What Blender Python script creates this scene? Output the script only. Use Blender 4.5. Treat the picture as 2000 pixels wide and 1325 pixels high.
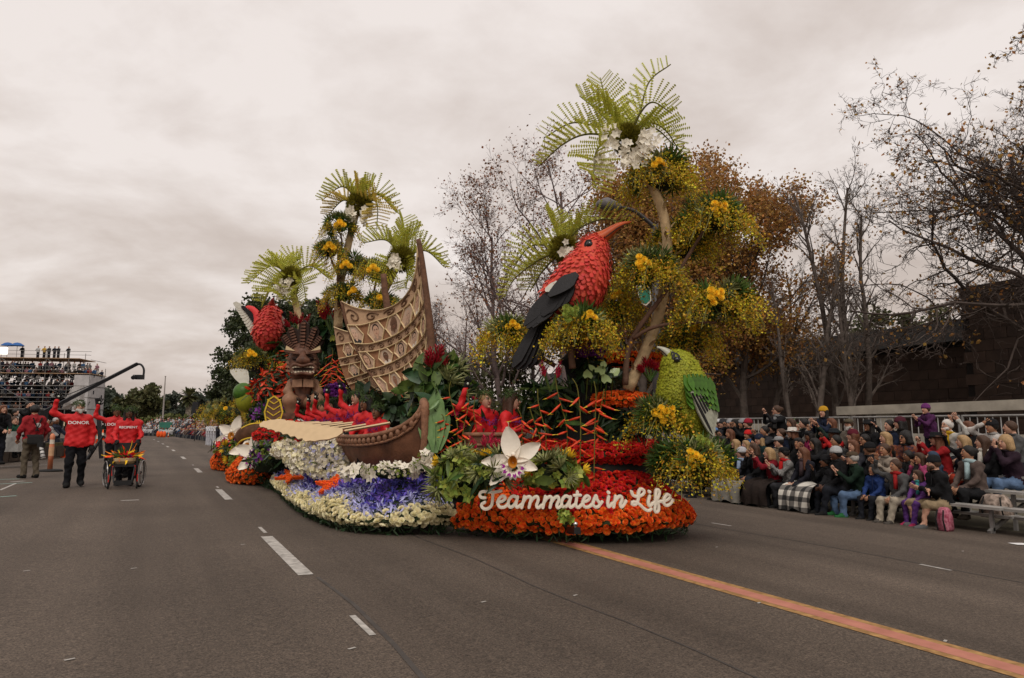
import bpy, math, random
import numpy as np
from mathutils import Vector, Matrix
R = math.radians
for o in list(bpy.data.objects): bpy.data.objects.remove(o)
sc = bpy.context.scene
COL = sc.collection
# ---------------------------------------------------------------- camera
FPX, EYE = 1333.0, 1.3
PITCH = math.atan(170 / FPX)
YAW = R(27.5156)
cd = bpy.data.cameras.new('camera'); cd.sensor_width = 36; cd.lens = FPX * 36 / 2000
cd.clip_start = .05; cd.clip_end = 3000
cam = bpy.data.objects.new('camera', cd); COL.objects.link(cam)
cam.location = (0, 0, EYE); cam.rotation_euler = (R(90) + PITCH, 0, -YAW)
sc.camera = cam
# ---------------------------------------------------------------- sky, sun, exposure
SUN_EL, SUN_AZ = 52, 205        # azimuth clockwise from +Y (behind the photographer's left shoulder)
w = bpy.data.worlds.new('World'); sc.world = w; w.use_nodes = True
nt = w.node_tree; nt.nodes.clear()
def wn(t, **k):
    n = nt.nodes.new(t)
    for a, b in k.items(): setattr(n, a, b)
    return n
out = wn('ShaderNodeOutputWorld'); bg = wn('ShaderNodeBackground'); bg.inputs['Strength'].default_value = 1
sky = wn('ShaderNodeTexSky'); sky.sky_type = 'NISHITA'; sky.sun_disc = False
sky.sun_elevation = R(SUN_EL); sky.sun_rotation = R(SUN_AZ); sky.air_density = 2; sky.dust_density = 4
tc = wn('ShaderNodeTexCoord'); sep = wn('ShaderNodeSeparateXYZ'); nt.links.new(tc.outputs['Generated'], sep.inputs[0])
ad = wn('ShaderNodeMath', operation='ADD'); ad.inputs[1].default_value = .22
mx0 = wn('ShaderNodeMath', operation='MAXIMUM'); mx0.inputs[1].default_value = .02
nt.links.new(sep.outputs['Z'], mx0.inputs[0]); nt.links.new(mx0.outputs[0], ad.inputs[0])
dv = wn('ShaderNodeVectorMath', operation='DIVIDE'); cmb = wn('ShaderNodeCombineXYZ')
for i in range(3): nt.links.new(ad.outputs[0], cmb.inputs[i])
nt.links.new(tc.outputs['Generated'], dv.inputs[0]); nt.links.new(cmb.outputs[0], dv.inputs[1])
def cloud(scale, detail, rough, off):
    mp = wn('ShaderNodeMapping'); mp.inputs['Location'].default_value = off; mp.inputs['Scale'].default_value = (1, 1, .35)
    mp.inputs['Rotation'].default_value = (0, 0, .5)
    nt.links.new(dv.outputs[0], mp.inputs[0])
    n = wn('ShaderNodeTexNoise'); n.inputs['Scale'].default_value = scale; n.inputs['Detail'].default_value = detail
    n.inputs['Roughness'].default_value = rough; n.inputs['Distortion'].default_value = .25
    nt.links.new(mp.outputs[0], n.inputs['Vector']); return n
c1 = cloud(1.5, 8, .55, (3.1, 1.7, 0)); c2 = cloud(4.2, 6, .55, (7, 2, 1))
m1 = wn('ShaderNodeMath', operation='MULTIPLY_ADD'); m1.inputs[1].default_value = .26
nt.links.new(c2.outputs['Fac'], m1.inputs[0]); nt.links.new(c1.outputs['Fac'], m1.inputs[2])   # c1 + .3 c2
# thicker, greyer cloud towards the horizon
m2 = wn('ShaderNodeMath', operation='MULTIPLY_ADD'); m2.inputs[1].default_value = .62; nt.links.new(mx0.outputs[0], m2.inputs[0]); nt.links.new(m1.outputs[0], m2.inputs[2])
cr = wn('ShaderNodeValToRGB'); e = cr.color_ramp.elements
e[0].position = .50; e[0].color = (.545, .455, .405, 1); e[1].position = .92; e[1].color = (.905, .825, .785, 1)
el = cr.color_ramp.elements.new(.70); el.color = (.68, .59, .54, 1)
nt.links.new(m2.outputs[0], cr.inputs[0])
sm = wn('ShaderNodeVectorMath', operation='SCALE'); sm.inputs['Scale'].default_value = .09; nt.links.new(sky.outputs[0], sm.inputs[0])
mix = wn('ShaderNodeMix', data_type='RGBA'); mix.inputs['Factor'].default_value = .06
nt.links.new(cr.outputs[0], mix.inputs['A']); nt.links.new(sm.outputs[0], mix.inputs['B'])
nt.links.new(mix.outputs['Result'], bg.inputs['Color']); nt.links.new(bg.outputs[0], out.inputs[0])
sl = bpy.data.lights.new('sun', 'SUN'); sl.energy = 1.45; sl.angle = R(25); sl.color = (1, .95, .88)
so = bpy.data.objects.new('sun', sl); COL.objects.link(so)
so.rotation_euler = (R(90 - SUN_EL), 0, R(180 - SUN_AZ))
vs = sc.view_settings; vs.view_transform = 'Standard'; vs.look = 'None'; vs.exposure = 0.0; vs.gamma = 1
sc.cycles.max_bounces = 6; sc.cycles.use_denoising = True

# ---------------------------------------------------------------- measuring helpers
CP, SP, CY, SY = math.cos(PITCH), math.sin(PITCH), math.cos(YAW), math.sin(YAW)
SLOPE = .028
def gz(x, y=0): return -SLOPE * min(max(x, -14), 12)
def ray(px, py):
    cx, cy = (px - 1000) / FPX, (662.5 - py) / FPX
    f, z = CP - cy * SP, SP + cy * CP
    return np.array([f * SY + cx * CY, f * CY - cx * SY, z])
def g(px, py):                       # point on the sloping street
    r = ray(px, py); t = -EYE / (r[2] + SLOPE * r[0]); p = r * t; p[2] += EYE; return p
def pd(px, py, d):                   # point at a forward distance
    r = ray(px, py); f = r[0] * SY + r[1] * CY; return r * (d / f) + np.array([0, 0, EYE])
def pX(px, py, X):
    r = ray(px, py); return r * (X / r[0]) + np.array([0, 0, EYE])
VR = np.array([CY, -SY, 0.])         # across the view
VF = np.array([SY, CY, 0.])          # into the view
UP = np.array([0, 0, 1.])
rng = np.random.default_rng(7); random.seed(7)
def nrm(v): v = np.asarray(v, float); return v / (np.linalg.norm(v) + 1e-12)

# ---------------------------------------------------------------- objects
def wm(o):
    m = o.matrix_basis.copy()
    return wm(o.parent) @ o.matrix_parent_inverse @ m if o.parent else m
def adopt(o, parent):
    o.parent = parent; o.matrix_parent_inverse = wm(parent).inverted(); return o
def tag(o, label=None, cat=None, group=None, kind=None):
    if label: o['label'] = label
    if cat: o['category'] = cat
    if group: o['group'] = group
    if kind: o['kind'] = kind
    return o
def thing(name, loc, label=None, cat=None, group=None, rz=0):
    o = bpy.data.objects.new(name, None); COL.objects.link(o); o.location = tuple(loc); o.rotation_euler = (0, 0, rz)
    o.empty_display_size = .1
    return tag(o, label, cat, group)
class MB:
    def __init__(s): s.V = []; s.F = []; s.n = 0
    def add(s, V, F, m=0):
        V = np.asarray(V, float).reshape(-1, 3)
        if isinstance(F, np.ndarray): s.F.append((F + s.n, m))
        else:
            by = {}
            for f in F: by.setdefault(len(f), []).append(f)
            for k, l in by.items(): s.F.append((np.array(l, dtype=np.int64) + s.n, m))
        s.V.append(V); s.n += len(V); return s
    def mesh(s, name, mats, smooth=True, origin=None):
        V = np.concatenate(s.V) if s.V else np.zeros((0, 3))
        if origin is not None: V = V - np.asarray(origin)
        me = bpy.data.meshes.new(name)
        lens = np.concatenate([np.full(len(f), f.shape[1]) for f, m in s.F]); mi = []
        for f, m in s.F: mi.append(np.asarray(m) if isinstance(m, np.ndarray) else np.full(len(f), m))
        mi = np.concatenate(mi); loops = np.concatenate([f.ravel() for f, m in s.F])
        me.vertices.add(len(V)); me.vertices.foreach_set('co', V.astype(np.float32).ravel())
        me.loops.add(len(loops)); me.loops.foreach_set('vertex_index', loops.astype(np.int32))
        me.polygons.add(len(lens)); st = np.concatenate([[0], np.cumsum(lens)[:-1]])
        me.polygons.foreach_set('loop_start', st.astype(np.int32))
        me.polygons.foreach_set('material_index', mi.astype(np.int32))
        me.polygons.foreach_set('use_smooth', np.full(len(lens), bool(smooth)))
        me.update(calc_edges=True)
        for m in (mats if isinstance(mats, (list, tuple)) else [mats]): me.materials.append(m)
        return me
    def build(s, name, mats, parent=None, smooth=False, origin=None, local=False):
        if s.n == 0: return None
        if origin is None and not local:
            V = np.concatenate(s.V); lo, hi = V.min(0), V.max(0); origin = np.array([(lo[0] + hi[0]) / 2, (lo[1] + hi[1]) / 2, lo[2]])
        o = bpy.data.objects.new(name, s.mesh(name, mats, smooth, origin)); COL.objects.link(o)
        if origin is not None: o.location = tuple(origin)
        if parent:
            if local: o.parent = parent
            else: adopt(o, parent)
        return o
def inst(name, me, mat4, parent=None, local=False):
    o = bpy.data.objects.new(name, me); COL.objects.link(o); o.matrix_basis = mat4
    if parent:
        if local: o.parent = parent
        else: adopt(o, parent)
    return o
def copy_tree(o, parent=None):
    c = o.copy(); COL.objects.link(c)
    if parent: c.parent = parent; c.matrix_parent_inverse = o.matrix_parent_inverse
    for ch in o.children: copy_tree(ch, c)
    return c

# ---------------------------------------------------------------- shapes: (V, F)
def box(c, s, ax=None):
    c = np.asarray(c, float); h = np.asarray(s, float) / 2
    v = np.array([[x, y, z] for x in (-1, 1) for y in (-1, 1) for z in (-1, 1)], float) * h
    if ax is not None: v = v @ np.asarray(ax, float)          # rows = axes
    return v + c, np.array([[0, 1, 3, 2], [4, 6, 7, 5], [0, 4, 5, 1], [2, 3, 7, 6], [0, 2, 6, 4], [1, 5, 7, 3]])
def rotz(a):
    c, s = math.cos(a), math.sin(a); return np.array([[c, s, 0], [-s, c, 0], [0, 0, 1.]])   # row axes
def frame(d, up=UP):
    d = nrm(d)
    if abs(np.dot(d, nrm(up))) > .97: up = np.array([1., 0, 0]) if abs(d[0]) < .9 else np.array([0, 1., 0])
    x = nrm(np.cross(up, d)); y = np.cross(d, x); return x, y, d
def bar(a, b, w, t=None, up=UP):
    a, b = np.asarray(a, float), np.asarray(b, float); x, y, d = frame(b - a, up)
    return box((a + b) / 2, (w, t or w, np.linalg.norm(b - a)), np.array([x, y, d]))
def loft(rings, closed=True, cap=True):
    rings = [np.asarray(r, float) for r in rings]; n = len(rings[0]); V = np.concatenate(rings); F = []
    for i in range(len(rings) - 1):
        for j in range(n if closed else n - 1):
            k = (j + 1) % n; F.append((i * n + j, i * n + k, (i + 1) * n + k, (i + 1) * n + j))
    if cap and closed: F.append(tuple(range(n - 1, -1, -1))); F.append(tuple(range((len(rings) - 1) * n, len(rings) * n)))
    return V, F
def tube(P, r, n=8, cap=True, flat=1., up=UP):
    P = np.asarray(P, float); r = np.broadcast_to(np.asarray(r, float), (len(P),)); T = np.gradient(P, axis=0)
    a = np.arange(n) * 2 * math.pi / n; rings = []; x = frame(T[0], up)[0]
    for i in range(len(P)):
        d = nrm(T[i]); x = nrm(x - d * np.dot(x, d)); y = np.cross(d, x)
        rings.append(P[i] + r[i] * (np.outer(np.cos(a), x) + flat * np.outer(np.sin(a), y)))
    return loft(rings, True, cap)
def cyl(a, b, r, n=10, r2=None): return tube([a, b], [r, r if r2 is None else r2], n)
def lathe(prof, c=(0, 0, 0), n=16, cap=True):
    a = np.arange(n) * 2 * math.pi / n
    return loft([np.stack([c[0] + r * np.cos(a), c[1] + r * np.sin(a), np.full(n, c[2] + z)], 1) for r, z in prof], True, cap)
def ball(c, r, nu=12, nv=8, ax=None):
    r = np.broadcast_to(np.asarray(r, float), (3,)); V = [[0, 0, -1]]
    for i in range(1, nv):
        t = math.pi * i / nv - math.pi / 2
        for j in range(nu): p = 2 * math.pi * j / nu; V.append([math.cos(t) * math.cos(p), math.cos(t) * math.sin(p), math.sin(t)])
    V.append([0, 0, 1]); V = np.array(V) * r; F = []
    if ax is not None: V = V @ np.asarray(ax)
    for j in range(nu):
        k = (j + 1) % nu; F.append((0, 1 + k, 1 + j)); b = 1 + (nv - 2) * nu; F.append((b + j, b + k, len(V) - 1))
    for i in range(nv - 2):
        for j in range(nu): k = (j + 1) % nu; F.append((1 + i * nu + j, 1 + i * nu + k, 1 + (i + 1) * nu + k, 1 + (i + 1) * nu + j))
    return V + np.asarray(c, float), F
def slab(poly, o, x, y, t):            # 2-D outline (a,b) extruded by t along x X y, centred
    poly = np.asarray(poly, float); x, y = np.asarray(x, float), np.asarray(y, float); nn = nrm(np.cross(x, y)); o = np.asarray(o, float)
    b = o + np.outer(poly[:, 0], x) + np.outer(poly[:, 1], y)
    return loft([b - nn * t / 2, b + nn * t / 2])
def cr(P, n):                          # Catmull-Rom resample
    P = np.asarray(P, float); Q = np.concatenate([[2 * P[0] - P[1]], P, [2 * P[-1] - P[-2]]]); L = np.linalg.norm(np.diff(P, axis=0), axis=1)
    s = np.concatenate([[0], np.cumsum(L)]); t = np.linspace(0, s[-1], n); k = np.clip(np.searchsorted(s, t, 'right') - 1, 0, len(P) - 2)
    u = ((t - s[k]) / np.maximum(L[k], 1e-9))[:, None]; a, b, c, d = Q[k], Q[k + 1], Q[k + 2], Q[k + 3]
    return .5 * (2 * b + (c - a) * u + (2 * a - 5 * b + 4 * c - d) * u ** 2 + (3 * b - a - 3 * c + d) * u ** 3)
def xf(V, c=(0, 0, 0), ax=None, s=1.):
    V = np.asarray(V, float) * s
    if ax is not None: V = V @ np.asarray(ax)
    return V + np.asarray(c, float)
def align(N, spin, rs=None):           # batch of 3x3 (rows = local axes), Z along N
    N = np.asarray(N, float); N = N / (np.linalg.norm(N, axis=1, keepdims=True) + 1e-9)
    h = np.where(np.abs(N[:, 2:3]) < .9, [[0, 0, 1.]], [[1., 0, 0]]); X = np.cross(h, N); X /= np.linalg.norm(X, axis=1, keepdims=True); Y = np.cross(N, X)
    c, s = np.cos(spin)[:, None], np.sin(spin)[:, None]
    return np.stack([X * c + Y * s, Y * c - X * s, N], 1)
def scat(mb, T, P, A, S, m=0):         # template (V, {arity: faces}) at many places
    tV, tF = T; P = np.asarray(P); S = np.broadcast_to(np.asarray(S, float), (len(P),))
    V = np.einsum('vk,nkj->nvj', tV, A) * S[:, None, None] + P[:, None, :]; k = len(tV); off = np.arange(len(P)) * k
    first = True; base = mb.n
    for f, mm in tF:
        G = (f[None] + off[:, None, None]).reshape(-1, f.shape[1])
        mb.F.append((G + base, (m[:, None].repeat(len(f), 1).ravel() if isinstance(m, np.ndarray) else m + mm)))
    mb.V.append(V.reshape(-1, 3)); mb.n += V.size // 3
def templ(*parts):                     # [(V,F,m)] -> template
    mb = MB()
    for p in parts: mb.add(p[0], p[1], p[2] if len(p) > 2 else 0)
    return np.concatenate(mb.V), mb.F
def tmesh(name, T, mats, smooth=True):
    mb = MB(); mb.V = [T[0]]; mb.F = [(f, m) for f, m in T[1]]; mb.n = len(T[0]); return mb.mesh(name, mats, smooth)
def m4(p, A, s=1.):
    return Matrix(((A[0][0] * s, A[1][0] * s, A[2][0] * s, p[0]), (A[0][1] * s, A[1][1] * s, A[2][1] * s, p[1]), (A[0][2] * s, A[1][2] * s, A[2][2] * s, p[2]), (0, 0, 0, 1)))
def segs(mb, P0, P1, R0, R1, n=3, m=0):   # many frusta at once
    P0, P1 = np.asarray(P0, float), np.asarray(P1, float)
    if len(P0) == 0: return
    A = align(P1 - P0, np.zeros(len(P0))); a = np.arange(n) * 2 * math.pi / n
    c = np.cos(a)[None, :, None] * A[:, None, 0] + np.sin(a)[None, :, None] * A[:, None, 1]
    V = np.concatenate([P0[:, None] + c * np.asarray(R0)[:, None, None], P1[:, None] + c * np.asarray(R1)[:, None, None]], 1)
    f = np.array([[j, (j + 1) % n, n + (j + 1) % n, n + j] for j in range(n)]); G = (f[None] + (np.arange(len(P0)) * 2 * n)[:, None, None]).reshape(-1, 4)
    mb.add(V.reshape(-1, 3), G, m)

# ---------------------------------------------------------------- materials
_M = {}
def M(name, col, rough=.7, var=.18, scale=12, bump=0., island=0., spec=.3, metal=0., alt=None, hue=0., bscale=None, trans=0., emit=0., coat=0.):
    if name in _M: return _M[name]
    m = bpy.data.materials.new(name); m.use_nodes = True; t = m.node_tree; b = t.nodes['Principled BSDF']; L = t.links
    b.inputs['Roughness'].default_value = rough; b.inputs['Metallic'].default_value = metal
    b.inputs['Specular IOR Level'].default_value = spec
    if coat: b.inputs['Coat Weight'].default_value = coat
    tcn = t.nodes.new('ShaderNodeTexCoord'); nz = t.nodes.new('ShaderNodeTexNoise'); nz.inputs['Scale'].default_value = scale; nz.inputs['Detail'].default_value = 5
    L.new(tcn.outputs['Object'], nz.inputs['Vector'])
    ramp = t.nodes.new('ShaderNodeValToRGB'); c = np.array(col); a = np.array(alt) if alt is not None else c * (1 + var); d = c * (1 - var)
    ramp.color_ramp.elements[0].position = .3; ramp.color_ramp.elements[1].position = .7
    ramp.color_ramp.elements[0].color = (*np.clip(d, 0, 1), 1); ramp.color_ramp.elements[1].color = (*np.clip(a, 0, 1), 1)
    L.new(nz.outputs['Fac'], ramp.inputs[0]); src = ramp.outputs[0]
    if island:
        ge = t.nodes.new('ShaderNodeNewGeometry'); ob = t.nodes.new('ShaderNodeObjectInfo'); s = t.nodes.new('ShaderNodeMath'); s.operation = 'ADD'
        L.new(ge.outputs['Random Per Island'], s.inputs[0]); L.new(ob.outputs['Random'], s.inputs[1])
        fr = t.nodes.new('ShaderNodeMath'); fr.operation = 'FRACT'; L.new(s.outputs[0], fr.inputs[0])
        hv = t.nodes.new('ShaderNodeHueSaturation'); mr = t.nodes.new('ShaderNodeMapRange'); mr.inputs['To Min'].default_value = 1 - island; mr.inputs['To Max'].default_value = 1 + island
        L.new(fr.outputs[0], mr.inputs['Value']); L.new(mr.outputs[0], hv.inputs['Value']); L.new(src, hv.inputs['Color'])
        if hue:
            m2_ = t.nodes.new('ShaderNodeMath'); m2_.operation = 'MULTIPLY'; m2_.inputs[1].default_value = 7.31; L.new(s.outputs[0], m2_.inputs[0])
            f2 = t.nodes.new('ShaderNodeMath'); f2.operation = 'FRACT'; L.new(m2_.outputs[0], f2.inputs[0])
            mh = t.nodes.new('ShaderNodeMapRange'); mh.inputs['To Min'].default_value = .5 - hue; mh.inputs['To Max'].default_value = .5 + hue; L.new(f2.outputs[0], mh.inputs['Value']); L.new(mh.outputs[0], hv.inputs['Hue'])
        src = hv.outputs[0]
    L.new(src, b.inputs['Base Color'])
    if trans:
        b.inputs['Subsurface Weight'].default_value = 0
        tr = t.nodes.new('ShaderNodeBsdfTranslucent'); L.new(src, tr.inputs['Color']); mxs = t.nodes.new('ShaderNodeMixShader'); mxs.inputs[0].default_value = trans
        L.new(b.outputs[0], mxs.inputs[1]); L.new(tr.outputs[0], mxs.inputs[2]); L.new(mxs.outputs[0], t.nodes['Material Output'].inputs['Surface'])
    if emit: b.inputs['Emission Color'].default_value = (*col, 1); b.inputs['Emission Strength'].default_value = emit
    if bump:
        bz = t.nodes.new('ShaderNodeTexNoise'); bz.inputs['Scale'].default_value = bscale or scale * 3; bz.inputs['Detail'].default_value = 6; L.new(tcn.outputs['Object'], bz.inputs['Vector'])
        bn = t.nodes.new('ShaderNodeBump'); bn.inputs['Strength'].default_value = bump; bn.inputs['Distance'].default_value = .02; L.new(bz.outputs['Fac'], bn.inputs['Height']); L.new(bn.outputs[0], b.inputs['Normal'])
    _M[name] = m; return m
# ================================================================ ground and street
def sheet(name, xs, ys, dz, mat):
    V = [(x, y, gz(x) + dz) for x in xs for y in ys]; n = len(ys)
    F = [(i * n + j, (i + 1) * n + j, (i + 1) * n + j + 1, i * n + j + 1) for i in range(len(xs) - 1) for j in range(n - 1)]
    return MB().add(V, F)
def asphalt_mat():
    m = bpy.data.materials.new('asphalt'); m.use_nodes = True; t = m.node_tree; b = t.nodes['Principled BSDF']; L = t.links
    b.inputs['Roughness'].default_value = .82; b.inputs['Specular IOR Level'].default_value = .28
    g_ = t.nodes.new('ShaderNodeTexCoord')
    def nz(s, d, r=.5):
        n = t.nodes.new('ShaderNodeTexNoise'); n.inputs['Scale'].default_value = s; n.inputs['Detail'].default_value = d; n.inputs['Roughness'].default_value = r; L.new(g_.outputs['Object'], n.inputs['Vector']); return n
    def rp(src, p0, c0, p1, c1):
        r = t.nodes.new('ShaderNodeValToRGB'); r.color_ramp.elements[0].position = p0; r.color_ramp.elements[1].position = p1; r.color_ramp.elements[0].color = (*c0, 1); r.color_ramp.elements[1].color = (*c1, 1); L.new(src, r.inputs[0]); return r
    def mx(a, bb, mode, f):
        n = t.nodes.new('ShaderNodeMix'); n.data_type = 'RGBA'; n.blend_type = mode; n.inputs['Factor'].default_value = f; L.new(a, n.inputs['A']); L.new(bb, n.inputs['B']); return n.outputs['Result']
    base = rp(nz(.35, 5).outputs['Fac'], .3, (.066, .0515, .042), .74, (.101, .080, .066)).outputs[0]
    grit = rp(nz(70, 3, .8).outputs['Fac'], .3, (.25, .24, .23), .74, (2.1, 2.05, 1.95)).outputs[0]
    big = rp(nz(26, 4, .75).outputs['Fac'], .3, (.68, .68, .68), .7, (1.34, 1.33, 1.3)).outputs[0]
    mp = t.nodes.new('ShaderNodeMapping'); mp.inputs['Scale'].default_value = (1.3, .05, 1); L.new(g_.outputs['Object'], mp.inputs[0])
    st = nz(1.0, 4); L.new(mp.outputs[0], st.inputs['Vector'])
    lanes = rp(st.outputs['Fac'], .35, (.74, .73, .72), .66, (1.12, 1.12, 1.12)).outputs[0]
    c = mx(mx(mx(base, grit, 'MULTIPLY', 1), big, 'MULTIPLY', .9), lanes, 'MULTIPLY', .9)
    vo = t.nodes.new('ShaderNodeTexVoronoi'); vo.inputs['Scale'].default_value = 3.2; L.new(g_.outputs['Object'], vo.inputs['Vector'])
    spk = rp(vo.outputs['Distance'], .0, (.45, .42, .38), .028, (0, 0, 0)).outputs[0]
    c = mx(c, spk, 'ADD', .5)
    L.new(c, b.inputs['Base Color'])
    bn = t.nodes.new('ShaderNodeBump'); bn.inputs['Strength'].default_value = .55; bn.inputs['Distance'].default_value = .012; L.new(nz(110, 4, .7).outputs['Fac'], bn.inputs['Height']); L.new(bn.outputs[0], b.inputs['Normal'])
    return m
ASPH = asphalt_mat()
gr = sheet('ground', [-900, -60, -14, 12, 60, 900], [-60, 0, 60, 200, 2500], -.03, None).build('ground', M('dry_ground', (.13, .115, .08), .95, .3, .6, bump=.3), origin=(0, 0, 0)); tag(gr, kind='structure')
road = sheet('road', [-14, -6, 0, 6, 12], [-12, 0, 20, 60, 130], 0, None).build('road', ASPH, origin=(0, 0, 0)); tag(road, kind='structure')
PAINT = M('worn_white_paint', (.42, .39, .355), .8, .45, 11, bump=.2, alt=(.50, .47, .43)); YEL = M('worn_yellow_paint', (.36, .185, .065), .8, .45, 14, alt=(.43, .245, .09)); PINK = M('salmon_tape', (.43, .165, .115), .75, .2, 6, alt=(.47, .19, .135))
TEAL = M('pale_green_tape', (.30, .48, .42), .7, .15)
def strip(name, pts, width, mat, dz=.004, lift=0):
    pts = [np.asarray(p, float)[:2] for p in pts]; V = []; n = len(pts)
    for i, p in enumerate(pts):
        d = nrm(pts[min(i + 1, n - 1)] - pts[max(i - 1, 0)]); q = np.array([d[1], -d[0]]) * width / 2
        for s in (q, -q): V.append((p[0] + s[0], p[1] + s[1], gz(p[0] + s[0]) + dz))
    o = MB().add(V, [(2 * i, 2 * i + 1, 2 * i + 3, 2 * i + 2) for i in range(n - 1)]).build(name, mat, parent=road)
    return o
YS = [-4, 2, 6, 10, 16, 24, 34, 48, 64, 80]
def lx(x0, y): return x0 - .00032 * max(y - 14, 0) ** 2
for dx, wd, mt, nm, z in ((-.12, .08, YEL, 'yellow_centre_line', .004), (.12, .08, YEL, 'yellow_centre_line', .004), (0, .16, PINK, 'salmon_centre_tape', .005)):
    strip(nm, [(4.6 + dx + (.00002 * max(y - 20, 0) ** 2), y) for y in YS], wd, mt, z)
for y, h in ((7.75, 1.22), (14.84, 1.15), (23.1, 1.1), (32.4, 1.2), (42.3, 1.2), (50, 1.2), (57.5, 1.2), (66, 1.2), (75, 1.2)):
    strip('lane_dash', [(lx(1.30, y - h), y - h), (lx(1.30, y), y), (lx(1.30, y + h), y + h)], .135, PAINT)
for y, h in ((4.75, .26), (9.55, .28), (16.6, .2), (26.3, .2)):
    strip('lane_tick', [(lx(1.33, y - h), y - h), (lx(1.33, y + h), y + h)], .045, PAINT)
for a, b in (((1390, 1022), (1428, 1028)), ((1797, 1103), (1858, 1115))): strip('lane_tick', [g(*a), g(*b)], .05, PAINT)
strip('edge_paper_scrap', [g(1982, 1062), g(2003, 1066)], .22, M('white_paper', (.7, .69, .68), .8), .01)
strip('tape_mark', [g(236, 978.5), g(271, 977)], .09, PAINT)
for a, b in (((0, 946), (63, 943)), ((0, 937), (38, 936)), ((0, 912), (98, 908)), ((0, 971), (32, 969))): strip('tape_mark', [g(*a), g(*b)], .06, TEAL if b[0] < 70 else PAINT)
strip('tape_mark', [g(22, 942), g(48, 940)], .1, PAINT); strip('tape_mark', [g(0, 958), g(30, 945)], .05, PAINT)
for (px, py) in ((1480, 1180), (125, 1292), (1845, 1255), (255, 1112), (940, 1178), (1398, 1070), (1880, 1078), (680, 1270), (45, 1117), (470, 1065), (1120, 1165)):
    p = g(px, py); strip('litter_scrap', [p, p + np.array([.05, .02, 0])], .02, PAINT, .006)
# tar seams, thin and slightly proud
TAR = M('tar_seam', (.052, .044, .039), .6, .3, 5)
strip('tar_seam', [g(620, 1128), g(690, 1180), g(770, 1260), g(830, 1330)], .035, TAR, .003)
strip('tar_seam', [(7.62 + .04 * math.sin(y * 1.3), y) for y in np.linspace(2, 40, 60)], .025, TAR, .003)
strip('tar_seam', [(3.05 + .03 * math.sin(y * 2.1), y) for y in np.linspace(1.5, 40, 60)], .02, TAR, .003)

# ================================================================ museum behind the stands
TILE = M('brown_tile', (.043, .026, .019), .55, .25, 2, bump=.15, island=.3, spec=.3); FASC = M('charcoal_roof', (.062, .062, .062), .7, .15, 1.2, bump=.1)
CONC = M('pale_concrete', (.35, .315, .26), .85, .22, 3, bump=.25)
mus = thing('museum_building', (32, 26, 0), 'low dark brown tiled museum building behind the railing', 'building')
MB().add(*box((32, 18, 2.25), (6, 62, 5.0))).build('wall', M('tile_joint', (.012, .009, .008), .9), mus)
mb = MB(); k = 0; tme = tmesh('wall_tile', templ(box((0, 0, 0), (.05, .765, .405))), TILE, False)
for i, y in enumerate(np.arange(-4, 48.6, .78)):
    for j, z in enumerate(np.arange(-.1, 4.5, .42)):
        c_ = (28.985 + rng.normal(0, .004), y + (.39 if j % 2 else 0), z + .2)
        if 14 < y < 34 and z > 1.4 and k < 290: k += 1; inst('wall_tile', tme, Matrix.Translation(c_), mus)
        else: mb.add(*box(c_, (.05, .765, .405)))
tl = mb.build('tile_cladding', TILE, mus); tl['kind'] = 'stuff'
mb = MB(); mb.add(*box((30.4, 18, 5.15), (3.6, 62.2, .85))); mb.build('roof', FASC, mus)
def block(name, c, d1, l1, l2, z0, z1, mat, parent, label=None):   # box from a near corner
    d1 = nrm(np.array([*d1, 0])); d2 = np.array([-d1[1], d1[0], 0]); c = np.array([c[0], c[1], 0]); q = [c, c + d1 * l1, c + d1 * l1 + d2 * l2, c + d2 * l2]
    return MB().add(*loft([[p + UP * z0 for p in q], [p + UP * z1 for p in q]])).build(name, mat, parent)
c = pd(1530, 700, 37)
rb = block('roof_block', c, (.80, .60), 8.6, 12, 5.2, 7.35, FASC, mus)
for i in range(1, 11):    # standing seams on the raised roof
    q = c + np.array([.80, .60, 0]) * (i * .8); mbs = MB().add(*box((q[0] + .012, q[1] - .016, 6.3), (.05, .05, 2.1), rotz(-.6435))).build('roof_seam', FASC, rb)
    q = c + np.array([-.60, .80, 0]) * (i * .95); mbs = MB().add(*box((q[0] - .016, q[1] - .012, 6.3), (.05, .05, 2.1), rotz(-.6435))).build('roof_seam', FASC, rb)
t1 = pX(1878, 600, 27.4)
MB().add(*box((31.4, t1[1] - 9, 3.3), (8, 18, 6.6))).build('tall_wall', M('tile_joint', (0, 0, 0)), mus)
mb = MB()
for i, y in enumerate(np.arange(t1[1] - 17.8, t1[1] - .4, .78)):
    for j, z in enumerate(np.arange(-.1, 6.3, .42)): mb.add(*box((27.385, y + (.3 if j % 2 else 0), z + .2), (.05, .765, .405)))
tl = mb.build('tile_cladding', TILE, mus); tl['kind'] = 'stuff'
# ---- concrete parapet wall and ramp rail
par = thing('parapet_wall', (16.2, 14, -.33), 'pale concrete parapet with a heavy top beam behind the steel railing', 'wall')
for y0, y1 in ((1, 6.2), (6.22, 11.4), (11.42, 16.6), (16.62, 21.8), (21.82, 27), (27.02, 32)):
    MB().add(*box((16.3, (y0 + y1) / 2, .37), (.25, y1 - y0, 1.5))).build('wall_panel', CONC, par)
MB().add(*bar((16.25, 2.5, 1.80), (16.25, 12.2, 1.70), .34, .22)).build('top_beam', CONC, par)
MB().add(*bar((16.25, 12.3, 1.27), (16.25, 32, 1.27), .3, .2)).build('top_beam', CONC, par)
for y in (5.8, 10.9): MB().add(*box((16.25, y, 1.38), (.2, .45, .56))).build('post', CONC, par)
tag(MB().add(*box((21, 16, -.3), (9, 40, .4))).build('planting_bed', M('mulch', (.06, .045, .03), .95, .4, 5, bump=.4)), kind='structure')
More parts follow.
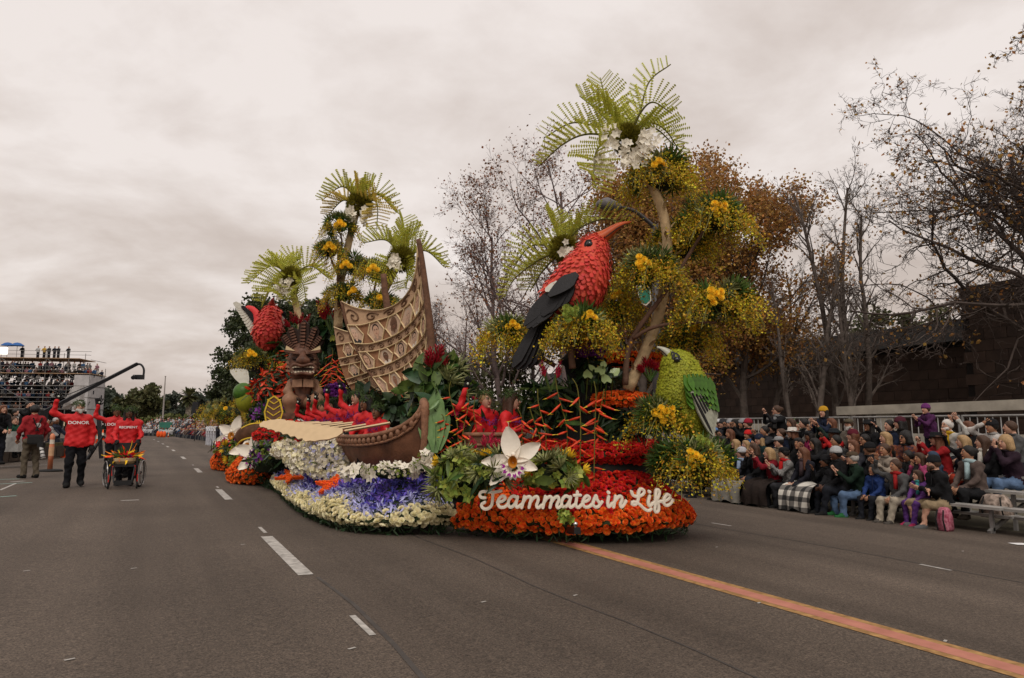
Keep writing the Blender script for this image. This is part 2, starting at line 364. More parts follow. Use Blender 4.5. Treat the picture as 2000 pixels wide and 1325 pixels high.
# ---- steel railing at the back of the stands
STEEL = M('galvanised_steel', (.24, .23, .22), .55, .2, 8, metal=.3)
zt = 1.50; zb = .45
barT = tmesh('bar', templ(cyl((0, 0, 0), (0, 0, zt - zb), .011, 6)), STEEL)
k = 0
for y0 in np.arange(5.65, 40, 2.45):
    k += 1
    fc = thing('steel_railing', (14.35, y0, -.3), 'grey steel railing section behind the stands, %s from the right picture edge' % 'first second third fourth fifth sixth seventh eighth ninth tenth eleventh twelfth thirteenth fourteenth fifteenth'.split()[k - 1], 'railing', 'railing sections behind the stands')
    for z in (zt, zb): MB().add(*cyl((14.35, y0, z), (14.35, y0 + 2.38, z), .022, 8)).build('rail', STEEL, fc)
    for y in (y0, y0 + 2.38): MB().add(*cyl((14.35, y, -.34), (14.35, y, zt + .02), .026, 8)).build('post', STEEL, fc)
    for y in np.arange(y0 + .14, y0 + 2.3, .14): inst('bar', barT, Matrix.Translation((14.35, y, zb)), fc)
# ---- bleachers
ALU = M('bleacher_aluminium', (.30, .285, .265), .55, .25, 5, metal=.2)
ROWX = [11.45, 12.1, 12.75, 13.4]; ROWZ = [.08, .28, .48, .68]       # seat tops (street here lies at -.32)
bl = thing('bleacher', (12.4, 10, -.32), 'aluminium bleacher stand full of parade spectators', 'bleacher')
for k in range(4):
    for y0 in np.arange(1.2, 34, 4.7):
        MB().add(*box((ROWX[k], y0 + 2.33, ROWZ[k] - .02), (.28, 4.64, .04))).build('seat_plank', ALU, bl)
        if k: MB().add(*box((ROWX[k] - .36, y0 + 2.33, ROWZ[k] - .36), (.34, 4.64, .04))).build('foot_plank', ALU, bl)
for y in np.arange(1.4, 35, 2.35):
    mb = MB(); mb.add(*bar((11.35, y, -.30), (13.5, y, .45), .05, .05))
    for k in range(4): mb.add(*bar((ROWX[k], y, -.33), (ROWX[k], y, ROWZ[k] - .04), .05, .05))
    mb.build('support_frame', STEEL, bl)

# ================================================================ trees
def grow(base, d0, L0, r0, sp, rg):
    rn = random.Random(int(rg.integers(1 << 30))); ga, un, sq = rn.gauss, rn.uniform, math.sqrt
    P0, P1, R0, R1, LV, tips = [], [], [], [], [], []
    dd = nrm(d0); stack = [(tuple(base), tuple(dd), L0, r0, 0)]; NS, KD, WB, UPS = sp['nseg'], sp['kids'], sp['wob'], sp['up']; nl = len(NS)
    while stack:
        (px, py, pz), (dx, dy, dz), L, r, lv = stack.pop(); ns = NS[lv]; st = L / ns; rr = r; wb, up = WB[lv], UPS[lv]
        kids = sorted(un(sp['from'][lv], 1) for _ in range(KD[lv])); ki = 0
        for i in range(ns):
            dx += ga(0, wb); dy += ga(0, wb); dz += ga(0, wb) + up; q = sq(dx * dx + dy * dy + dz * dz); dx /= q; dy /= q; dz /= q
            qx, qy, qz = px + dx * st, py + dy * st, pz + dz * st; r2 = r * (1 - (i + 1) / ns * (1 - sp['taper'])); o = rr * .3
            P0.append((px - dx * o, py - dy * o, pz - dz * o)); P1.append((qx, qy, qz)); R0.append(rr); R1.append(r2); LV.append(lv)
            while ki < len(kids) and kids[ki] <= (i + 1) / ns:
                if lv + 1 < nl:
                    a = un(*sp['ang'][lv]); rx, ry, rz = ga(0, 1), ga(0, 1), ga(0, 1); k = rx * dx + ry * dy + rz * dz; rx -= k * dx; ry -= k * dy; rz -= k * dz; k = sq(rx * rx + ry * ry + rz * rz) + 1e-9; c_, s_ = math.cos(a), math.sin(a) / k; f = (kids[ki] - i / ns) * ns * st
                    stack.append(((px + dx * f, py + dy * f, pz + dz * f), (dx * c_ + rx * s_, dy * c_ + ry * s_, dz * c_ + rz * s_), L * sp['ratio'][lv] * un(.6, 1.1) * (1.15 - .5 * kids[ki]), max(rr * sp['rr'], sp['rmin']), lv + 1))
                ki += 1
            px, py, pz, rr = qx, qy, qz, r2
    return np.array(P0), np.array(P1), np.array(R0), np.array(R1), np.array(LV), tips
LEAF = (np.array([[0, 0, 0], [.5, .42, .1], [1, 0, 0], [.5, -.42, .1]]), [(np.array([[0, 1, 2], [0, 2, 3]]), 0)])
def leaves(mb, P, size, rg, m=0):
    P = np.asarray(P)
    if len(P) == 0: return
    N = rg.normal(0, 1, P.shape); A = align(N, rg.uniform(0, 6.28, len(P))); scat(mb, LEAF, P, A, size * rg.uniform(.6, 1.3, len(P)), m)
BARK = {'grey': M('grey_bark', (.115, .092, .078), .9, .35, 6, bump=.4), 'pale': M('mottled_sycamore_bark', (.20, .16, .125), .85, .45, 5, bump=.3, alt=(.33, .28, .22)), 'dark': M('dark_bark', (.055, .04, .033), .9, .3, 6, bump=.4), 'purple': M('twiggy_bark', (.13, .095, .09), .9, .3, 4)}
LM = {'rust': M('rust_brown_leaf', (.35, .18, .05), .7, .35, 4, island=.4, hue=.02, trans=.3), 'tan': M('tan_leaf', (.23, .10, .045), .7, .3, 4, island=.4, hue=.02, trans=.25), 'green': M('dark_green_leaf', (.042, .055, .02), .6, .3, 3, island=.45, hue=.03, trans=.2), 'olive': M('olive_leaf', (.082, .084, .032), .6, .3, 3, island=.4, hue=.03, trans=.2), 'blue': M('hazed_green_leaf', (.052, .064, .045), .7, .25, 2, island=.35, hue=.02, trans=.2)}  # far tree leaf: grey-green, its colour lightened to stand in for distance haze
def tree(label, base, H, sp, bark, leaf=None, nl=0, ls=.12, spread=.3, seed=1, lean=(0, 0), trunks=1, r0=None, name='tree', group=None, leaf_lv=2, split=None):
    rg = np.random.default_rng(seed); base = np.asarray(base, float); t = thing(name, base, label, 'tree', group); tr, br, lf = MB(), MB(), MB()
    for k in range(trunks):
        b = base + (np.array([rg.normal(0, .45), rg.normal(0, .9), 0]) if trunks > 1 else 0); ln = np.array([lean[0] + rg.normal(0, .10 if trunks > 1 else .02), lean[1] + rg.normal(0, .10 if trunks > 1 else .02), 1])
        P0, P1, R0, R1, LV, tips = grow(b, ln, H * rg.uniform(.8, 1), r0 or H * .016, sp, rg)
        a = LV == 0; segs(tr, P0[a], P1[a], R0[a], R1[a], 8)
        a = LV == 1; segs(br, P0[a], P1[a], R0[a], R1[a], 5); a = LV > 1; segs(br, P0[a], P1[a], R0[a], R1[a], 3)
        if nl:
            a = np.where(LV >= leaf_lv)[0]; s = rg.choice(a, nl // trunks); f = rg.uniform(0, 1, (len(s), 1)); P = P0[s] * (1 - f) + P1[s] * f + rg.normal(0, spread, (len(s), 3)); leaves(lf, P, ls, rg)
    tr.build('trunk', bark, t, smooth=True); br.build('crown', bark, t)
    if nl: lf.build('leaves', leaf, t)
    return t
BARE = dict(nseg=[12, 7, 5, 4, 3], kids=[20, 8, 6, 4, 0], wob=[.05, .11, .16, .2, .2], up=[.05, .10, .06, .04, .02], ratio=[.36, .5, .5, .5], ang=[(.5, 1.0), (.4, 1.0), (.4, 1.1), (.4, 1.1)], taper=.25, rr=.5, rmin=.007, **{'from': [.22, .2, .2, .2, 0]})
TALL = dict(BARE, kids=[18, 6, 5, 3, 0], up=[.06, .12, .08, .04, .02], ratio=[.24, .5, .5, .5], ang=[(.35, .8), (.4, .9), (.4, 1.0), (.4, 1.1)])
SYC = dict(nseg=[8, 12, 9, 6, 4], kids=[16, 12, 8, 6, 0], wob=[.05, .16, .28, .34, .3], up=[.03, .02, .0, .02, .04], ratio=[.74, .5, .48, .5], ang=[(.75, 1.45), (.5, 1.2), (.5, 1.2), (.5, 1.2)], taper=.25, rr=.52, rmin=.009, **{'from': [.3, .15, .15, .15, 0]})
LEAFY = dict(BARE, kids=[24, 9, 6, 3, 0], ratio=[.47, .55, .5, .5], up=[.05, .06, .03, .02, .02])
def gb(px, d, py=None): p = pd(px, 800, d); return np.array([p[0], p[1], gz(p[0]) - .05])
# rust-leaved trees behind the tall palm
tree('broad tree thick with rust brown leaves behind the tall float palm', gb(1255, 28), 12.6, LEAFY, BARK['grey'], LM['rust'], 42000, .125, .26, 11)
tree('rust leaved tree rising right of the tall float palm', gb(1452, 29), 12.6, LEAFY, BARK['grey'], LM['rust'], 38000, .125, .26, 12)
tree('rust leaved tree over the dark museum roof edge', gb(1350, 33), 13.0, LEAFY, BARK['grey'], LM['rust'], 30000, .13, .26, 15)
tree('half bare tree with sparse tan leaves left of the tall palm', gb(1105, 27), 12.0, LEAFY, BARK['purple'], LM['tan'], 3800, .10, .2, 13)
tree('slim twiggy tree with a few tan leaves behind the red bird', gb(985, 31), 11.3, LEAFY, BARK['purple'], LM['tan'], 3800, .10, .2, 14)
for i, (px, d, h) in enumerate(((885, 36, 8.6), (845, 44, 8.9), (930, 38, 8.0), (1040, 35, 8.4), (800, 50, 8.4), (905, 50, 10.2), (1180, 40, 8))):
    tree(['bare purple grey tree beside the sail mast', 'bare twiggy tree just left of the sail mast', 'bare twiggy tree between the sail and the red bird tail', 'bare twiggy tree behind the red bird tail', 'bare tree glimpsed under the small palm behind the sail', 'taller bare tree fading behind the sail mast', 'bare tree low behind the red bird breast'][i], gb(px, d), h, BARE, BARK['purple'], seed=30 + i, group='bare trees behind the float')
# clump of bare upright trees in front of the museum
for i, (px, d, h, tk) in enumerate(((1555, 25.5, 7.6, 1), (1598, 24.5, 9.2, 1), (1632, 26, 11.8, 1), (1656, 25, 12.6, 1), (1672, 24, 9.6, 1), (1688, 26.5, 11.6, 1), (1500, 30, 9.0, 1))):
    tree(['bare leaning tree lowest of the clump by the museum', 'bare forked tree left in the clump before the museum', 'tall bare tree left of the tallest trunk before the museum', 'tallest straight bare trunk in the clump before the museum', 'thin bare tree right of the tallest trunk', 'bare tree rightmost in the clump before the museum', 'bare spreading tree between rust leaves and the clump'][i], gb(px, d), h, TALL if i != 6 else BARE, BARK['grey'], seed=50 + i, lean=((-.12, .08) if i in (0,) else (0, 0)), r0=.15 if i not in (0, 4) else .11, group='bare trees before the museum')
# big sycamore arching in from the right edge
tree('large gnarled sycamore with twisting limbs and few brown leaves at the right edge', gb(2150, 17.5), 11.2, SYC, BARK['dark'], LM['rust'], 1500, .11, .10, 77, lean=(-.03, .03), r0=.24)
tree('gnarled sycamore arching over the museum wall at the right', gb(2090, 22), 12.5, SYC, BARK['dark'], LM['rust'], 3000, .12, .16, 78, lean=(-.05, .05), r0=.24)
0 and tree('sycamore thick with brown leaves low before the tall museum wall', gb(2060, 21), 6.5, dict(SYC, up=[.0, -.02, -.03, 0, 0]), BARK['pale'], LM['rust'], 2600, .12, .3, 79, lean=(-.3, .2), r0=.2)
# evergreen behind: crown of leaf clumps
def clump_tree(label, base, H, W, leafm, n, ls, seed, trunk_h=.3, name='tree', group=None, blobs=26, bark='dark', shape=1.):
    rg = np.random.default_rng(seed); t = thing(name, base, label, 'tree', group); base = np.asarray(base, float); tr, lf = MB(), MB()
    tr.add(*tube([base, base + UP * H * .4 + [.1, .1, 0], base + UP * H * .85], [H * .025, H * .018, H * .006], 7)); C = []
    for k in range(blobs):
        f = rg.uniform(trunk_h, 1); a = rg.uniform(0, 6.28); rad = W * .5 * rg.uniform(.25, 1) * math.sin(min(1, (1.05 - f) / (1 - trunk_h) * 1.6 + .12) * math.pi / 2) ** shape
        c = base + np.array([math.cos(a) * rad, math.sin(a) * rad, f * H]); C.append((c, W * rg.uniform(.10, .2)))
        st = base + UP * H * f * .75; tr.add(*tube([st, (st + c) / 2 + UP * .1, c], [H * .007, H * .005, .01], 4))
    per = n // blobs
    for c, s in C:
        u = rg.normal(0, 1, (per, 3)); u /= np.linalg.norm(u, axis=1, keepdims=True); P = c + u * s * rg.uniform(.3, 1.1, (per, 1)) * [1, 1, .8]; leaves(lf, P, ls, rg)
    tr.build('trunk', BARK[bark], t); lf.build('crown', leafm, t); return t
for i, (px, d, h, wd, lm) in enumerate(((520, 62, 13.2, 8, 'green'), (478, 70, 13.4, 7.5, 'green'), (575, 64, 12.5, 8, 'green'), (620, 70, 14.2, 7, 'green'), (670, 66, 11, 7.5, 'green'), (450, 74, 6.8, 5, 'green'))):
    clump_tree(['dark evergreen tree behind the rear red bird', 'dark evergreen at the float tail edge against the sky', 'dark evergreen tree behind the small rear palm', 'pointed dark evergreen behind the carved tiki', 'dark evergreen between tiki and sail', 'low dark evergreen behind the rear green bird'][i], gb(px, d), h, wd, LM[lm], 9000, .30, 90 + i, .2 if i < 5 else .1, group='evergreens behind the float', blobs=34)
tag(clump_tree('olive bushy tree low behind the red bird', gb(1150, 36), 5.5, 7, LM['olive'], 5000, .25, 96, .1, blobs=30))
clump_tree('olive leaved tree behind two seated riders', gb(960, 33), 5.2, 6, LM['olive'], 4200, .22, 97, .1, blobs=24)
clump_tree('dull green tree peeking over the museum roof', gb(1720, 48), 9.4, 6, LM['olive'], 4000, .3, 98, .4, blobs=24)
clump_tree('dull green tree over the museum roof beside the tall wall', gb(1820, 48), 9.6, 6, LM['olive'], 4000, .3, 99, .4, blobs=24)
# tree line at the end of the street
fl = ((205, 120, 6.8, 9), (232, 118, 5.8, 8), (250, 112, 5.8, 6), (272, 108, 6.6, 5), (292, 104, 6.9, 5), (305, 112, 5.2, 5), (326, 128, 6.0, 8), (344, 120, 6.6, 6), (358, 130, 5.6, 7), (392, 126, 7.4, 9), (408, 120, 7.2, 6), (432, 118, 6.8, 8), (455, 122, 6.8, 8), (180, 110, 7, 8))
wh = ['by the crane arm', 'above the wheelchair pusher', 'left of the far light pole base', 'with a ragged top left of the light pole', 'nearest the far light pole', 'just right of the far light pole', 'low in the gap', 'thin in the gap', 'left of the far palm', 'right of the far palm', 'near the dark loudspeaker', 'next to the yellow shrub', 'at the float tail', 'behind the scaffold edge']
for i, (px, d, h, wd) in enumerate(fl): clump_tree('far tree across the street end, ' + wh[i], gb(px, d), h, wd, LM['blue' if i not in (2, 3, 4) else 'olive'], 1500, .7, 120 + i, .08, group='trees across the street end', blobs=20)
# far palm
def palm_far(px, d, h, label):
    b = gb(px, d); t = thing('palm_tree', b, label, 'palm tree'); MB().add(*tube([b, b + UP * h * .5, b + UP * h], [.45, .4, .35], 8)).build('trunk', BARK['pale'], t); mb = MB(); rg = np.random.default_rng(5)
    for k in range(60):
        a, e = rg.uniform(0, 6.28), rg.uniform(-1.1, 1.3); D = np.array([math.cos(a) * math.cos(e), math.sin(a) * math.cos(e), math.sin(e)]); x, y, _ = frame(D); p = b + UP * h
        mb.add([p - x * .05, p + x * .05, p + D * 1.0 + x * .38, p + D * 1.9 - UP * .25, p + D * 1.0 - x * .38], [(0, 1, 2, 3, 4)])
    mb.build('crown', LM['olive'], t)
palm_far(368, 105, 6.0, 'far fan palm across the street end'); palm_far(178, 112, 8.6, 'fan palm behind the white screen of the scaffold')
hd = MB(); rg = np.random.default_rng(3); b0 = gb(330, 98); P = np.stack([rg.uniform(-7, 9, 5000), rg.uniform(-1.5, 1.5, 5000), rg.uniform(0, 1, 5000)], 1); P[:, 2] *= 2.9 - .03 * (P[:, 0] - 1) ** 2; leaves(hd, P + b0, .5, rg)
tag(hd.build('hedge', M('hedge_leaf', (.075, .085, .02), .7, .3, 2, island=.35)), 'long yellow green hedge across the end of the street', 'hedge')
# ================================================================ flower templates
def petal(l, w, cup=.15, base=0., lift=0., ang=0., tip=.0):
    V = np.array([[base, 0, 0], [base + l * .5, w / 2, cup * l * .5], [base + l, 0, cup * l + tip], [base + l * .5, -w / 2, cup * l * .5], [base + l * .5, 0, cup * l * .25]]); V[:, 2] += lift
    return xf(V, ax=rotz(ang)), np.array([[0, 4, 1], [4, 2, 1], [0, 3, 4], [4, 3, 2]])
def rose_t(n=6):
    rings = []
    for k, (r, z) in enumerate(((.35, -.45), (.95, -.1), (1., .30), (.72, .12), (.66, .48), (.38, .28), (.30, .52))):
        a = (np.arange(n) + .5 * k) * 2 * math.pi / n; rr = r * (1 + .10 * ((np.arange(n) + k) % 2)); rings.append(np.stack([rr * np.cos(a), rr * np.sin(a), np.full(n, z)], 1))
    V, F = loft(rings, True, False); F.append(tuple(range(6 * n, 7 * n))); return V, F
def rpetal(r0, r1, w, z0, z1, a):
    V = np.array([[r0 * .3, 0, z0], [(r0 + r1) * .52, w / 2, z0 + (z1 - z0) * .55], [r1, w * .36, z1], [r1, -w * .36, z1], [(r0 + r1) * .52, -w / 2, z0 + (z1 - z0) * .55]]); return xf(V, ax=rotz(a)), np.array([[0, 4, 1], [1, 4, 2], [4, 3, 2]])
ROSE = templ(*[(*rpetal(.35, 1.0, 1.15, -.25, .12, 1.2566 * k), 0) for k in range(5)], *[(*rpetal(.2, .74, .95, -.1, .42, 1.2566 * k + .6), 0) for k in range(5)], *[(*rpetal(.1, .44, .62, .05, .58, 1.5708 * k), 0) for k in range(4)], *[(*rpetal(.0, .18, .3, .2, .62, 2.0944 * k), 0) for k in range(3)])
BUD = (np.array([[1, 0, 0], [-.5, .87, 0], [-.5, -.87, 0], [0, 0, .9]]) * .9, [(np.array([[0, 1, 3], [1, 2, 3], [2, 0, 3]]), 0)])
def flower_t(n, l, w, cup, base=.05, rows=1):
    return templ(*[(*petal(l * (1 - .25 * r), w, cup + .5 * r, base, .02 * r, 2 * math.pi * (k + .5 * r) / n), 0) for r in range(rows) for k in range(n)])
FLORET = flower_t(5, 1, .75, .25); MUM = flower_t(9, 1, .34, .25, .05, 3); STAR8 = flower_t(8, 1, .3, .9, .05, 2); SPIKY = flower_t(11, 1, .13, .45, .02, 2)
def blade_t(w, bend):
    x = np.linspace(0, 1, 5); z = bend * x ** 2; ww = w * np.sin(np.clip(x * 2.6 + .25, 0, math.pi)); ww[-1] = .005
    V = np.concatenate([np.stack([x, ww / 2, z + .08 * w], 1), np.stack([x, 0 * x, z - .02], 1), np.stack([x, -ww / 2, z + .08 * w], 1)]); F = []
    for i in range(4): F += [(i, i + 1, 6 + i, 5 + i), (5 + i, 6 + i, 11 + i, 10 + i)]
    return V, F
BLADE = templ(blade_t(.16, -.25)); BROAD = templ(blade_t(.42, -.15)); TONGUE = templ(blade_t(.3, .2))
def spray_t(seed, n=58):
    rg = np.random.default_rng(seed); x = np.linspace(0, 1, 6); P = np.stack([x * .8, .12 * np.sin(x * 3 + seed), .32 * x - 1.15 * x ** 2], 1); mb = MB(); mb.add(*tube(P, .008, 3, False), 1); D = np.array([[-.5, 0, 0], [0, .4, .12], [.5, 0, 0], [0, -.4, .12], [0, .4, -.12], [0, -.4, -.12]])
    for k in range(n):
        f = rg.uniform(.12, 1); p = np.array([np.interp(f, x, P[:, i]) for i in range(3)]) + rg.normal(0, .10, 3); A = align(rg.normal(0, 1, (1, 3)), np.array([rg.uniform(0, 6.28)]))[0]
        mb.add(xf(D[:4], p, A, rg.uniform(.048, .09)), np.array([[0, 1, 2, 3]]))
    return np.concatenate(mb.V), mb.F
SPRAYS = [spray_t(i) for i in range(4)]
HEART = templ((np.array([[0, 0, .05], [-.25, .35, .1], [.1, .55, .08], [.6, .4, .02], [1.05, 0, -.1], [.6, -.4, .02], [.1, -.55, .08], [-.25, -.35, .1]]), [(0, 1, 2, 3), (0, 3, 4), (0, 4, 5), (0, 5, 6, 7)]))
RED = M('red_rose', (.68, .024, .012), .55, .15, 40, island=.28, hue=.012, trans=.12); ORG = M('orange_rose', (.88, .17, .02), .55, .15, 40, island=.22, hue=.02, trans=.12); CREAM = M('cream_rose', (.80, .73, .47), .55, .1, 40, island=.14, hue=.015, trans=.15)
WHITE = M('white_flower', (.78, .72, .60), .55, .08, 30, island=.12, trans=.15); LAV = M('lavender_petal', (.44, .44, .72), .6, .1, 30, island=.22, trans=.15); VIO = M('violet_iris', (.105, .075, .40), .6, .2, 30, island=.4, hue=.02, trans=.1)
YELR = M('yellow_rose', (.88, .56, .03), .55, .1, 30, island=.14, trans=.15); YSPR = M('yellow_oncidium', (.55, .39, .025), .55, .2, 30, island=.45, hue=.045, trans=.25); OLSTEM = M('olive_stem', (.13, .12, .02), .6, .2, 20)
GRN = M('deep_green_leaf', (.022, .05, .016), .45, .3, 15, island=.4, hue=.03, spec=.4, trans=.12); MGRN = M('mid_green_leaf', (.075, .13, .025), .5, .3, 15, island=.35, hue=.03, trans=.2); LGRN = M('lime_green_leaf', (.28, .34, .06), .5, .25, 15, island=.25, hue=.03, trans=.2); VARI = M('variegated_leaf', (.20, .24, .07), .5, .4, 20, island=.4, alt=(.40, .40, .18), trans=.15)
PURP = M('purple_statice', (.16, .025, .22), .6, .2, 20, island=.35, trans=.1); CRIM = M('crimson_ginger', (.30, .008, .018), .5, .2, 20, island=.3); HREDM = M('heliconia_red', (.62, .055, .015), .45, .2, 20, island=.25); HYEL = M('heliconia_yellow_tip', (.62, .42, .03), .45, .15, 20); PINKG = M('pink_ginger', (.55, .02, .07), .5, .2, 20, island=.25)
BLACK = M('dark_core', (.012, .011, .010), .9, .2, 6); STRAW = M('straw_fibre', (.50, .36, .20), .8, .25, 9, bump=.3, island=.12); BROWN = M('seed_brown', (.13, .062, .034), .75, .3, 9, bump=.4); TWIG = M('brown_vine', (.13, .07, .045), .8, .3, 9, bump=.3)
LIMEB = M('lime_bell_leaflet', (.62, .62, .11), .5, .2, 20, island=.22, hue=.02, trans=.25); LIMEY = M('golden_bell_leaflet', (.68, .54, .12), .5, .2, 20, island=.22, hue=.02, trans=.25)
SPRM = [YSPR, OLSTEM]
FLOAT = thing('parade_float', (4.6, 15, -.13), 'long parade float covered in flower beds with a white script title', 'float')
def pieces(name, T, mats, P, A, S, parent, many, limit=300, smooth=True):
    """the nearest pieces as objects of their own, the rest joined into one part"""
    P = np.asarray(P); S = np.broadcast_to(np.asarray(S, float), (len(P),)); d = P @ VF - 3 * P[:, 2] * 0; o = np.argsort(d)[:limit]; keep = np.zeros(len(P), bool); keep[o] = True
    me = tmesh(name, T, mats, smooth); pw = wm(parent).inverted()
    for i in o:
        q = bpy.data.objects.new(name, me); COL.objects.link(q); q.parent = parent; q.matrix_parent_inverse = pw; q.matrix_basis = m4(P[i], A[i], S[i])
    if (~keep).any():
        mb = MB(); scat(mb, T, P[~keep], A[~keep], S[~keep]); q = mb.build(many, mats, parent, smooth=smooth); q['kind'] = 'stuff'
def mass(name, T, mats, P, A, S, parent, smooth=True, stuff=True):
    mb = MB(); scat(mb, T, P, A, S); o = mb.build(name, mats, parent, smooth=smooth)
    if stuff: o['kind'] = 'stuff'
    return o
# ---- bed surfaces
def rails(outline, prof, n=48, closed=False):
    O = cr(outline, n) if not closed else np.asarray(outline, float)
    T = np.gradient(O, axis=0) if not closed else np.roll(O, -1, 0) - np.roll(O, 1, 0); T /= np.linalg.norm(T, axis=1, keepdims=True); N = np.stack([-T[:, 1], T[:, 0]], 1)
    return np.stack([np.concatenate([O + N * a, np.full((len(O), 1), 0.) + z], 1) for a, z in prof], 1)     # (u, v, 3)
def gridmesh(Gd, closed=False):
    nu, nv = Gd.shape[:2]; F = []
    for i in range(nu if closed else nu - 1):
        for j in range(nv - 1): a, b = i, (i + 1) % nu; F.append((a * nv + j, b * nv + j, b * nv + j + 1, a * nv + j + 1))
    return Gd.reshape(-1, 3), F
def sample(Gd, n, rg, closed=False):
    if closed: Gd = np.concatenate([Gd, Gd[:1]], 0)
    a, b, c, d = Gd[:-1, :-1], Gd[1:, :-1], Gd[1:, 1:], Gd[:-1, 1:]; N = np.cross(c - a, d - b); ar = np.linalg.norm(N, axis=2); p = (ar / ar.sum()).ravel(); k = rg.choice(len(p), n, p=p); i, j = np.unravel_index(k, ar.shape)
    u, v = rg.uniform(0, 1, (n, 1)), rg.uniform(0, 1, (n, 1)); P = (a[i, j] * (1 - u) + b[i, j] * u) * (1 - v) + (d[i, j] * (1 - u) + c[i, j] * u) * v; NN = N[i, j] / ar[i, j][:, None]
    return P, NN, (i + u[:, 0]) / ar.shape[0], (j + v[:, 0]) / ar.shape[1]
def thin(P, r, rg):                      # poisson-ish thinning
    cell = {}; keep = []
    for i, p in enumerate(P):
        k = tuple((p // r).astype(int)); ok = True
        for dx in (-1, 0, 1):
            for dy in (-1, 0, 1):
                for dz in (-1, 0, 1):
                    for q in cell.get((k[0] + dx, k[1] + dy, k[2] + dz), ()):
                        if (P[q][0] - p[0]) ** 2 + (P[q][1] - p[1]) ** 2 + (P[q][2] - p[2]) ** 2 < r * r: ok = False; break
                    if not ok: break
                if not ok: break
            if not ok: break
        if ok: cell.setdefault(k, []).append(i); keep.append(i)
    return np.array(keep)
def jit(N, rg, s): return N + rg.normal(0, s, N.shape)
rg = np.random.default_rng(21)
# ---- deck
OUTL = [(7.0, 25.2), (7.05, 18), (7.05, 12), (7.0, 9.6), (6.95, 8.3), (6.6, 7.35), (5.9, 6.98), (5.1, 7.05), (4.3, 7.5), (3.5, 8.35), (2.75, 8.55), (2.25, 9.1), (2.1, 10.2), (2.1, 12), (2.2, 13.6), (2.3, 15), (2.2, 17.5), (2.15, 20), (2.2, 23), (2.6, 25.1)]
OP = np.array(OUTL[::-1]); inn = cr(OP, 90); c0 = inn.mean(0)
q = inn + (c0 - inn) * .13
mb = MB(); mb.add(*loft([np.c_[q, np.array([gz(x) + .06 for x in q[:, 0]])], np.c_[q, np.full(90, .30)], np.c_[inn + (c0 - inn) * .38, np.full(90, .5)]])); mb.build('deck', BLACK, FLOAT)
mb = MB()
for x, y in ((3.2, 10.5), (6, 10.5), (3.2, 21), (6, 21), (3.2, 22.2), (6, 22.2)):
    a = np.arange(20) * math.pi / 10
    o = MB().add(*loft([np.stack([np.full(20, x + s), y + .36 * np.cos(a), .22 + .36 * np.sin(a)], 1) for s in (-.14, .14)])).build('wheel', BLACK, FLOAT)
# hanging greenery along the lower edge
P, N, u, v = sample(rails(OP, ((.06, -.06), (0.02, .02), (.0, .12)), 120), 5200, rg); A = align(jit(np.c_[-N[:, :2] * 0, -np.ones(len(N))] + N * 0, rg, .35) * [1, 1, 0] - np.array([0, 0, .6]) + 0 * N, rg.uniform(0, 6.28, len(P)))
A2 = align(jit(N, rg, .5), rg.uniform(0, 6.28, len(P))); P[:, 2] -= rg.uniform(0, .03, len(P)) ** 1
mass('skirt_greenery', BLADE, GRN, P, A2, rg.uniform(.07, .15, len(P)), FLOAT)
# ---- front rose bed
FO = OP[(OP[:, 1] < 10) & (OP[:, 0] > 3.3)]; FO = FO[np.argsort(np.arange(len(FO)))]
FG = rails(FO, ((.03, .02), (-.02, .10), (.06, .22), (.24, .36), (.48, .54), (.70, .66), (.80, .60)), 56)
bed = MB().add(*gridmesh(FG)).build('front_rose_bed', M('bed_green', (.02, .03, .01), .9), FLOAT)
P, N, u, v = sample(FG, 9000, rg); P = P + N * .02; k = thin(P, .050, rg); P, N, u, v = P[k], N[k], u[k], v[k]
A = align(jit(N, rg, .35), rg.uniform(0, 6.28, len(P))); S = rg.uniform(.036, .05, len(P)); lim = .47 + .10 * np.sin(u * 17) + rg.normal(0, .06, len(u)); om = v < lim
pieces('orange_rose', ROSE, ORG, P[om], A[om], S[om], bed, 'orange_roses', 330); pieces('red_rose', ROSE, RED, P[~om], A[~om], S[~om], bed, 'red_roses', 300)
# ---- upper tiers
def tier(c, rx, ry, prof, mat, nm, r, n=40, parts=0, body=None):
    a = np.arange(n) * 2 * math.pi / n; O = np.stack([c[0] + rx * np.cos(a) * VR[0] + ry * np.sin(a) * VF[0], c[1] + rx * np.cos(a) * VR[1] + ry * np.sin(a) * VF[1]], 1); Gd = rails(O, prof, n, True)
    b = MB().add(*gridmesh(Gd, True)).build('flower_tier', M('bed_green', (0, 0, 0)), FLOAT)
    P, N, u, v = sample(Gd, int(3.6e3 * (rx + ry)), rg, True); P = P + N * r * .4; k = thin(P, r * 1.15, rg); P, N = P[k], N[k]; A = align(jit(N, rg, .35), rg.uniform(0, 6.28, len(P)))
    pieces(nm, ROSE, mat, P, A, rg.uniform(.8, 1.1, len(P)) * r, b, nm + 's', parts); return b
def core(c, prof, sx=1., sy=1., nm='tier_core', mat=None):
    V, F = lathe(prof, (0, 0, 0), 24); V = V[:, :1] * VR * sx + V[:, 1:2] * VF * sy + V[:, 2:3] * UP + np.array([c[0], c[1], 0]); return MB().add(V, F).build(nm, mat or BLACK, FLOAT, smooth=True)
T2 = pd(1150, 880, 10.3); T3 = pd(1213, 778, 10.0); T4 = pd(1215, 692, 10.4)
core(T2, ((1.25, .2), (1.2, .5), (1.05, .72), (1.0, .9), (.55, 1.25), (.45, 1.62), (.5, 1.66), (.3, 1.9), (.35, 2.2), (.45, 2.26), (.2, 2.5)), 1, .8)
tier(T2, 1.22, .85, ((.05, .80), (-.02, .88), (.05, .97), (.25, 1.05), (.5, 1.12)), RED, 'red_rose', .043, parts=220)
